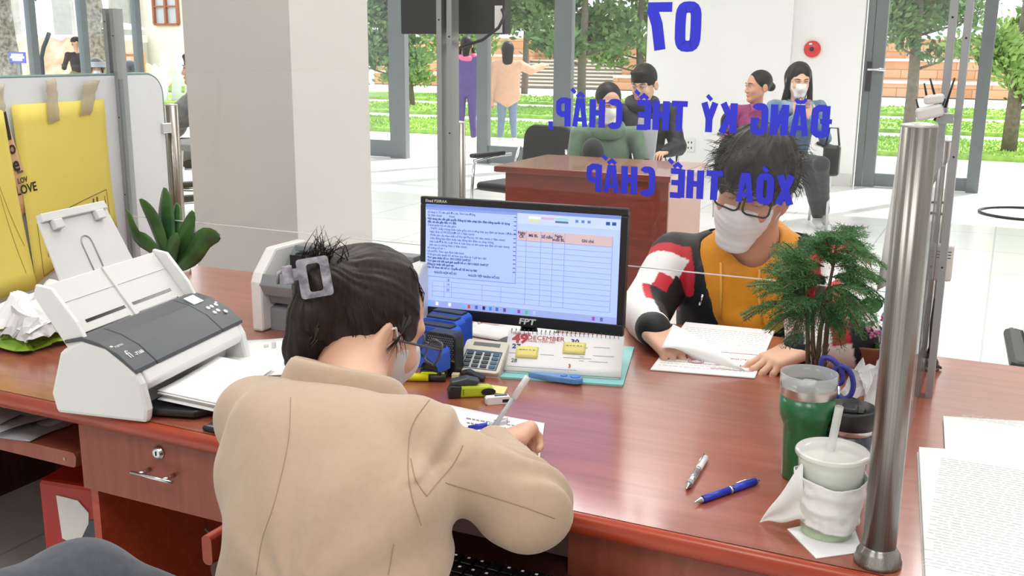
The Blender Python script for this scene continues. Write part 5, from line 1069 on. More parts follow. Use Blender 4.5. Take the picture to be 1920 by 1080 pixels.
def frond(a, b, sag, w_, n=26, yel=False):
    """feathery branch: side twigs along a sagging spine, each set with needles"""
    a, b = Vector(a), Vector(b); d = b-a
    sp_ = lambda u: a+d*u+Vector((0, 0, sag*math.sin(PI*u)*.9+ .0))
    br_m.tube([sp_(i/5) for i in range(6)], .001, 4)
    sd = d.cross(Vector((0, 0, 1))).normalized()
    for i in range(n):
        u = .12+.88*i/n; p = sp_(u); L_ = w_*math.sin(PI*min(1, .12+.86*u))**.7*random.uniform(.7, 1.15)
        for s_ in (-1, 1):
            e = p+(sd*s_+d.normalized()*.75+Vector((0, random.uniform(-.3, .3), random.uniform(-.55, .15)))).normalized()*L_
            m_ = max(4, int(L_/.0022)); tw = (e-p)
            for j in range(m_):
                q = p+tw*(j+1)/m_+Vector((0, 0, -.15*L_*((j+1)/m_)**2)); nd = (tw.normalized()*.7+Vector((random.gauss(0, .6), random.gauss(0, .6), random.gauss(0, .6)))).normalized()*random.uniform(.004, .0075)
                o_ = nd.orthogonal().normalized()*.0006; fb.add([tuple(q-o_), tuple(q+o_), tuple(q+nd)], [(0, 1, 2)])
C_ = [((1512, 560), (1440, 500), .01), ((1512, 540), (1455, 480), .012), ((1512, 520), (1470, 465), .012), ((1510, 560), (1415, 545), .015), ((1515, 575), (1400, 590), .02), ((1515, 585), (1440, 612), .015), ((1520, 560), (1480, 640), .01), ((1510, 540), (1500, 470), .01), ((1562, 500), (1500, 455), .01), ((1560, 500), (1540, 450), .008),
      ((1572, 450), (1600, 437), .005), ((1572, 455), (1620, 470), .01), ((1568, 470), (1650, 500), .012), ((1565, 500), (1655, 540), .015), ((1562, 520), (1660, 570), .015), ((1560, 540), (1640, 600), .012), ((1556, 550), (1610, 620), .012), ((1555, 560), (1580, 640), .01), ((1550, 540), (1530, 620), .01), ((1560, 480), (1600, 500), .01), ((1572, 445), (1565, 435), .0), ((1550, 520), (1500, 540), .01), ((1550, 540), (1600, 560), .01), ((1530, 560), (1480, 590), .01), ((1545, 520), (1450, 540), .012), ((1545, 500), (1470, 510), .012), ((1560, 520), (1620, 530), .012), ((1540, 580), (1560, 610), .01)]
for k, (a, b, sg) in enumerate(C_):
    for r_ in range(4): frond(fp(*a), fp(b[0]+random.uniform(-16, 16), b[1]+random.uniform(-16, 16), fy+random.uniform(-.09, .09)), sg, .030, 22)
br_m.build('branches', M_bk2, t); fb.build('foliage', M_fern, t)
# flowers behind
fy2 = 2.02; fx2 = Py(1640, 700, fy2)[0]; t = thing('flowering_plant', 'green plant with pink flowers in a pot behind the small conifer', 'plant', (fx2-.02, 2.1, ZT))
MB().lathe([(.04, 0), (.055, .06), (.057, .065), (.05, .065), (.05, .055)], 24).build('pot', mat('pot_clay', '8a5a44', .7), t); T0 = Vector((fx2-.02, 2.1, ZT))
for k in range(46):
    px, py = random.uniform(1568, 1664), random.uniform(560, 690); c = Vector(Py(px, py, 2.1+random.uniform(-.04, .05)))-T0; r_ = random.uniform(.010, .018); ax = Vector((random.gauss(0, .5), -1, random.gauss(.6, .5))).normalized(); s1_ = ax.orthogonal().normalized(); s2_ = ax.cross(s1_)
    mb = MB(); mb.sheet(lambda u, v: c+(s1_*math.cos(u*2*PI)+s2_*math.sin(u*2*PI)*.8)*r_*(.05+.95*v)+ax*r_*.25*v*v, 12, 3, .0006); mb.build('leaf', mat('bright_leaf', '3f7a34', .45, c2='2c5a2c', scale=30), t)
mb = MB()
for k in range(14): q = Vector(Py(random.uniform(1600, 1650), random.uniform(600, 680), 2.12))-T0; mb.tube([(0, 0, .05), q*.5+Vector((0, 0, .02)), q], .0015, 5)
mb.build('stems', M_leaf, t)
for (px, py) in ((1521, 592), (1630, 615), (1645, 624), (1608, 608), (1655, 598), (1598, 583), (1638, 628)):
    c = Vector(Py(px, py, 2.04))-T0; mb = MB()
    for k in range(9): a = random.uniform(0, 6.28); q = random.uniform(0, .007); mb.ball((c.x+q*math.cos(a), c.y+random.uniform(-.004, .002), c.z+q*math.sin(a)), (.003, .002, .003), 7, 5)
    mb.build('flower', mat('flower_pink', 'c04a90', .5, c2='e09ac4', scale=200), t)
M_pk = mat('pink_cup', 'f4cdd0', .35); p = Pz(1494, 700, ZD); y = 2.10; x = Py(1492, 650, y)[0]; h_ = zt_at(1478, 578, y); t = thing('pink_wrapper', 'pink wrapped bouquet cone standing beside the small conifer', 'wrapper', (x, y, ZT)); MB().lathe([(.018, 0), (.022, h_*.3), (.034, h_*.8), (.036, h_)], 24, TR(rx=0, ry=.06), cap=False).build('cone', M_pk, t)
mb = MB(); mb.sheet(lambda u, v: (.018+.03*u+.004*math.sin(v*20), -.022+.01*math.sin(u*12), .02+.09*v-.03*u*v), 8, 12, .0006, smooth=False); mb.build('inner_paper', M_paper, t)
y = 1.86; x = Py(1628, 700, y)[0]
for k, (dx, dy, sc_, m, lb) in enumerate([(0, 0, 1, M_paper2, 'crumpled white plastic bag behind the black tumbler'), (.035, .06, .8, mat('peach_bag', 'eec9bd', .5), 'white net bag with something peach inside, right of the flowers')]):
    mb = MB(); crump(mb, -.035*sc_, .04*sc_, -.03, .03, .005, (.09 if k == 0 else .10)*sc_, .04, 3.3+k*4, 14); tag(mb.build('plastic_bag', m, loc=(x+dx, y+dy, ZT)), lb, 'bag')
# ---- paper piles at the right
for k, (c, n_, lb) in enumerate([([(1722, 850), (1734, 1095), (2010, 1120), (2010, 870)], 9, 'nearest pile of printed sheets at the right edge of the counter'), ([(1768, 785), (1772, 862), (2010, 900), (2010, 800)], 4, 'smaller pile of printed sheets behind the nearest one, right edge')]):
    q = [Pz(*a, ZD) for a in c]; o = q[0]; t = thing('paper_stack', lb, 'paper', (o[0], o[1], ZT))
    for j in range(n_):
        d = (random.uniform(-.003, .003), random.uniform(-.003, .003)) if j < n_-1 else (0, 0)
        MB().prism([((a-o)[0]+d[0], (a-o)[1]+d[1]) for a in (q[0], q[1], q[2], q[3])], .0012*j, .0012*j+.0010).build('sheet', M_paper2, t)
    if k == 0: lines(.035, .26, -.42, -.03, 44, mat('faint_print', 'c9cbcf', .8), t, z=.0012*n_+.0001)
    else: lines(.03, .14, -.0, .03, 5, mat('faint_print', 'c9cbcf', .8), t, z=.0012*n_+.0001)
# ---- documents before the man
c = [Pz(*q, ZD) for q in ((1219, 695), (1415, 711), (1453, 622), (1285, 606))]; ctr = sum(c)/4
t = thing('document_sleeve', 'clear plastic sleeve of documents with red print under the man hands', 'document', (ctr[0], ctr[1], ZT)); cc = [q-ctr for q in c]
MB().prism([(a[0], a[1]) for a in cc], 0, .003).build('sleeve', M_paper2, t, bevel=.001); mb = MB()
def dq(u, v, z=.0032): p = (cc[0]*(1-u)+cc[1]*u)*(1-v)+(cc[3]*(1-u)+cc[2]*u)*v; return (p[0], p[1], z)
for k in range(20):
    v = .08+.042*k; u = .05
    while u < .93: l = random.uniform(.02, .06); mb.add([dq(u, v), dq(min(u+l, .95), v), dq(min(u+l, .95), v+.01), dq(u, v+.01)], [(0, 1, 2, 3)]); u += l+.012
mb.build('print', mat('faint_print', 'c9cbcf', .8), t)
rr3 = math.atan2(cc[1][1]-cc[0][1], cc[1][0]-cc[0][0])+PI
def dM(u, v): p = dq(u, v, .0034); return TR(p[0], p[1], p[2], rz=rr3)
text('PHẠM T', .017, M_red, t, dM(.87, .2), bold=.03, name='red_heading'); text('VĂN PHÒNG', .009, M_red, t, dM(.88, .32), bold=.02, name='red_heading')
mb = MB(); 
for r_ in (.016, .0115): mb.tube([(r_*math.cos(a)+dq(.38, .2)[0], r_*math.sin(a)+dq(.38, .2)[1], .0036) for a in np.linspace(0, 2*PI, 33)], .0006, 4, cap=False)
mb.build('red_seal', mat('seal_red', 'dc7078', .6), t)
mb = MB(); rule_ = [(.06, .36), (.06, .06)]; 
for a, b in (((.55, .42), (.96, .42)), ((.55, .10), (.96, .10)), ((.96, .10), (.96, .42))): mb.tube([dq(*a, .0036), dq(*b, .0036)], .0005, 4)
mb.build('red_border', M_red, t)
# ================================================================ PEOPLE
def keep(o, parent):
    bpy.context.view_layer.update(); o.parent = parent; o.matrix_parent_inverse = parent.matrix_world.inverted(); return o
def vmat(key, rough=.8, bump=0, scale=200, sheen=0, spec=.3, stretch=None, bdist=.001):
    if key in MATS: return MATS[key]
    m = mat(key, 'ffffff', rough, bump=bump, scale=scale, sheen=sheen, spec=spec, stretch=stretch, bdist=bdist); t = m.node_tree
    a = t.nodes.new('ShaderNodeAttribute'); a.attribute_name = 'col'; t.links.new(a.outputs['Color'], t.nodes['Principled BSDF'].inputs['Base Color']); return m
def colour(o, fn):
    me = o.data; V = np.zeros(len(me.vertices)*3); me.vertices.foreach_get('co', V); V = V.reshape(-1, 3); C = np.ones((len(V), 4)); C[:, :3] = fn(V)
    a = me.color_attributes.new('col', 'FLOAT_COLOR', 'POINT'); a.data.foreach_set('color', C.reshape(-1).astype(np.float32)); return o
def lc(h): return np.array(lin(h)[:3])
M_skin = mat('skin', 'e3b79c', .55, c2='dcab90', scale=9, sss=.08); M_skin2 = mat('skin_tan', 'd9a183', .55, c2='cf957a', scale=9, sss=.08)
M_hair = mat('black_hair', '100d0b', .5, bump=.3, scale=180, stretch=(1, 1, .15), c2='1c1613', spec=.25); M_hair2 = mat('brown_black_hair', '1c1412', .45, bump=.3, scale=180, stretch=(1, 1, .15), c2='2c211d', spec=.35)
M_mask = mat('mask_white', 'f3f2f1', .8, bump=.15, scale=500); M_lip = mat('lips', 'b8655c', .5)
M_eye = mat('eye_white', 'efe9e4', .3); M_iris = mat('iris_dark', '1d120c', .2); M_frame = mat('spectacle_black', '16171b', .25); M_lens = glass('spectacle_lens', (.97, .98, .98), .02)
def frameM(o, fwd, up=(0, 0, 1)):
    y = Vector(fwd).normalized(); z = Vector(up); x = y.cross(z).normalized(); z = x.cross(y); return Matrix(((x.x, y.x, z.x, o[0]), (x.y, y.y, z.y, o[1]), (x.z, y.z, z.z, o[2]), (0, 0, 0, 1)))
def head_local(neck=True, nose=1, ears=True):
    fs = [ell((0, -.012, .032), (.073, .094, .084)), (ell((0, .028, -.03), (.059, .062, .078)), .03), (cap((.045, .0, -.055), (.012, .068, -.098), .021, .015), .025), (cap((-.045, .0, -.055), (-.012, .068, -.098), .021, .015), .025),
          (ell((0, .07, -.098), (.02, .017, .014)), .02), (cap((0, .085, .012), (0, .103, -.03), .007, .0105), .012), (ell((.0, .098, -.036), (.017, .011, .008)), .008),
          (ell((.034, .066, -.03), (.022, .02, .018)), .02), (ell((-.034, .066, -.03), (.022, .02, .018)), .02), (cap((.012, .083, .024), (.045, .066, .024), .008), .014), (cap((-.012, .083, .024), (-.045, .066, .024), .008), .014)]
    if neck: fs.append((cap((0, -.025, -.05), (0, -.055, -.165), .052, .056), .03))
    f = U(fs, .02)
    f = SUB(f, U([ell((.031, .091, .004), (.017, .011, .009)), ell((-.031, .091, .004), (.017, .011, .009))], 0), .012)
    f = U([f, (ell((0, .089, -.062), (.022, .008, .0045)), .003), (ell((0, .087, -.071), (.018, .009, .005)), .003)], .003)
    f = SUB(f, ell((0, .1, -.0665), (.024, .012, .0012)), .002)
    if ears:
        for s_ in (-1, 1): Rz = np.array(Matrix.Rotation(s_*.5, 3, 'Z')); f = U([f, (SUB(ell((s_*.082, -.016, -.012), (.009, .020, .034), Rz), ell((s_*.092, -.006, -.01), (.009, .010, .021)), .004), .005)], .005)
    return f
def eyes(M, parent, s_=1.0, down=0):
    for sd in (-1, 1):
        mb = MB(); mb.M = M@TR(sd*.031, .0745, .004); mb.ball((0, 0, 0), .0112*s_, 14, 10); keep(mb.build('eyeball', M_eye), parent)
        mb = MB(); mb.M = M@TR(sd*.031, .0745, .004, rx=-down*.9); mb.sheet(lambda u, v: (.0122*math.cos(PI*u)*math.cos(-.1+1.6*v), .0122*math.sin(PI*u)*math.cos(-.1+1.6*v), .0122*math.sin(-.1+1.6*v)+.001), 12, 6, .001); keep(mb.build('eyelid', M_skin), parent)
        mb = MB(); mb.M = M@TR(sd*.031, .0745, .004, rx=-down); mb.ball((0, .0072*s_, 0), (.0055*s_, .0052*s_, .0055*s_), 12, 8); keep(mb.build('iris', M_iris), parent)
        mb = MB(); mb.M = M; mb.tube([(sd*.015, .0905, .009), (sd*.03, .0905, .0125+.001), (sd*.045, .08, .008)], .0016, 6); keep(mb.build('eyelid', M_hair), parent)
        mb = MB(); mb.M = M; mb.tube([(sd*.013, .094, .026), (sd*.03, .0915, .031), (sd*.05, .075, .026)], .003, 8, rr=[.0022, .0032, .0015]); keep(mb.build('eyebrow', M_hair), parent)
def mask_fn(pleats=True, drop=0):
    core = OFFS(U([ell((0, .028, -.03), (.062, .064, .08)), (ell((0, .078, -.035), (.028, .036, .034)), .03), (ell((0, .06, -.1), (.035, .028, .022)), .03)], .02), .002)
    def f(p):
        d = core(p); z = p[:, 2]; y = p[:, 1]; x = p[:, 0]
        if pleats: d = d+.0012*np.abs(((z+.1)/.017) % 1-.5)*2
        top = z-(-.004-.20*np.abs(x)*.5)+drop; back = -(y-(.018+.25*np.maximum(0, -.03-z)))
        bot = -(z+.118); return np.maximum(np.maximum(d, top), np.maximum(back, bot))
    return f
def wf(f, M): return LOC(f, M)
def bb(pts, r): p = np.array([tuple(q) for q in pts]); return p.min(0)-r, p.max(0)+r
def hand_fn(curl=(.3, .5, .4), spread=.06, thumb=(.7, .3), side=1, s_=1.0, each=None, tcurl=.3):
    """wrist at origin, +y to the fingers, +z dorsal, thumb on +x*side"""
    pal = U([rbox((0, .05*s_, 0), (.038*s_, .047*s_, .013*s_), .012*s_), (cap((side*.0, .0, 0), (0, .02*s_, 0), .024*s_, .028*s_, sq=((0, 0, 1), .65)), .015), (ell((side*.026*s_, .03*s_, -.008*s_), (.017*s_, .03*s_, .015*s_)), .012)], .012)
    fg = []
    for i, (x0, L_) in enumerate(((.029, .068), (.0098, .076), (-.0098, .071), (-.028, .056))):
        c = each[i] if each else curl; p = Vector((side*x0*s_, .09*s_-abs(x0-.01)*.18*s_, .001)); a = 0; sp_ = (1.5-i)*spread*side
        r0 = .0092*s_*(1 if i < 3 else .88)
        seg = []
        for k, (fr_, an) in enumerate(zip((.46, .30, .24), c)):
            a += an; d = Vector((math.sin(sp_)*math.cos(a), math.cos(sp_)*math.cos(a), -math.sin(a))); q = p+d*L_*s_*fr_*1.05; seg.append(cap(p, q, r0*(1-.1*k), r0*(.9-.1*k))); p = q
        fg.append(U(seg, .002))
    t0 = Vector((side*.03*s_, .02*s_, -.006*s_)); d = Vector((side*math.sin(thumb[0]), math.cos(thumb[0]), -thumb[1])).normalized(); t1 = t0+d*.044*s_
    d2 = (d*.9+Vector((-side*tcurl, .35, -.15))).normalized(); t2 = t1+d2*.034*s_
    th = U([cap(t0, t1, .0125*s_, .0105*s_), cap(t1, t2, .0105*s_, .0085*s_)], .004)
    def f(p):
        d = None
        for g in fg: x = g(p); d = x if d is None else smin(d, x, .0015)
        return smin(smin(pal(p), d, .006*s_), th(p), .010*s_)
    return f
def hair_tubes(pts_list, r, m, parent, name='loose_hair'):
    mb = MB()
    for pts in pts_list: mb.tube(pts, r, 4, rr=[r*(1-.8*i/(len(pts)-1)) for i in range(len(pts))])
    return keep(mb.build(name, m), parent)
from mathutils.bvhtree import BVHTree
def caster(obj):
    me = obj.data; bv = BVHTree.FromPolygons([tuple(v.co) for v in me.vertices], [tuple(p.vertices) for p in me.polygons])
    def hit(px, py):
        r_ = bv.ray_cast(Vector(CAM), Vector(ray(px, py)).normalized()); return r_[0]
    return hit
def seam(obj, pix, m, parent, name='seam', r=.0007, n=40, lift=.0004):
    """stitch line lying on the cloth"""
    h_ = caster(obj); P_ = [np.array(q, float) for q in pix]; out = []
    L_ = np.cumsum([0]+[np.linalg.norm(P_[i+1]-P_[i]) for i in range(len(P_)-1)])
    for u in np.linspace(0, L_[-1], n):
        i = min(int(np.searchsorted(L_, u, 'right'))-1, len(P_)-2); f = (u-L_[i])/(L_[i+1]-L_[i])
        a, b, c, d = P_[max(i-1, 0)], P_[i], P_[i+1], P_[min(i+2, len(P_)-1)]
        q = .5*((2*b)+(c-a)*f+(2*a-5*b+4*c-d)*f*f+(3*b-a-3*c+d)*f**3); x = h_(q[0], q[1])
        if x is not None: out.append(x-Vector(ray(*q)).normalized()*lift)
    if len(out) > 3: mb = MB(); mb.tube(out, r, 5); return keep(mb.build(name, m), parent)
def glasses(M, parent, w_=.025, h_=.02, r=.0016, m=None, y0=.106, z0=.0, temple=True, sq=.012):
    g = MB(); g.M = M; 
    for s_ in (-1, 1): g.tube([(s_*.033+x, y0-.25*abs(x+s_*.033)**1.5*3, z0+z) for x, z in rrect(-w_, w_, -h_, h_, sq)]+[(s_*.033+w_-sq, y0-.25*abs(w_-sq+s_*.033)**1.5*3, z0-h_)], r, 6)
    g.tube([(-.01, y0, z0+.006), (0, y0+.002, z0+.009), (.01, y0, z0+.006)], r, 6)
    if temple:
        for s_ in (-1, 1): g.tube([(s_*(.033+w_), y0-.012, z0+.008), (s_*.071, y0-.04, z0+.008), (s_*.079, .0, z0+.002), (s_*.08, -.02, z0-.012)], r, 6)
    f = keep(g.build('spectacles', m or M_frame), parent)
    l = MB(); l.M = M
    for s_ in (-1, 1): l.add([(s_*.033+x, y0-.004, z0+z) for x, z in rrect(-w_, w_, -h_, h_, sq)], [list(range(24))])
    ll = keep(l.build('spectacle_lenses', M_lens), parent); return f
def pv(px, py, y): return A(*Py(px, py, y))
# ---------------------------------------------------------------- the clerk at the counter, seen from behind
wo_t = thing('person', 'person in a beige blazer writing at the counter, seen from behind', 'person', (-.8, .98, 0))
hc = pv(688, 610, 1.36); fw = A(.40, .80, -.42); HM = frameM(hc, fw, (.10, .12, 1)); HM = HM@Matrix.Scale(1.03, 4)
hf = wf(head_local(neck=False), HM)
nb = pv(655, 745, 1.16)
neck = cap(hc+A(-.01, -.03, -.03), nb+A(.0, .0, -.04), .052, .058)
o = sdf_mesh('body', U([hf, (neck, .03)], .02), *bb([hc, nb], .15), .004, M_skin, smooth_it=2); keep(o, wo_t)
# right hand holding the pen
hw_ = A(*Pz(942, 838, ZD+.05)); hd = A(-.18, 1, -.10); HAM = frameM(hw_, hd, (-.45, .1, .9))
RHf = wf(hand_fn(each=[(.55, .9, .5), (.7, 1.1, .6), (.85, 1.2, .8), (.9, 1.3, .8)], side=-1, s_=.95, thumb=(.35, .5), tcurl=-.2, spread=.02), HAM)
o = sdf_mesh('right_hand', RHf, *bb([hw_, hw_+_n(hd)*.15], .07), .0024, M_skin, smooth_it=1); keep(o, wo_t)
Ls, Rs = pv(482, 782, 1.12), pv(785, 835, 1.08); el = pv(992, 952, 1.13); wr = hw_+A(.005, -.035, .008)
ax = _n((Rs-Ls)*A(1, 1, 0)); fwd = A(-ax[1], ax[0], 0)
ch = pv(618, 870, 1.07); wa = pv(628, 1040, .97); pe = wa+A(-.01, -.06, -.30)
SQ = (fwd+A(0, 0, .0), .60)
Sm = (Ls+Rs)/2; upv = A(0, .40, .9); upv = _n(upv-ax*(upv@ax)); fw2 = _n(np.cross(upv, ax)); RT = np.array([ax, fw2, upv]).T
tor = [rbox(pv(600, 868, 1.06), (.150, .085, .105), .082, RT), (rbox(pv(632, 1015, 1.0), (.150, .095, .15), .088, RT), .06), (cap(pv(632, 1060, .98), pv(632, 1060, .98)+A(0, -.03, -.3), .13, .15, sq=(fwd, .72)), .05), (cap(Ls, Rs, .048, .048), .03),
       (cap(Ls+A(0, .0, .0), nb+A(-.01, -.01, -.045), .048, .050), .05), (cap(Rs+A(0, .0, .0), nb+A(.02, -.01, -.06), .046, .048), .04), (cap(Ls+A(0, 0, 0), Ls+A(.02, .09, -.12), .046, .045), .03)]
up = [cap(Rs+A(.0, .0, .0), el, .056, .053)]
fo = [cap(el, wr, .054, .034)]
coat = U(tor+[(g if isinstance(g, tuple) else (g, .022)) for g in up]+[(fo[0], .02)], .03)
def foldy(f):
    def g(p):
        d = f(p); m = np.abs(d) < .05; q = p[m]; n = .007*noise3(q*A(7, 7, 5)+3)+.004*noise3(q*A(16, 16, 9)+7)
        # drag lines from the armpit across the back, bunching at the shoulder top and the elbow
        ap = Rs+A(-.03, -.03, -.13); v = q-ap; r_ = np.linalg.norm(v, axis=1)+1e-6; an = np.arctan2(v[:, 2], v@ax); n = n-.006*np.exp(-(r_/.20)**2)*np.sin(an*9+1.0)
        t_ = (q-Rs)@_n(el-Rs); ri = np.linalg.norm(q-Rs-t_[:, None]*_n(el-Rs), axis=1); up_ = np.exp(-((t_-.03)/.03)**2)*(q[:, 2] > Rs[2]-.0); n = n-.005*up_*np.sin(t_*130)
        r2 = np.linalg.norm(q-el-A(.01, .03, .03), axis=1); n = n-.006*np.exp(-(r2/.07)**2)*np.sin((q@_n(wr-el))*170); d[m] += n; return d
    return g
M_coat = mat('beige_wool', 'bfa68f', .9, c2='bba28a', scale=90, bump=.12, sheen=.3, bdist=.001)
lo, hi = bb([Ls, Rs, el, wr, wa, pe+A(0, 0, .05)], .2); coatO = sdf_mesh('blazer', foldy(coat), lo, hi, .0042, M_coat, smooth_it=2); keep(coatO, wo_t)
# collar standing round the neck and folded down
cz = nb+A(-.004, .0, .030); cpts = []
mb = MB()
cr = lambda a: ax*.073*math.cos(a)+fwd*.068*math.sin(a)
Rc = np.array([ax, fwd, A(0, 0, 1)]).T; tilt_ = A(0, 0, 1)
def colf(u, v):
    a = math.radians(-215+250*u); q = cr(a); s_ = (1-abs(u-.5)*.5); 
    hgt = .034*math.sin(PI*min(1, max(0, u*.9+.05)))**.5
    if v < .35: k = v/.35; p = cz+q*(1+.0*k)+A(0, 0, -.012+hgt*k)
    else: k = (v-.35)/.65; p = cz+q*(1+.12*math.sin(k*PI/2)+.26*k)+A(0, 0, -.012+hgt*(1-.0*k)+.004*math.sin(k*PI)-.062*k**1.3)
    return p+fwd*.03*0-A(0, .0, 0)+A(0, 0, 1)*(-.25*(q@fwd))
mb.sheet(colf, 40, 14, .005); co_ = keep(mb.build('collar', M_coat), wo_t)
M_seam = mat('seam_thread', 'a68d74', .9)
for px_ in ([(545, 745), (540, 830), (515, 940), (492, 1010), (480, 1078)], [(805, 750), (772, 800), (765, 870), (772, 930), (790, 985)], [(868, 835), (850, 870), (820, 905), (800, 930)], [(800, 930), (780, 900), (770, 860)], [(835, 905), (900, 925), (980, 950), (1040, 972)], [(862, 1000), (738, 1020), (728, 1078)][1:]): seam(coatO, px_, M_seam, wo_t)
# hair
bun = pv(603, 527, 1.27); Hax = _n(bun-hc)
cran = wf(U([ell((0, -.014, .034), (.081, .104, .094)), (ell((0, -.035, -.035), (.066, .065, .055)), .03)], .02), HM)
fl_ = wf(plane((0, .052, .03), (0, 1, .35)), HM); low = wf(plane((0, -.03, -.078), (0, .55, -1)), HM)
earcut = wf(U([ell((.082, .012, -.03), (.03, .028, .045)), ell((-.082, .012, -.03), (.03, .028, .045)), ell((.075, .045, -.06), (.04, .04, .06)), ell((.06, .0, -.10), (.045, .05, .05))], .01), HM)
capf = SUB(INT(INT(cran, fl_, .012), low, .02), earcut, .008)
tail = U([cap(bun+A(-.0, -.0, .0), pv(585, 590, 1.25), .034, .033), (cap(pv(585, 590, 1.25), pv(562, 650, 1.24), .033, .028), .02), (cap(pv(562, 650, 1.24), pv(540, 680, 1.235), .022, .008), .01), (cap(pv(570, 640, 1.235), pv(560, 690, 1.235), .02, .007), .01)], .015)
hairf0 = U([capf, (ell(bun, (.045, .04, .042)), .025), (tail, .015)], .02)
def hairf(p):
    d = hairf0(p); m = np.abs(d) < .03; q = p[m]-bun; t_ = q@Hax; e1 = _n(np.cross(Hax, [0, 0, 1])); e2 = np.cross(Hax, e1); an = np.arctan2(q@e2, q@e1); r_ = np.linalg.norm(q, axis=1)
    k = np.stack([np.cos(an)*9, np.sin(an)*9, r_*6], 1); k2 = k*A(2.6, 2.6, 1)+5; hang = np.exp(-((p[m]@A(0, 0, 1)-bun[2]+.09)/.05)**2)*0
    d[m] += .0045*noise3(k)+.0022*noise3(k2); return d
hairO = sdf_mesh('hair', hairf, *bb([hc, bun, pv(545, 700, 1.24)], .14), .003, M_hair2, smooth_it=1); keep(hairO, wo_t)
st = []
for k in range(70):
    a = Vector(bun+A(random.gauss(0, .022), random.gauss(0, .015), .025)); px_, py_ = random.choice([(598, 440), (600, 455), (640, 450), (586, 460), (648, 462), (615, 470)]); e = Vector(pv(px_+random.gauss(0, 7), py_+random.gauss(0, 8), 1.25)); st.append([a, a.lerp(e, .5)+Vector((random.gauss(0, .004), 0, .004)), e])
for k in range(60):
    a = Vector(pv(random.uniform(545, 600), random.uniform(600, 640), 1.225)); e = Vector(pv(random.uniform(530, 575), random.uniform(660, 705), 1.225)); st.append([a, a.lerp(e, .5)+Vector((random.gauss(0, .003), 0, 0)), e])
hh = caster(hairO)
hair_tubes(st, .0011, M_hair2, wo_t)
st = []
for k in range(14):
    a = Vector(pv(765+random.gauss(0, 4), 600+random.gauss(0, 6), 1.33)); e = Vector(pv(722+random.gauss(0, 6), 668+random.gauss(0, 8), 1.30)); st.append([a, Vector(pv(752, 628, 1.295)), e])
for k in range(22):
    a = Vector(pv(770+random.gauss(0, 5), 520+random.gauss(0, 12), 1.38)); e = Vector(pv(790+random.gauss(0, 3), 590+random.gauss(0, 14), 1.42)); st.append([a, Vector(pv(791+random.gauss(0, 3), 550, 1.40)), e])
for k in range(26):
    a = hh(random.uniform(640, 760), random.uniform(560, 640)); 
    if a is not None: b = hh(a.x*0+random.uniform(640, 740), 640); st.append([a, a+Vector((.006, .0, -.02)), a+Vector((random.uniform(.0, .02), 0, -.04))])
hair_tubes(st, .0009, M_hair2, wo_t)
# claw clip of mottled clear plastic
cm = mat('clip_shell', 'b4b0bb', .15, c2='6c6a7a', scale=60, spec=.8, coat=.4)
cp = pv(590, 518, 1.195); cn = Vector(_n(CAM-cp)); CM = frameM(cp, tuple(-cn), (.10, 0, 1))@Matrix.Rotation(-.22, 4, 'Y')
# lies against the bun
q = hh(590, 520); q = q if q is not None else Vector(cp); CM.translation = q-Vector(ray(590, 520)).normalized()*.004
mb = MB(); mb.M = CM; o_ = rrect(-.024, .024, -.030, .030, .005, 3); i_ = rrect(-.010, .010, -.021, .021, .004, 3); n_ = len(o_); vs = [(x, y, z) for y in (-.003, .003) for P_ in (o_, i_) for x, z in P_]
fs = []
for i in range(n_): j = (i+1) % n_; fs += [(i, j, n_+j, n_+i), (2*n_+j, 2*n_+i, 3*n_+i, 3*n_+j), (j, i, 2*n_+i, 2*n_+j), (n_+i, n_+j, 3*n_+j, 3*n_+i)]
mb.add(vs, fs); clip = keep(mb.build('hair_clip', cm), wo_t)
mb = MB(); mb.M = CM; mb.box(-.046, -.03, -.002, .008, -.004, .024, b=.002).box(-.032, -.024, -.001, .007, .0, .018); mb.tube([(-.038, .0, .02), (-.052, .012, .015), (-.055, .02, .0)], .003, 6); keep(mb.build('clip_lever', cm), wo_t)
# mask, loops, earring, spectacles
mk = sdf_mesh('face_mask', wf(mask_fn(False), HM), *bb([HM@Vector((0, .06, -.05))], .11), .0035, mat('mask_grey', 'd6d4d2', .85, bump=.1, scale=600), smooth_it=1); keep(mk, wo_t)
mb = MB(); mb.M = HM
for s_ in (1,):
    mb.tube([(s_*.058, .035, -.02), (s_*.074, .015, -.002), (s_*.083, -.004, .016), (s_*.088, -.026, .008), (s_*.086, -.026, -.02), (s_*.078, -.01, -.045), (s_*.062, .02, -.075)], .0022, 8)
keep(mb.build('ear_loops', M_mask), wo_t); mb = MB(); mb.M = HM; mb.ball((.086, -.008, -.045), .0022, 8, 6); keep(mb.build('earring', mat('gold', 'd8b060', .2, 1)), wo_t)
glasses(HM, wo_t, y0=.122, z0=-.004, r=.0019, m=mat('spectacle_grey', '4a4d55', .25), h_=.019)
# pens in the hand
tp_ = pv(990, 706, 1.47); a0_ = Vector(Pz(921, 808, ZD+.02)); t = thing('pen', 'clear capped pen standing up in the writing hand of the clerk', 'pen', a0_); v = Vector(tp_)-a0_
MB().cyl((0, 0, 0), v*.62, .0042).build('barrel', film('clear_barrel', 'c9cdd6', .7, .1), t); MB().cyl(v*.6, v, .0055).build('cap', film('clear_cap', 'e8e8ea', .65, .15), t)
pen((*Pz(869, 805, ZD+.012)[:2], ZD+.012), Vector(Pz(955, 790, ZD+.03)), .0048, mat('pen_blue', '2438b8', .35), mat('pen_white', 'dfe0ea', .3), 'blue-tipped pen lying across the form under the writing hand')
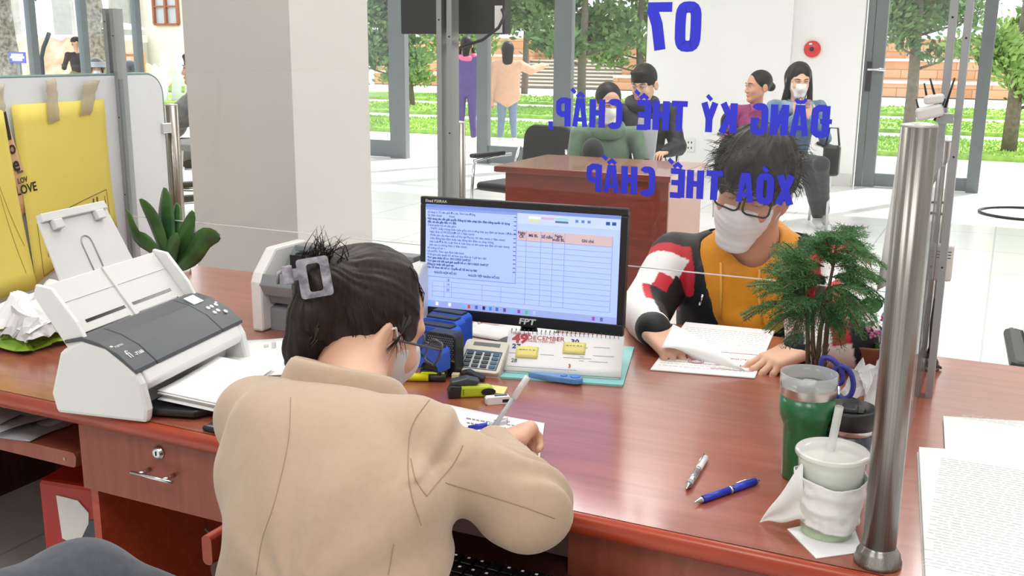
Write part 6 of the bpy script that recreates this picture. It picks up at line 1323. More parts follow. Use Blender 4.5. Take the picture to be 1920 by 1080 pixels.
# clerk chair bits and the knee in the foreground
t = thing('person', 'knee in dark grey trousers of a person sitting at the bottom left corner', 'person', (-.9, .45, 0))
k0, k1, k2 = pv(-60, 1190, .62), pv(150, 1130, .78), pv(470, 1190, .92)
tf = FOLD(FOLD(U([cap(k0+A(-.1, -.1, -.06), k1, .085, .068), (cap(k1, k2+A(0, 0, -.03), .066, .062), .02), (cap(k1, k1+A(.03, .08, -.5), .062, .05), .03)], .02), .006, 9, 3), .003, 24, 1)
o = sdf_mesh('trousers', tf, *bb([k0+A(-.1, -.1, -.06), k1, k2, k1+A(.03, .08, -.4)], .1), .005, mat('trouser_grey', '474c57', .9, c2='3f434d', scale=80, bump=.1, sheen=.2), smooth_it=2); keep(o, t)
t = thing('office_chair', 'dark chair seat under the clerk, mostly hidden by the beige blazer', 'chair', (-.8, .8, 0)); MB().box(-.25, .25, -.28, .22, .40, .47, b=.03).build('seat', mat('chair_grey', '4a4a46', .7), t); MB().cyl((0, 0, .05), (0, 0, .4), .03).build('pedestal', M_black, t)
mb = MB(); [mb.tube([(0, 0, .08), (.26*math.cos(a), .26*math.sin(a), .03)], .018, 8) for a in np.linspace(0, 2*PI, 6)[:-1]]; mb.build('star_base', M_black, t)
# ---------------------------------------------------------------- the man across the counter
mn = thing('person', 'masked man in a black, white and red jacket over an orange hoodie, holding documents', 'person', (-.55, 2.6, 0))
hc = pv(1408, 352, 2.42); fw = A(.04, -.93, -.22); HM = frameM(hc, fw, (.24, .08, 1))@Matrix.Scale(1.03, 4)
nb = pv(1416, 500, 2.50)
o = sdf_mesh('body', U([wf(head_local(neck=False), HM), (cap(hc+A(0, .03, -.04), nb+A(0, 0, -.03), .056, .066), .03)], .02), *bb([hc, nb], .16), .0035, M_skin2, smooth_it=2); keep(o, mn)
eyes(HM, mn, down=.5); glasses(HM, mn, w_=.0285, h_=.0235, r=.0025, y0=.108, z0=.004)
mk = sdf_mesh('face_mask', wf(mask_fn(True), HM@Matrix.Scale(1.04, 4)@TR(0, 0, -.010)), *bb([HM@Vector((0, .06, -.05))], .12), .0028, M_mask, smooth_it=1); keep(mk, mn)
mb = MB(); mb.M = HM
for s_ in (-1, 1):
    mb.tube([(s_*.062, .03, -.018), (s_*.078, .008, .0), (s_*.085, -.02, .006)], .0016, 6); mb.tube([(s_*.062, .028, -.085), (s_*.078, .0, -.04), (s_*.084, -.022, -.01)], .0016, 6)
keep(mb.build('ear_loops', M_mask), mn)
def short_hair(HM, parent, m, h=.004, vol=.022, fringe=.018, amp=.008, fr=40, low=-.035, seed=0, lift=False):
    c0 = ell((0, -.015, .04), (.073+vol*.9, .094+vol*.8, .084+vol)); fri = ell((0, .068, .062), (.066, .036, .034)); f = U([c0, (fri, .03)], .02) if not lift else U([c0, (ell((0, .062, .095), (.060, .032, .022)), .03)], .02)
    cut = U([ell((0, .125, -.035), (.064, .07, .075)), ell((.08, .028, -.055), (.04, .045, .06)), ell((-.08, .028, -.055), (.04, .045, .06))], .01)
    f = SUB(f, cut, .01); f = INT(f, plane((0, -.02, low), (0, .45, -1)), .01)
    def g(p):
        d = f(p); mm = np.abs(d) < .04; q = p[mm]; a = np.arctan2(q[:, 0], q[:, 1]+.05); k = np.stack([a*fr*.16, q[:, 1]*8, q[:, 2]*16], 1)+seed
        d[mm] += amp*(noise3(k))+amp*.5*noise3(k*2.3+4); return d
    o = sdf_mesh('hair', wf(g, HM), *bb([HM.translation], .17), h, m, smooth_it=1); keep(o, parent); return o
ho = short_hair(HM, mn, M_hair, h=.003, amp=.010, vol=.024, low=-.05)
st = []
for k in range(420):
    a = random.uniform(-2.9, 2.9); z = random.uniform(.03, .115); el_ = math.acos(min(1, (z-.04)/.108)) if z > .04 else PI/2
    p0 = Vector((.096*math.sin(a)*math.sin(el_), -.015+.112*math.cos(a)*math.sin(el_), .04+.108*math.cos(el_))); n_ = Vector((p0.x, p0.y+.015, p0.z-.04)).normalized()
    dn = (Vector((math.sin(a)*.35, math.cos(a)*.8+.25, -.35))+Vector((random.gauss(0, .25), random.gauss(0, .2), random.gauss(0, .25)))).normalized(); L_ = random.uniform(.02, .045)
    st.append([HM@(p0-n_*.004), HM@(p0+dn*L_*.5+n_*.007), HM@(p0+dn*L_+n_*random.uniform(-.002, .006))])
for k in range(120):
    x = random.uniform(-.06, .06); p0 = Vector((x, .085-.3*abs(x), .075)); st.append([HM@p0, HM@(p0+Vector((random.gauss(0, .006), .014, -.02))), HM@(p0+Vector((random.gauss(0, .01), .010, -.045+random.gauss(0, .006))))])
hair_tubes(st, .0013, M_hair, mn)
# torso
Rs, Ls = pv(1268, 487, 2.50), pv(1578, 495, 2.56); ch = pv(1408, 590, 2.50); wa = ch+A(0, .05, -.28)
ax = _n((Ls-Rs)*A(1, 1, 0)); fwd = A(ax[1], -ax[0], 0)
elR = pv(1206, 590, 2.30); wrR = A(*Pz(1225, 618, ZD+.045)); elL = A(*Pz(1590, 640, ZD+.06)); wrL = A(*Pz(1506, 652, ZD+.04))
tor = [cap(ch+A(0, 0, .05), wa, .19, .18, sq=(fwd, .6)), (cap(Rs, Ls, .062, .062), .05), (cap(nb+A(0, .01, -.03), ch, .08, .13, sq=(fwd, .7)), .05)]
arms = [cap(Rs, elR, .068, .060), cap(elR, wrR, .056, .038), cap(Ls, elL, .068, .060), cap(elL, wrL, .056, .038)]
jk = U(tor+[(a, .022) for a in arms], .03)
vopen = lambda p: None
def vcut(p):      # open front: wedge below the chin
    x = (p-ch)@ax+.012; y = (p-ch)@fwd; z = p[:, 2]-ch[2]; half = .050+.35*np.maximum(0, z+.02)+.05*np.clip(-z, 0, .3); return np.maximum(np.abs(x)-np.minimum(half, .115), -(y-.02))
jf = SUB(jk, vcut, .006)
jf = FOLD(FOLD(jf, .006, 11, 2), .003, 26, 5)
red, wht, blk = lc('c8283a'), lc('efeeec'), lc('1b1c22')
def jcol(p):
    C = np.tile(blk, (len(p), 1)); 
    for (s_, e_, w_, out) in ((Rs, elR, wrR, -1), (Ls, elL, wrL, 1)):
        d1 = _n(e_-s_); t1 = ((p-s_)@d1)/np.linalg.norm(e_-s_); r1 = np.linalg.norm(p-s_-((p-s_)@d1)[:, None]*d1, axis=1)
        d2 = _n(w_-e_); t2 = ((p-e_)@d2)/np.linalg.norm(w_-e_); r2 = np.linalg.norm(p-e_-((p-e_)@d2)[:, None]*d2, axis=1)
        side = ((p-ch)@ax)*out
        inner = p[:, 2]
        m1 = (r1 < .085) & (side > .13) & (t1 > .08) & (t1 < 1.05)
        lat = ((p-s_-((p-s_)@d1)[:, None]*d1)@_n(ax*out+A(0, 0, .5)))
        C[m1 & (t1 > .10)] = red; C[m1 & (t1 > .24) & (lat > -.03)] = wht
        C[m1 & (t1 > .58) & (lat < .018+.0) & (lat > -.02)] = red; C[m1 & (t1 > .5) & (lat <= -.02)] = blk
        m2 = (r2 < .075) & (t2 > -.05) & (side > .10); lat2 = ((p-e_-((p-e_)@d2)[:, None]*d2)@_n(ax*out+A(0, 0, -.1)))
        C[m2] = wht; C[m2 & (lat2 < -.018) & (t2 < .85)] = blk; C[m2 & (lat2 < .0) & (lat2 > -.018) & (t2 < .35)] = red; C[m2 & (t2 > .93)] = blk
    return C
lo, hi = bb([Rs, Ls, elR, wrR, elL, wrL, wa+A(0, 0, .05)], .13); hi[2] = nb[2]+.06
J = sdf_mesh('jacket', jf, lo, hi, .0042, vmat('jacket_cloth', .6, bump=.1, scale=120, spec=.4), smooth_it=2); colour(J, jcol); keep(J, mn)
M_hood = mat('hoodie_orange', 'e89a1f', .85, c2='df8f18', scale=30, bump=.12, sheen=.2)
inner = U([OFFS(U([cap(ch+A(0, 0, .05), wa, .19, .18, sq=(fwd, .6)), (cap(nb+A(0, .01, -.03), ch, .08, .13, sq=(fwd, .7)), .05)], .03), -.004)], 0)
def hood(p):
    q = p-nb; x = q@ax; y = q@fwd; z = q[:, 2]
    # a thick rolled ring, high behind and at the sides, meeting in a V on the chest
    a = np.arctan2(x, -y+.0); R_ = .098; zz = .045*np.cos(a)*1.0+.010; v = np.maximum(0, -np.cos(a)); zc = zz-.075*v**2; yc = y-.035*v*0
    rr_ = np.sqrt((x*1.0)**2+(y*1.02)**2)-R_; th = .028+.012*np.maximum(0, np.cos(a)); return np.sqrt((rr_+.35*(z-zc))**2*.9+((z-zc)*.62)**2)-th
neckhole = cap(nb+A(0, -.00, -.005)+fwd*.03, hc+A(0, .02, -.05), .050, .078)
hd_ = FOLD(SUB(U([inner, (hood, .012)], .01), neckhole, .01), .005, 13, 8)
o = sdf_mesh('hoodie', hd_, *bb([ch, nb, wa+A(0, 0, .1)], .19), .004, M_hood, smooth_it=2); keep(o, mn)
for pts in ([(1352, 492), (1352, 540), (1350, 600)], [(1424, 505), (1420, 545), (1430, 608)]):
    h_ = caster(o); P_ = [h_(*q) for q in pts]; P_ = [q for q in P_ if q is not None]
    if len(P_) > 2: mb = MB(); mb.tube([q-Vector(ray(1390, 560)).normalized()*.006 for q in P_], .0032, 8); keep(mb.build('drawstring', mat('cord_yellow', 'efb04a', .7)), mn)
mb = MB(); h_ = caster(J); a, b = h_(1318, 552), h_(1312, 572)
if a and b: mb.tube([a-Vector(ray(1318, 552)).normalized()*.004, b-Vector(ray(1318, 552)).normalized()*.004], .0035, 8); keep(mb.build('zip_pull', M_chrome), mn)
for w0, tgt, side, each, nm in ((wrR, Pz(1262, 655, ZD+.02), 1, [(.45, .5, .3), (.6, .7, .4), (.75, .8, .5), (.9, .9, .5)], 'right_hand'), (wrL, Pz(1425, 688, ZD+.012), -1, [(.15, .35, .25), (.2, .45, .3), (.3, .5, .3), (.4, .55, .35)], 'left_hand')):
    d = A(*tgt)-w0; HAM = frameM(w0, d, (0.12 if side > 0 else -.1, -.15, 1)); f = wf(hand_fn(each=each, side=-side, s_=.95, thumb=(.55, .25), spread=.09), HAM)
    o = sdf_mesh(nm, f, *bb([w0, w0+_n(d)*.17], .075), .0026, M_skin, smooth_it=1); keep(o, mn)
    o = keep(MB().build('cuff', M_black), mn); bpy.data.objects.remove(o)
# loose sheet he lifts
c = [Py(1258, 600, 1.86)*1, Pz(1275, 655, ZD+.02), Pz(1385, 700, ZD+.004), Pz(1300, 640, ZD+.03)]
q = [A(*Pz(1240, 652, ZD+.035)), A(*Pz(1262, 608, ZD+.06)), A(*Pz(1400, 697, ZD+.008)), A(*Pz(1300, 672, ZD+.008))]
mb = MB(); mb.sheet(lambda u, v: (q[0]*(1-v)+q[1]*v)*(1-u)+(q[3]*(1-v)+q[2]*v)*u+A(0, 0, .008*math.sin(PI*u)), 10, 5, .0005)
mb.build('loose_sheet', M_paper2, label='white sheet being lifted by the man above the plastic sleeve', cat='paper')
# ---------------------------------------------------------------- the people waiting and walking
def figure(name_label, feet, HMx, J, cols, h=.008, hair=None, mask=False, face=True, skirt=None, grp=None, skin=None, hands=True, torso=(.155, .13), sqk=.62, armr=(.055, .045, .034), legr=(.085, .06, .045), glassy=False, coatlen=None, foldamp=.006):
    """J: joints in the world; cols: top, legs, shoes"""
    t = thing('person', name_label, 'person', feet, group=grp); sk = skin or M_skin; hcn = np.array(HMx.translation)
    n_ = J['neck']; f = U([wf(head_local(neck=False), HMx), (cap(hcn+A(0, 0, -.04), n_+A(0, 0, -.03), .05, .055), .03)], .02)
    o = sdf_mesh('body', f, *bb([hcn, n_], .16), max(.005, h*.75), sk, smooth_it=1); keep(o, t)
    if face: eyes(HMx, t, down=.3)
    if face and not mask: mb = MB(); mb.M = HMx; mb.tube([(-.015, .091, -.067), (0, .0955, -.0665), (.015, .091, -.067)], .0035, 6, rr=[.001, .003, .001]); keep(mb.build('lips', M_lip), t)
    ax = _n((J['ls']-J['rs'])*A(1, 1, 0)); fd = A(ax[1], -ax[0], 0); ch = (J['ls']+J['rs'])/2+A(0, 0, -.13); hip = J['hip']
    tp = [cap(ch, hip+A(0, 0, .08), torso[0], torso[1], sq=(fd, sqk)), (cap(J['rs'], J['ls'], armr[0]*.95), .04), (cap(n_+A(0, 0, -.05), ch, .055, .11, sq=(fd, .7)), .05)]
    if coatlen: tp.append((cap(hip+A(0, 0, .05), hip+A(0, 0, -coatlen), torso[1], torso[1]*1.12, sq=(fd, sqk+.05)), .04))
    for s_ in ('r', 'l'):
        tp.append((cap(J[s_+'s'], J[s_+'e'], armr[0], armr[1]), .02)); tp.append((cap(J[s_+'e'], J[s_+'w'], armr[1], armr[2]), .02))
    ft = FOLD(FOLD(U(tp, .03), foldamp, 13, 4), foldamp*.5, 30, 9); pts = [ch, hip, J['rs'], J['ls'], J['re'], J['rw'], J['le'], J['lw'], n_]+([hip-A(0, 0, coatlen)] if coatlen else [])
    o = sdf_mesh('jacket', ft, *bb(pts, .19), h, cols[0], smooth_it=2); keep(o, t); J['_top'] = o
    if cols[1] is not None:
        lg = [cap(hip+ax*.07, hip-ax*.07, .11, .11, sq=(fd, .85))]
        for s_ in ('r', 'l'): lg += [(cap(J[s_+'h'], J[s_+'k'], legr[0], legr[1]), .03), (cap(J[s_+'k'], J[s_+'a'], legr[1], legr[2]), .015)]
        fl = FOLD(U(lg, .03), .005, 14, 6); o = sdf_mesh('trousers', fl, *bb([hip, J['rk'], J['lk'], J['ra'], J['la']], .17), h, cols[1], smooth_it=2); keep(o, t)
        for s_ in ('r', 'l'):
            a = J[s_+'a']; d = J.get('toe', fd); d = _n(np.array(d)*A(1, 1, 0)+A(0, 0, 0)); aa = A(a[0], a[1], max(.05, a[2]-.05))
            fs = U([cap(aa, aa+d*.13+A(0, 0, -.02), .036, .03, sq=((0, 0, 1), .85)), (cap(a, aa, .034), .02)], .02); o = sdf_mesh('shoe', fs, *bb([a, aa, aa+d*.14], .06), .006, cols[2], smooth_it=1); keep(o, t)
    if hands:
        for s_, sd in (('r', 1), ('l', -1)):
            w_ = J[s_+'w']; d = J.get(s_+'hd'); d = (w_-J[s_+'e']) if d is None else d; HAM = frameM(w_, d, J.get('hup', (0, 0, 1)))
            o = sdf_mesh('hand', wf(hand_fn(curl=(.4, .6, .4), side=-sd, s_=.92), HAM), *bb([w_, w_+_n(d)*.16], .07), max(.004, h*.55), sk, smooth_it=1); keep(o, t)
    if hair: hair(HMx, t)
    if mask:
        o = sdf_mesh('face_mask', wf(mask_fn(False), HMx), *bb([HMx@Vector((0, .06, -.05))], .11), .005, M_mask, smooth_it=1); keep(o, t)
        mb = MB(); mb.M = HMx; [mb.tube([(q*.062, .02, -.03), (q*.08, -.012, .01)], .002, 5) for q in (-1, 1)]; keep(mb.build('ear_loops', M_mask), t)
    if glassy: glasses(HMx, t, r=.001, m=M_chrome, w_=.024, h_=.018)
    return t
def hair_long(M, t, drop=.26, back=.0, m=M_hair, front=True, w_=.075, h=.006, low=None):
    f = U([ell((0, -.02, .04), (.083, .10, .09)), (cap((0, -.055, 0), (0, -.085+back, -drop), w_, w_*.62, sq=((0, 1, 0), .55)), .04)], .03)
    if front: f = U([f, (cap((.076, .0, .02), (.098, .0, -drop*.8), .017, .024), .015), (cap((-.076, .0, .02), (-.098, .0, -drop*.8), .017, .024), .015)], .02)
    f = SUB(f, U([ell((0, .135, -.02), (.060, .09, .112)), cap((0, .05, -.06), (0, .06, -.3), .058, .06)], .01), .01)
    def g(p):
        d = f(p); mm = np.abs(d) < .03; q = p[mm]; d[mm] += .005*noise3(np.stack([q[:, 0]*60, q[:, 1]*60, q[:, 2]*5], 1)); return d
    o = sdf_mesh('hair', wf(g, M), *bb([M@Vector((0, -.03, .05)), M@Vector((0, -.08+back, -drop))], .15), h, m, smooth_it=1); keep(o, t)
def hair_back(M, t, bun=False, m=M_hair):   # combed back
    f = SUB(ell((0, -.022, .036), (.081, .098, .09)), U([ell((0, .135, -.03), (.066, .10, .095)), ell((.08, .03, -.05), (.04, .045, .05)), ell((-.08, .03, -.05), (.04, .045, .05))], .01), .01)
    f = INT(f, plane((0, -.02, -.045), (0, .45, -1)), .01)
    if bun: f = U([f, (ell((0, -.115, -.01), (.04, .035, .035)), .015)], .01)
    o = sdf_mesh('hair', wf(f, M), *bb([M.translation], .17), .006, m, smooth_it=1); keep(o, t)
def cloth(key, c, c2=None, r=.85): return mat(key, c, r, c2=c2 or c, scale=25, bump=.12, sheen=.15)
def seated(Hpx, hy, face_, lab, cols, shoulder_w=.19, feetpx=None, lean=.0, **k):
    """seated figure facing the counter; Hpx head centre in the photo at depth plane hy"""
    H = pv(*Hpx, hy); return H
Gw = 'people sitting on the hall chairs'
F0 = A(.42, -.88, 0); F0 = _n(F0)
def mk_seated(Hpx, hy, fdir, up=(0, 0, 1), bf=F0, sh=.175, sc_=1.0, elb=None, wri=None, knee=.46, hipz=.50, spread=.10, drop=0):
    H = pv(*Hpx, hy); bf = _n(bf); axl = A(-bf[1], bf[0], 0)*1.0      # person's left hand side
    neck = H+A(0, 0, -.15)-bf*.02; shz = neck[2]-.06; rs = A(*neck[:2], shz)-axl*sh-bf*.02; ls = A(*neck[:2], shz)+axl*sh-bf*.02
    hip = A(*(neck[:2]-bf[:2]*.10), hipz); J = dict(neck=neck, rs=rs, ls=ls, hip=hip)
    for s_, sg in (('r', -1), ('l', 1)):
        S = J[s_+'s']; J[s_+'e'] = S+axl*sg*.06+bf*.06+A(0, 0, -.25); J[s_+'w'] = J[s_+'e']+bf*.20-axl*sg*.10+A(0, 0, .02)
        J[s_+'h'] = hip+axl*sg*.09; J[s_+'k'] = J[s_+'h']+bf*.42+axl*sg*(spread-.09)+A(0, 0, .02); J[s_+'a'] = J[s_+'k']+bf*.02+A(0, 0, -.40)
    J['toe'] = bf; HMx = frameM(H, fdir, up)@Matrix.Scale(sc_, 4); return H, J, HMx, bf, axl
# green hoodie woman
H, J, HMx, bf, axl = mk_seated((1141, 193), 6.55, A(.55, -.75, -.25), sc_=1.06, sh=.19)
M_grn = cloth('sage_green', '67806b', '5f7763'); c_ = (H[0]-bf[0]*.1, H[1]-bf[1]*.1)
p = J['hip']; chair(p[0], p[1], math.atan2(bf[0], -bf[1])*1.0, 'black visitor chair under the person in the green hoodie')
figure('masked person in a sage green hoodie sitting behind the hall desk', (p[0], p[1], 0), HMx, J, (M_grn, cloth('trouser_black', '26272b'), M_wht), hair=lambda M, t: hair_back(M, t, True), mask=True, grp=Gw)
hq = FOLD(lambda q: np.sqrt((np.linalg.norm((q-J['neck'])[:, :2]+bf[:2]*.03, axis=1)-.095)**2+((q[:, 2]-J['neck'][2]+.03-.25*((J['neck']-q)@bf))*.7)**2)-.032, .004, 20, 2)
pr_ = [o for o in COL.objects if o.get('label', '').startswith('masked person in a sage')][0]; o = sdf_mesh('hood', hq, *bb([J['neck']], .19), .008, M_grn, smooth_it=1); keep(o, pr_)
# things in her lap: black knit cap like object above the desk edge; a clear folder
p = pv(1112, 285, 6.25); o = MB(); o.ball((0, 0, 0), (.075, .07, .09), 20, 12); tag(o.build('black_bag', cloth('black_knit', '1d1e22'), loc=(p[0], p[1], p[2]-.0)), 'round black handbag held on the lap of the person in green', 'bag')
p = pv(1212, 262, 6.75); MB().box(-.07, .07, -.012, .012, -.16, .14, M=TR(ry=.08)).build('clear_folder', film('clear_sleeve2', 'dfe2ea', .7, .25), label='clear plastic folder held between the two people behind the desk', cat='folder', loc=p)
# young man in the black padded coat
H, J, HMx, bf, axl = mk_seated((1207, 158), 7.45, A(-.10, -.95, -.28), sc_=1.12, sh=.21)
M_blk = mat('padded_black', '1c1e24', .55, c2='14161a', scale=20, bump=.4, bdist=.01); p = J['hip']; chair(p[0], p[1], math.atan2(bf[0], -bf[1]), 'black visitor chair under the young man in the black padded coat')
J['lw'] = J['le']+bf*.18-axl*.12+A(0, 0, -.02)
tt = figure('young man with thin glasses in a black hooded coat, sitting left of the wall', (p[0], p[1], 0), HMx, J, (M_blk, cloth('trouser_black', '26272b'), M_black), hair=lambda M, t: short_hair(M, t, M_hair, h=.006, amp=.004, fringe=0, low=-.03, vol=.012, lift=True), glassy=True, grp=Gw, torso=(.19, .17), armr=(.07, .062, .045), foldamp=.009)
hq = FOLD(lambda q: np.sqrt((np.linalg.norm((q-J['neck'])[:, :2]+bf[:2]*.03, axis=1)-.10)**2+((q[:, 2]-J['neck'][2]+.0-.2*((J['neck']-q)@bf))*.7)**2)-.034, .004, 20, 2); o = sdf_mesh('hood', hq, *bb([J['neck']], .2), .008, M_blk, smooth_it=1); keep(o, tt)
# lady in the magenta jacket
H, J, HMx, bf, axl = mk_seated((1421, 162), 9.1, A(-.72, -.68, -.05), sc_=1.12, sh=.185)
p = J['hip']; M_mag = cloth('magenta_cloth', 'a8447f', '9c3c74'); chair(p[0], p[1], math.atan2(bf[0], -bf[1]), 'black visitor chair under the person in the magenta jacket')
tt = figure('person in a magenta jacket sitting and looking to the left by the wall', (p[0], p[1], 0), HMx, J, (M_mag, cloth('trouser_black', '26272b'), M_black), hair=lambda M, t: hair_back(M, t, True), grp=Gw, skin=M_skin2)
mb = MB()
for s_ in (-1, 1): mb.tube([tuple(J['neck']+axl*s_*.05+bf*.06+A(0, 0, -.0)), tuple(J['neck']+axl*s_*.04+bf*.10+A(0, 0, -.05)), tuple(J['neck']+axl*s_*.08+bf*.09+A(0, 0, -.08))], .016, 8, rr=[.012, .02, .005])
keep(mb.build('collar', M_mag), tt)
# young woman in the denim jacket with a phone
H, J, HMx, bf, axl = mk_seated((1499, 150), 8.35, A(.36, -.85, -.22), sc_=1.06, sh=.18, hipz=.50)
J['rk'] = pv(1512, 312, 8.0); J['lk'] = pv(1540, 308, 7.95); J['ra'] = A(*Pz(1533, 402, .10)); J['la'] = A(*Pz(1540, 400, .12)); J['la'][1] += .12
ph_ = pv(1508, 204, 8.12); J['re'] = J['rs']+bf*.06-axl*.05+A(0, 0, -.24); J['le'] = J['ls']+bf*.06+axl*.05+A(0, 0, -.24); J['rw'] = ph_+A(-.05, .02, -.06); J['lw'] = ph_+A(.06, .03, -.07); J['rhd'] = ph_-J['rw']+A(0, 0, .04); J['lhd'] = ph_-J['lw']+A(0, 0, .04); J['hup'] = tuple(bf)
J['toe'] = _n(A(.3, -.9, 0))
p = J['hip']; M_den = cloth('denim_blue', '6f8ea8', '5d7c98'); chair(p[0], p[1], math.atan2(bf[0], -bf[1]), 'black visitor chair under the long-haired person in denim')
tt = figure('masked long-haired person in a blue denim jacket looking at a phone', (p[0], p[1], 0), HMx, J, (M_den, cloth('jeans_black', '26272c', '303239'), mat('shoe_white', 'dddcd6', .6)), hair=lambda M, t: hair_long(M, t, drop=.25, w_=.10), mask=True, grp=Gw)
o = sdf_mesh('fleece_collar', FOLD(lambda q: np.sqrt((np.linalg.norm((q-J['neck'])[:, :2], axis=1)-.10)**2+((q[:, 2]-J['neck'][2]+.05-.2*((J['neck']-q)@bf))*.75)**2)-.035, .006, 40, 2), *bb([J['neck']], .2), .008, cloth('fleece_grey', '7d94a8', '8ea4b5'), smooth_it=1); keep(o, tt)
t = thing('smartphone', 'phone in a pale checked case held up by the person in denim', 'phone', ph_, (.35, 0, .35)); MB().box(-.038, .038, -.005, .005, -.075, .075, b=.004).build('case', mat('phone_case', 'c9a6a6', .4, c2='8a5f6c', scale=60), t); MB().box(-.03, -.0, -.008, -.005, .03, .068, b=.001).build('camera_bump', mat('cream_plastic', 'd9d3c2', .45), t)
p = pv(1560, 285, 8.1); t = thing('handbag', 'small black handbag hanging at the chair of the person in denim', 'bag', p); MB().box(-.06, .06, -.05, .05, -.18, .05, b=.02).build('bag_body', M_black, t); MB().tube([(-.05, 0, .05), (-.03, 0, .18), (.03, 0, .18), (.05, 0, .05)], .008, 6).build('strap', M_black, t)
# two people outside
def standing(px, pyh, y, bf, lab, cols, hairf, arm=None, sc_=1.04, **k):
    H = pv(px, pyh, y); bf = _n(bf); axl = A(-bf[1], bf[0], 0); neck = H+A(0, 0, -.15)-bf*.02; rs = neck-axl*.18+A(0, 0, -.07); ls = neck+axl*.18+A(0, 0, -.07); hz = H[2]*.555+.0; hip = A(neck[0], neck[1], hz)
    J = dict(neck=neck, rs=rs, ls=ls, hip=hip, toe=bf)
    for s_, sg in (('r', -1), ('l', 1)):
        S = J[s_+'s']; J[s_+'e'] = S+axl*sg*.05+A(0, 0, -.29); J[s_+'w'] = J[s_+'e']+bf*.06+A(0, 0, -.22); J[s_+'h'] = hip+axl*sg*.085; J[s_+'k'] = J[s_+'h']+A(0, 0, -hz*.47)+bf*.02; J[s_+'a'] = A(J[s_+'h'][0], J[s_+'h'][1], .11)+axl*sg*.02
    if arm: arm(J, bf, axl)
    return figure(lab, (hip[0], hip[1], 0), frameM(H, bf, (0, 0, 1))@Matrix.Scale(sc_, 4), J, cols, hair=hairf, face=False, h=.011, **k)
M_pur = cloth('violet_cloth', '54467c', '4a3d70')
def a1_(J, bf, axl): 
    for s_, sg in (('r', -1), ('l', 1)): J[s_+'w'] = J[s_+'e']+bf*.18-axl*sg*.06+A(0, 0, -.08)
tt = standing(875, 84, 13.8, A(-.35, .93, 0), 'person in a violet tracksuit standing outside with the back to the doors', (M_pur, M_pur, mat('shoe_cream', 'd9cfc0', .6)), lambda M, t: hair_long(M, t, drop=.14, h=.01), arm=a1_, grp='people standing outside', hands=False, torso=(.185, .165), armr=(.065, .055, .04))
H = pv(875, 84, 13.8); o = sdf_mesh('pink_hood', U([ell(H+A(-.01, -.06, -.20), (.13, .06, .06)), (cap(H+A(-.11, .02, -.16), H+A(.11, .02, -.16), .04), .03)], .02), *bb([H+A(0, 0, -.17)], .24), .01, cloth('pink_cloth', 'd8628c'), smooth_it=1); keep(o, tt)
def a2_(J, bf, axl): J['re'] = J['rs']-axl*.13+bf*.03+A(0, 0, .0); J['rw'] = J['re']+bf*.22-axl*.05+A(0, 0, .05)
def a3_(J, bf, axl): J['re'] = J['rs']-axl*.17+bf*.12+A(0, 0, -.07); J['rw'] = J['re']-axl*.17+bf*.16+A(0, 0, .06)
tt = standing(952, 94, 14.1, A(-.42, .9, 0), 'long-haired person in a loose beige coat pointing outside the doors', (cloth('beige_coat', 'cfa487', 'c99c7e'), cloth('jeans_blue', '6f7f92'), mat('shoe_cream', 'd9cfc0', .6)), lambda M, t: hair_long(M, t, drop=.42, h=.01, front=False, w_=.085), arm=a3_, grp='people standing outside', torso=(.2, .175), coatlen=.03, armr=(.075, .065, .05))
# man in black at the far left, riders' helmets, seated man in grey
def a4_(J, bf, axl): J['le'] = J['ls']+axl*.08+bf*.1+A(0, 0, -.26); J['lw'] = J['le']+bf*.22+A(0, 0, .05)
Hy = 15.6; H = pv(143, 80, Hy)
def capf(M, t):
    mb = MB(); mb.M = M; mb.lathe([(.105, .03), (.104, .07), (.085, .11), (.04, .135), (.005, .14)], 20); mb.box(-.06, .06, .08, .17, .03, .04); keep(mb.build('cap', cloth('black_knit', '1d1e22')), t)
tt = standing(143, 82, 15.6, A(-.8, .6, 0), 'person in a black shirt and cap holding a tool far outside', (cloth('black_shirt', '34363e'), cloth('khaki_cloth', '9a8a6c'), M_black), capf, arm=a4_, grp='people outside on the left')
def helmet(M, parent, vis):
    f = SUB(ell((0, -.01, .035), (.115, .135, .125)), U([ell((0, .14, -.05), (.10, .12, .11)), plane((0, 0, -.06), (0, 0, 1))], .0), .005)
    o = sdf_mesh('helmet', wf(f, M), *bb([M.translation], .19), .007, vis[0], smooth_it=1); keep(o, parent)
    mb = MB(); mb.M = M; mb.sheet(lambda u, v: (.122*math.sin((u-.5)*2.6), -.01+.148*math.cos((u-.5)*2.6)*(1-.12*v), .035+.07*v), 14, 5, .003); keep(mb.build('visor', vis[1]), parent)
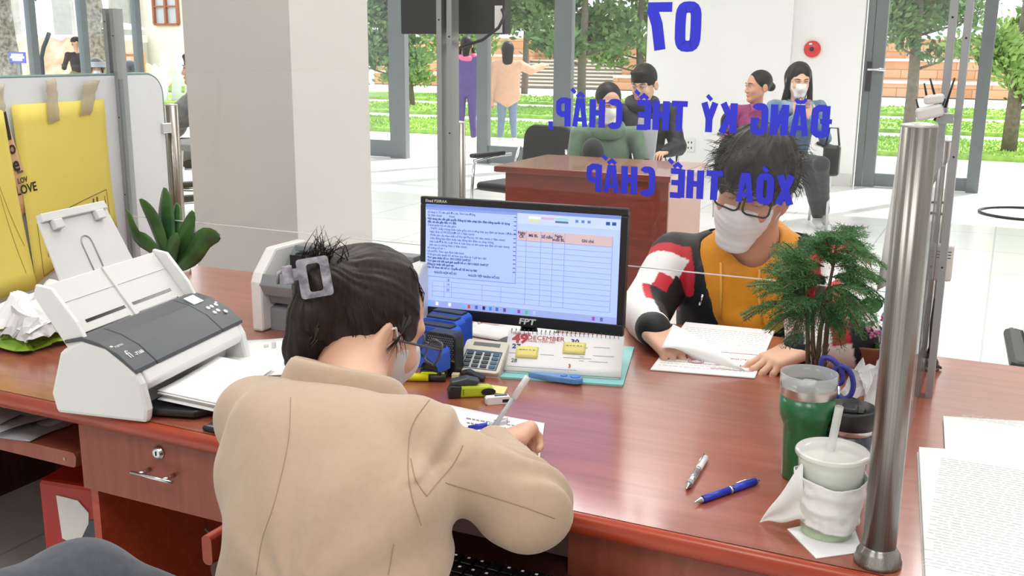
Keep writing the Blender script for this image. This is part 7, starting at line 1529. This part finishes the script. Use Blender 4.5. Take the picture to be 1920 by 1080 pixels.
for px, py, y, bf, lab, msk, nm in ((181, 131, 10.1, A(.75, -.65, 0), 'masked rider in a dark helmet with raised visor behind the divider board', True, 'grey_rider'), (243, 133, 11.9, A(-.9, -.3, 0), 'rider whose dark helmet just shows above the divider board', False, 'dark_rider')):
    bf = _n(bf); H, J, HMx, b2, axl = mk_seated((px, py), y, bf, bf=bf, sh=.18)
    J['hip'] = A(J['neck'][0], J['neck'][1], .55)
    for s_, sg in (('r', -1), ('l', 1)): J[s_+'h'] = J['hip']+axl*sg*.09; J[s_+'k'] = J[s_+'h']+bf*.38+A(0, 0, -.04); J[s_+'a'] = J[s_+'k']+A(0, 0, -.38)
    tt = figure(lab, (J['hip'][0], J['hip'][1], 0), HMx, J, (cloth('rider_jacket', '4d525a'), cloth('trouser_black', '26272b'), M_black), mask=msk, grp='helmeted riders at the left', h=.012, hands=False)
    helmet(HMx, tt, (mat('helmet_black', '1a1c20', .2, coat=.5), film('visor_grey', 'cfd3d8', .7, .1)))
    sx_ = thing('scooter', 'scooter under the '+('masked' if msk else 'second')+' helmeted rider, hidden behind the divider board', 'scooter', (J['hip'][0], J['hip'][1], 0), math.atan2(bf[0], -bf[1])); MB().box(-.12, .12, -.25, .45, .36, .46, b=.04).build('seat', M_black, sx_)
    for q in (-.55, .6): MB().lathe([(.12, -.04), (.24, -.045), (.26, 0), (.24, .045), (.12, .04)], 24, TR(0, q, .26, ry=PI/2)).build('wheel', M_black, sx_)
    MB().prism([(-.5, .3), (-.2, .2), (.2, .2), (.5, .35), (.45, .5), (-.3, .45)], -.1, .1, 'x').build('body_panel', mat('scooter_red', '7c2a2a', .3), sx_)
bf = _n(A(-.85, -.5, 0)); H, J, HMx, b2, axl = mk_seated((367, 130), 6.6, bf, bf=bf, sh=.22, sc_=1.04); J['re'] = J['rs']+bf*.16+A(0, 0, -.2); J['le'] = J['ls']+bf*.2+A(0, 0, -.16); J['rw'] = J['re']+bf*.2+A(0, 0, -.08); J['lw'] = J['le']+bf*.15-axl*.1+A(0, 0, -.1); M_gj = cloth('grey_jacket', '7f8286', '75787c')
p = J['hip']; tt = figure('person in a grey jacket sitting half hidden by the column', (p[0], p[1], 0), HMx, J, (M_gj, cloth('grey_trouser', '8a8c92'), M_black), hair=lambda M, t: short_hair(M, t, M_hair, h=.007, vol=.012, lift=True), grp=Gw, torso=(.19, .17), armr=(.075, .065, .05), foldamp=.01)
chair(p[0], p[1], math.atan2(bf[0], -bf[1]), 'black visitor chair under the person in the grey jacket')
p = pv(352, 372, 3.9); chair(p[0]-.15, 4.0, 2.6, 'dark chair back showing between the left steel post and the column')
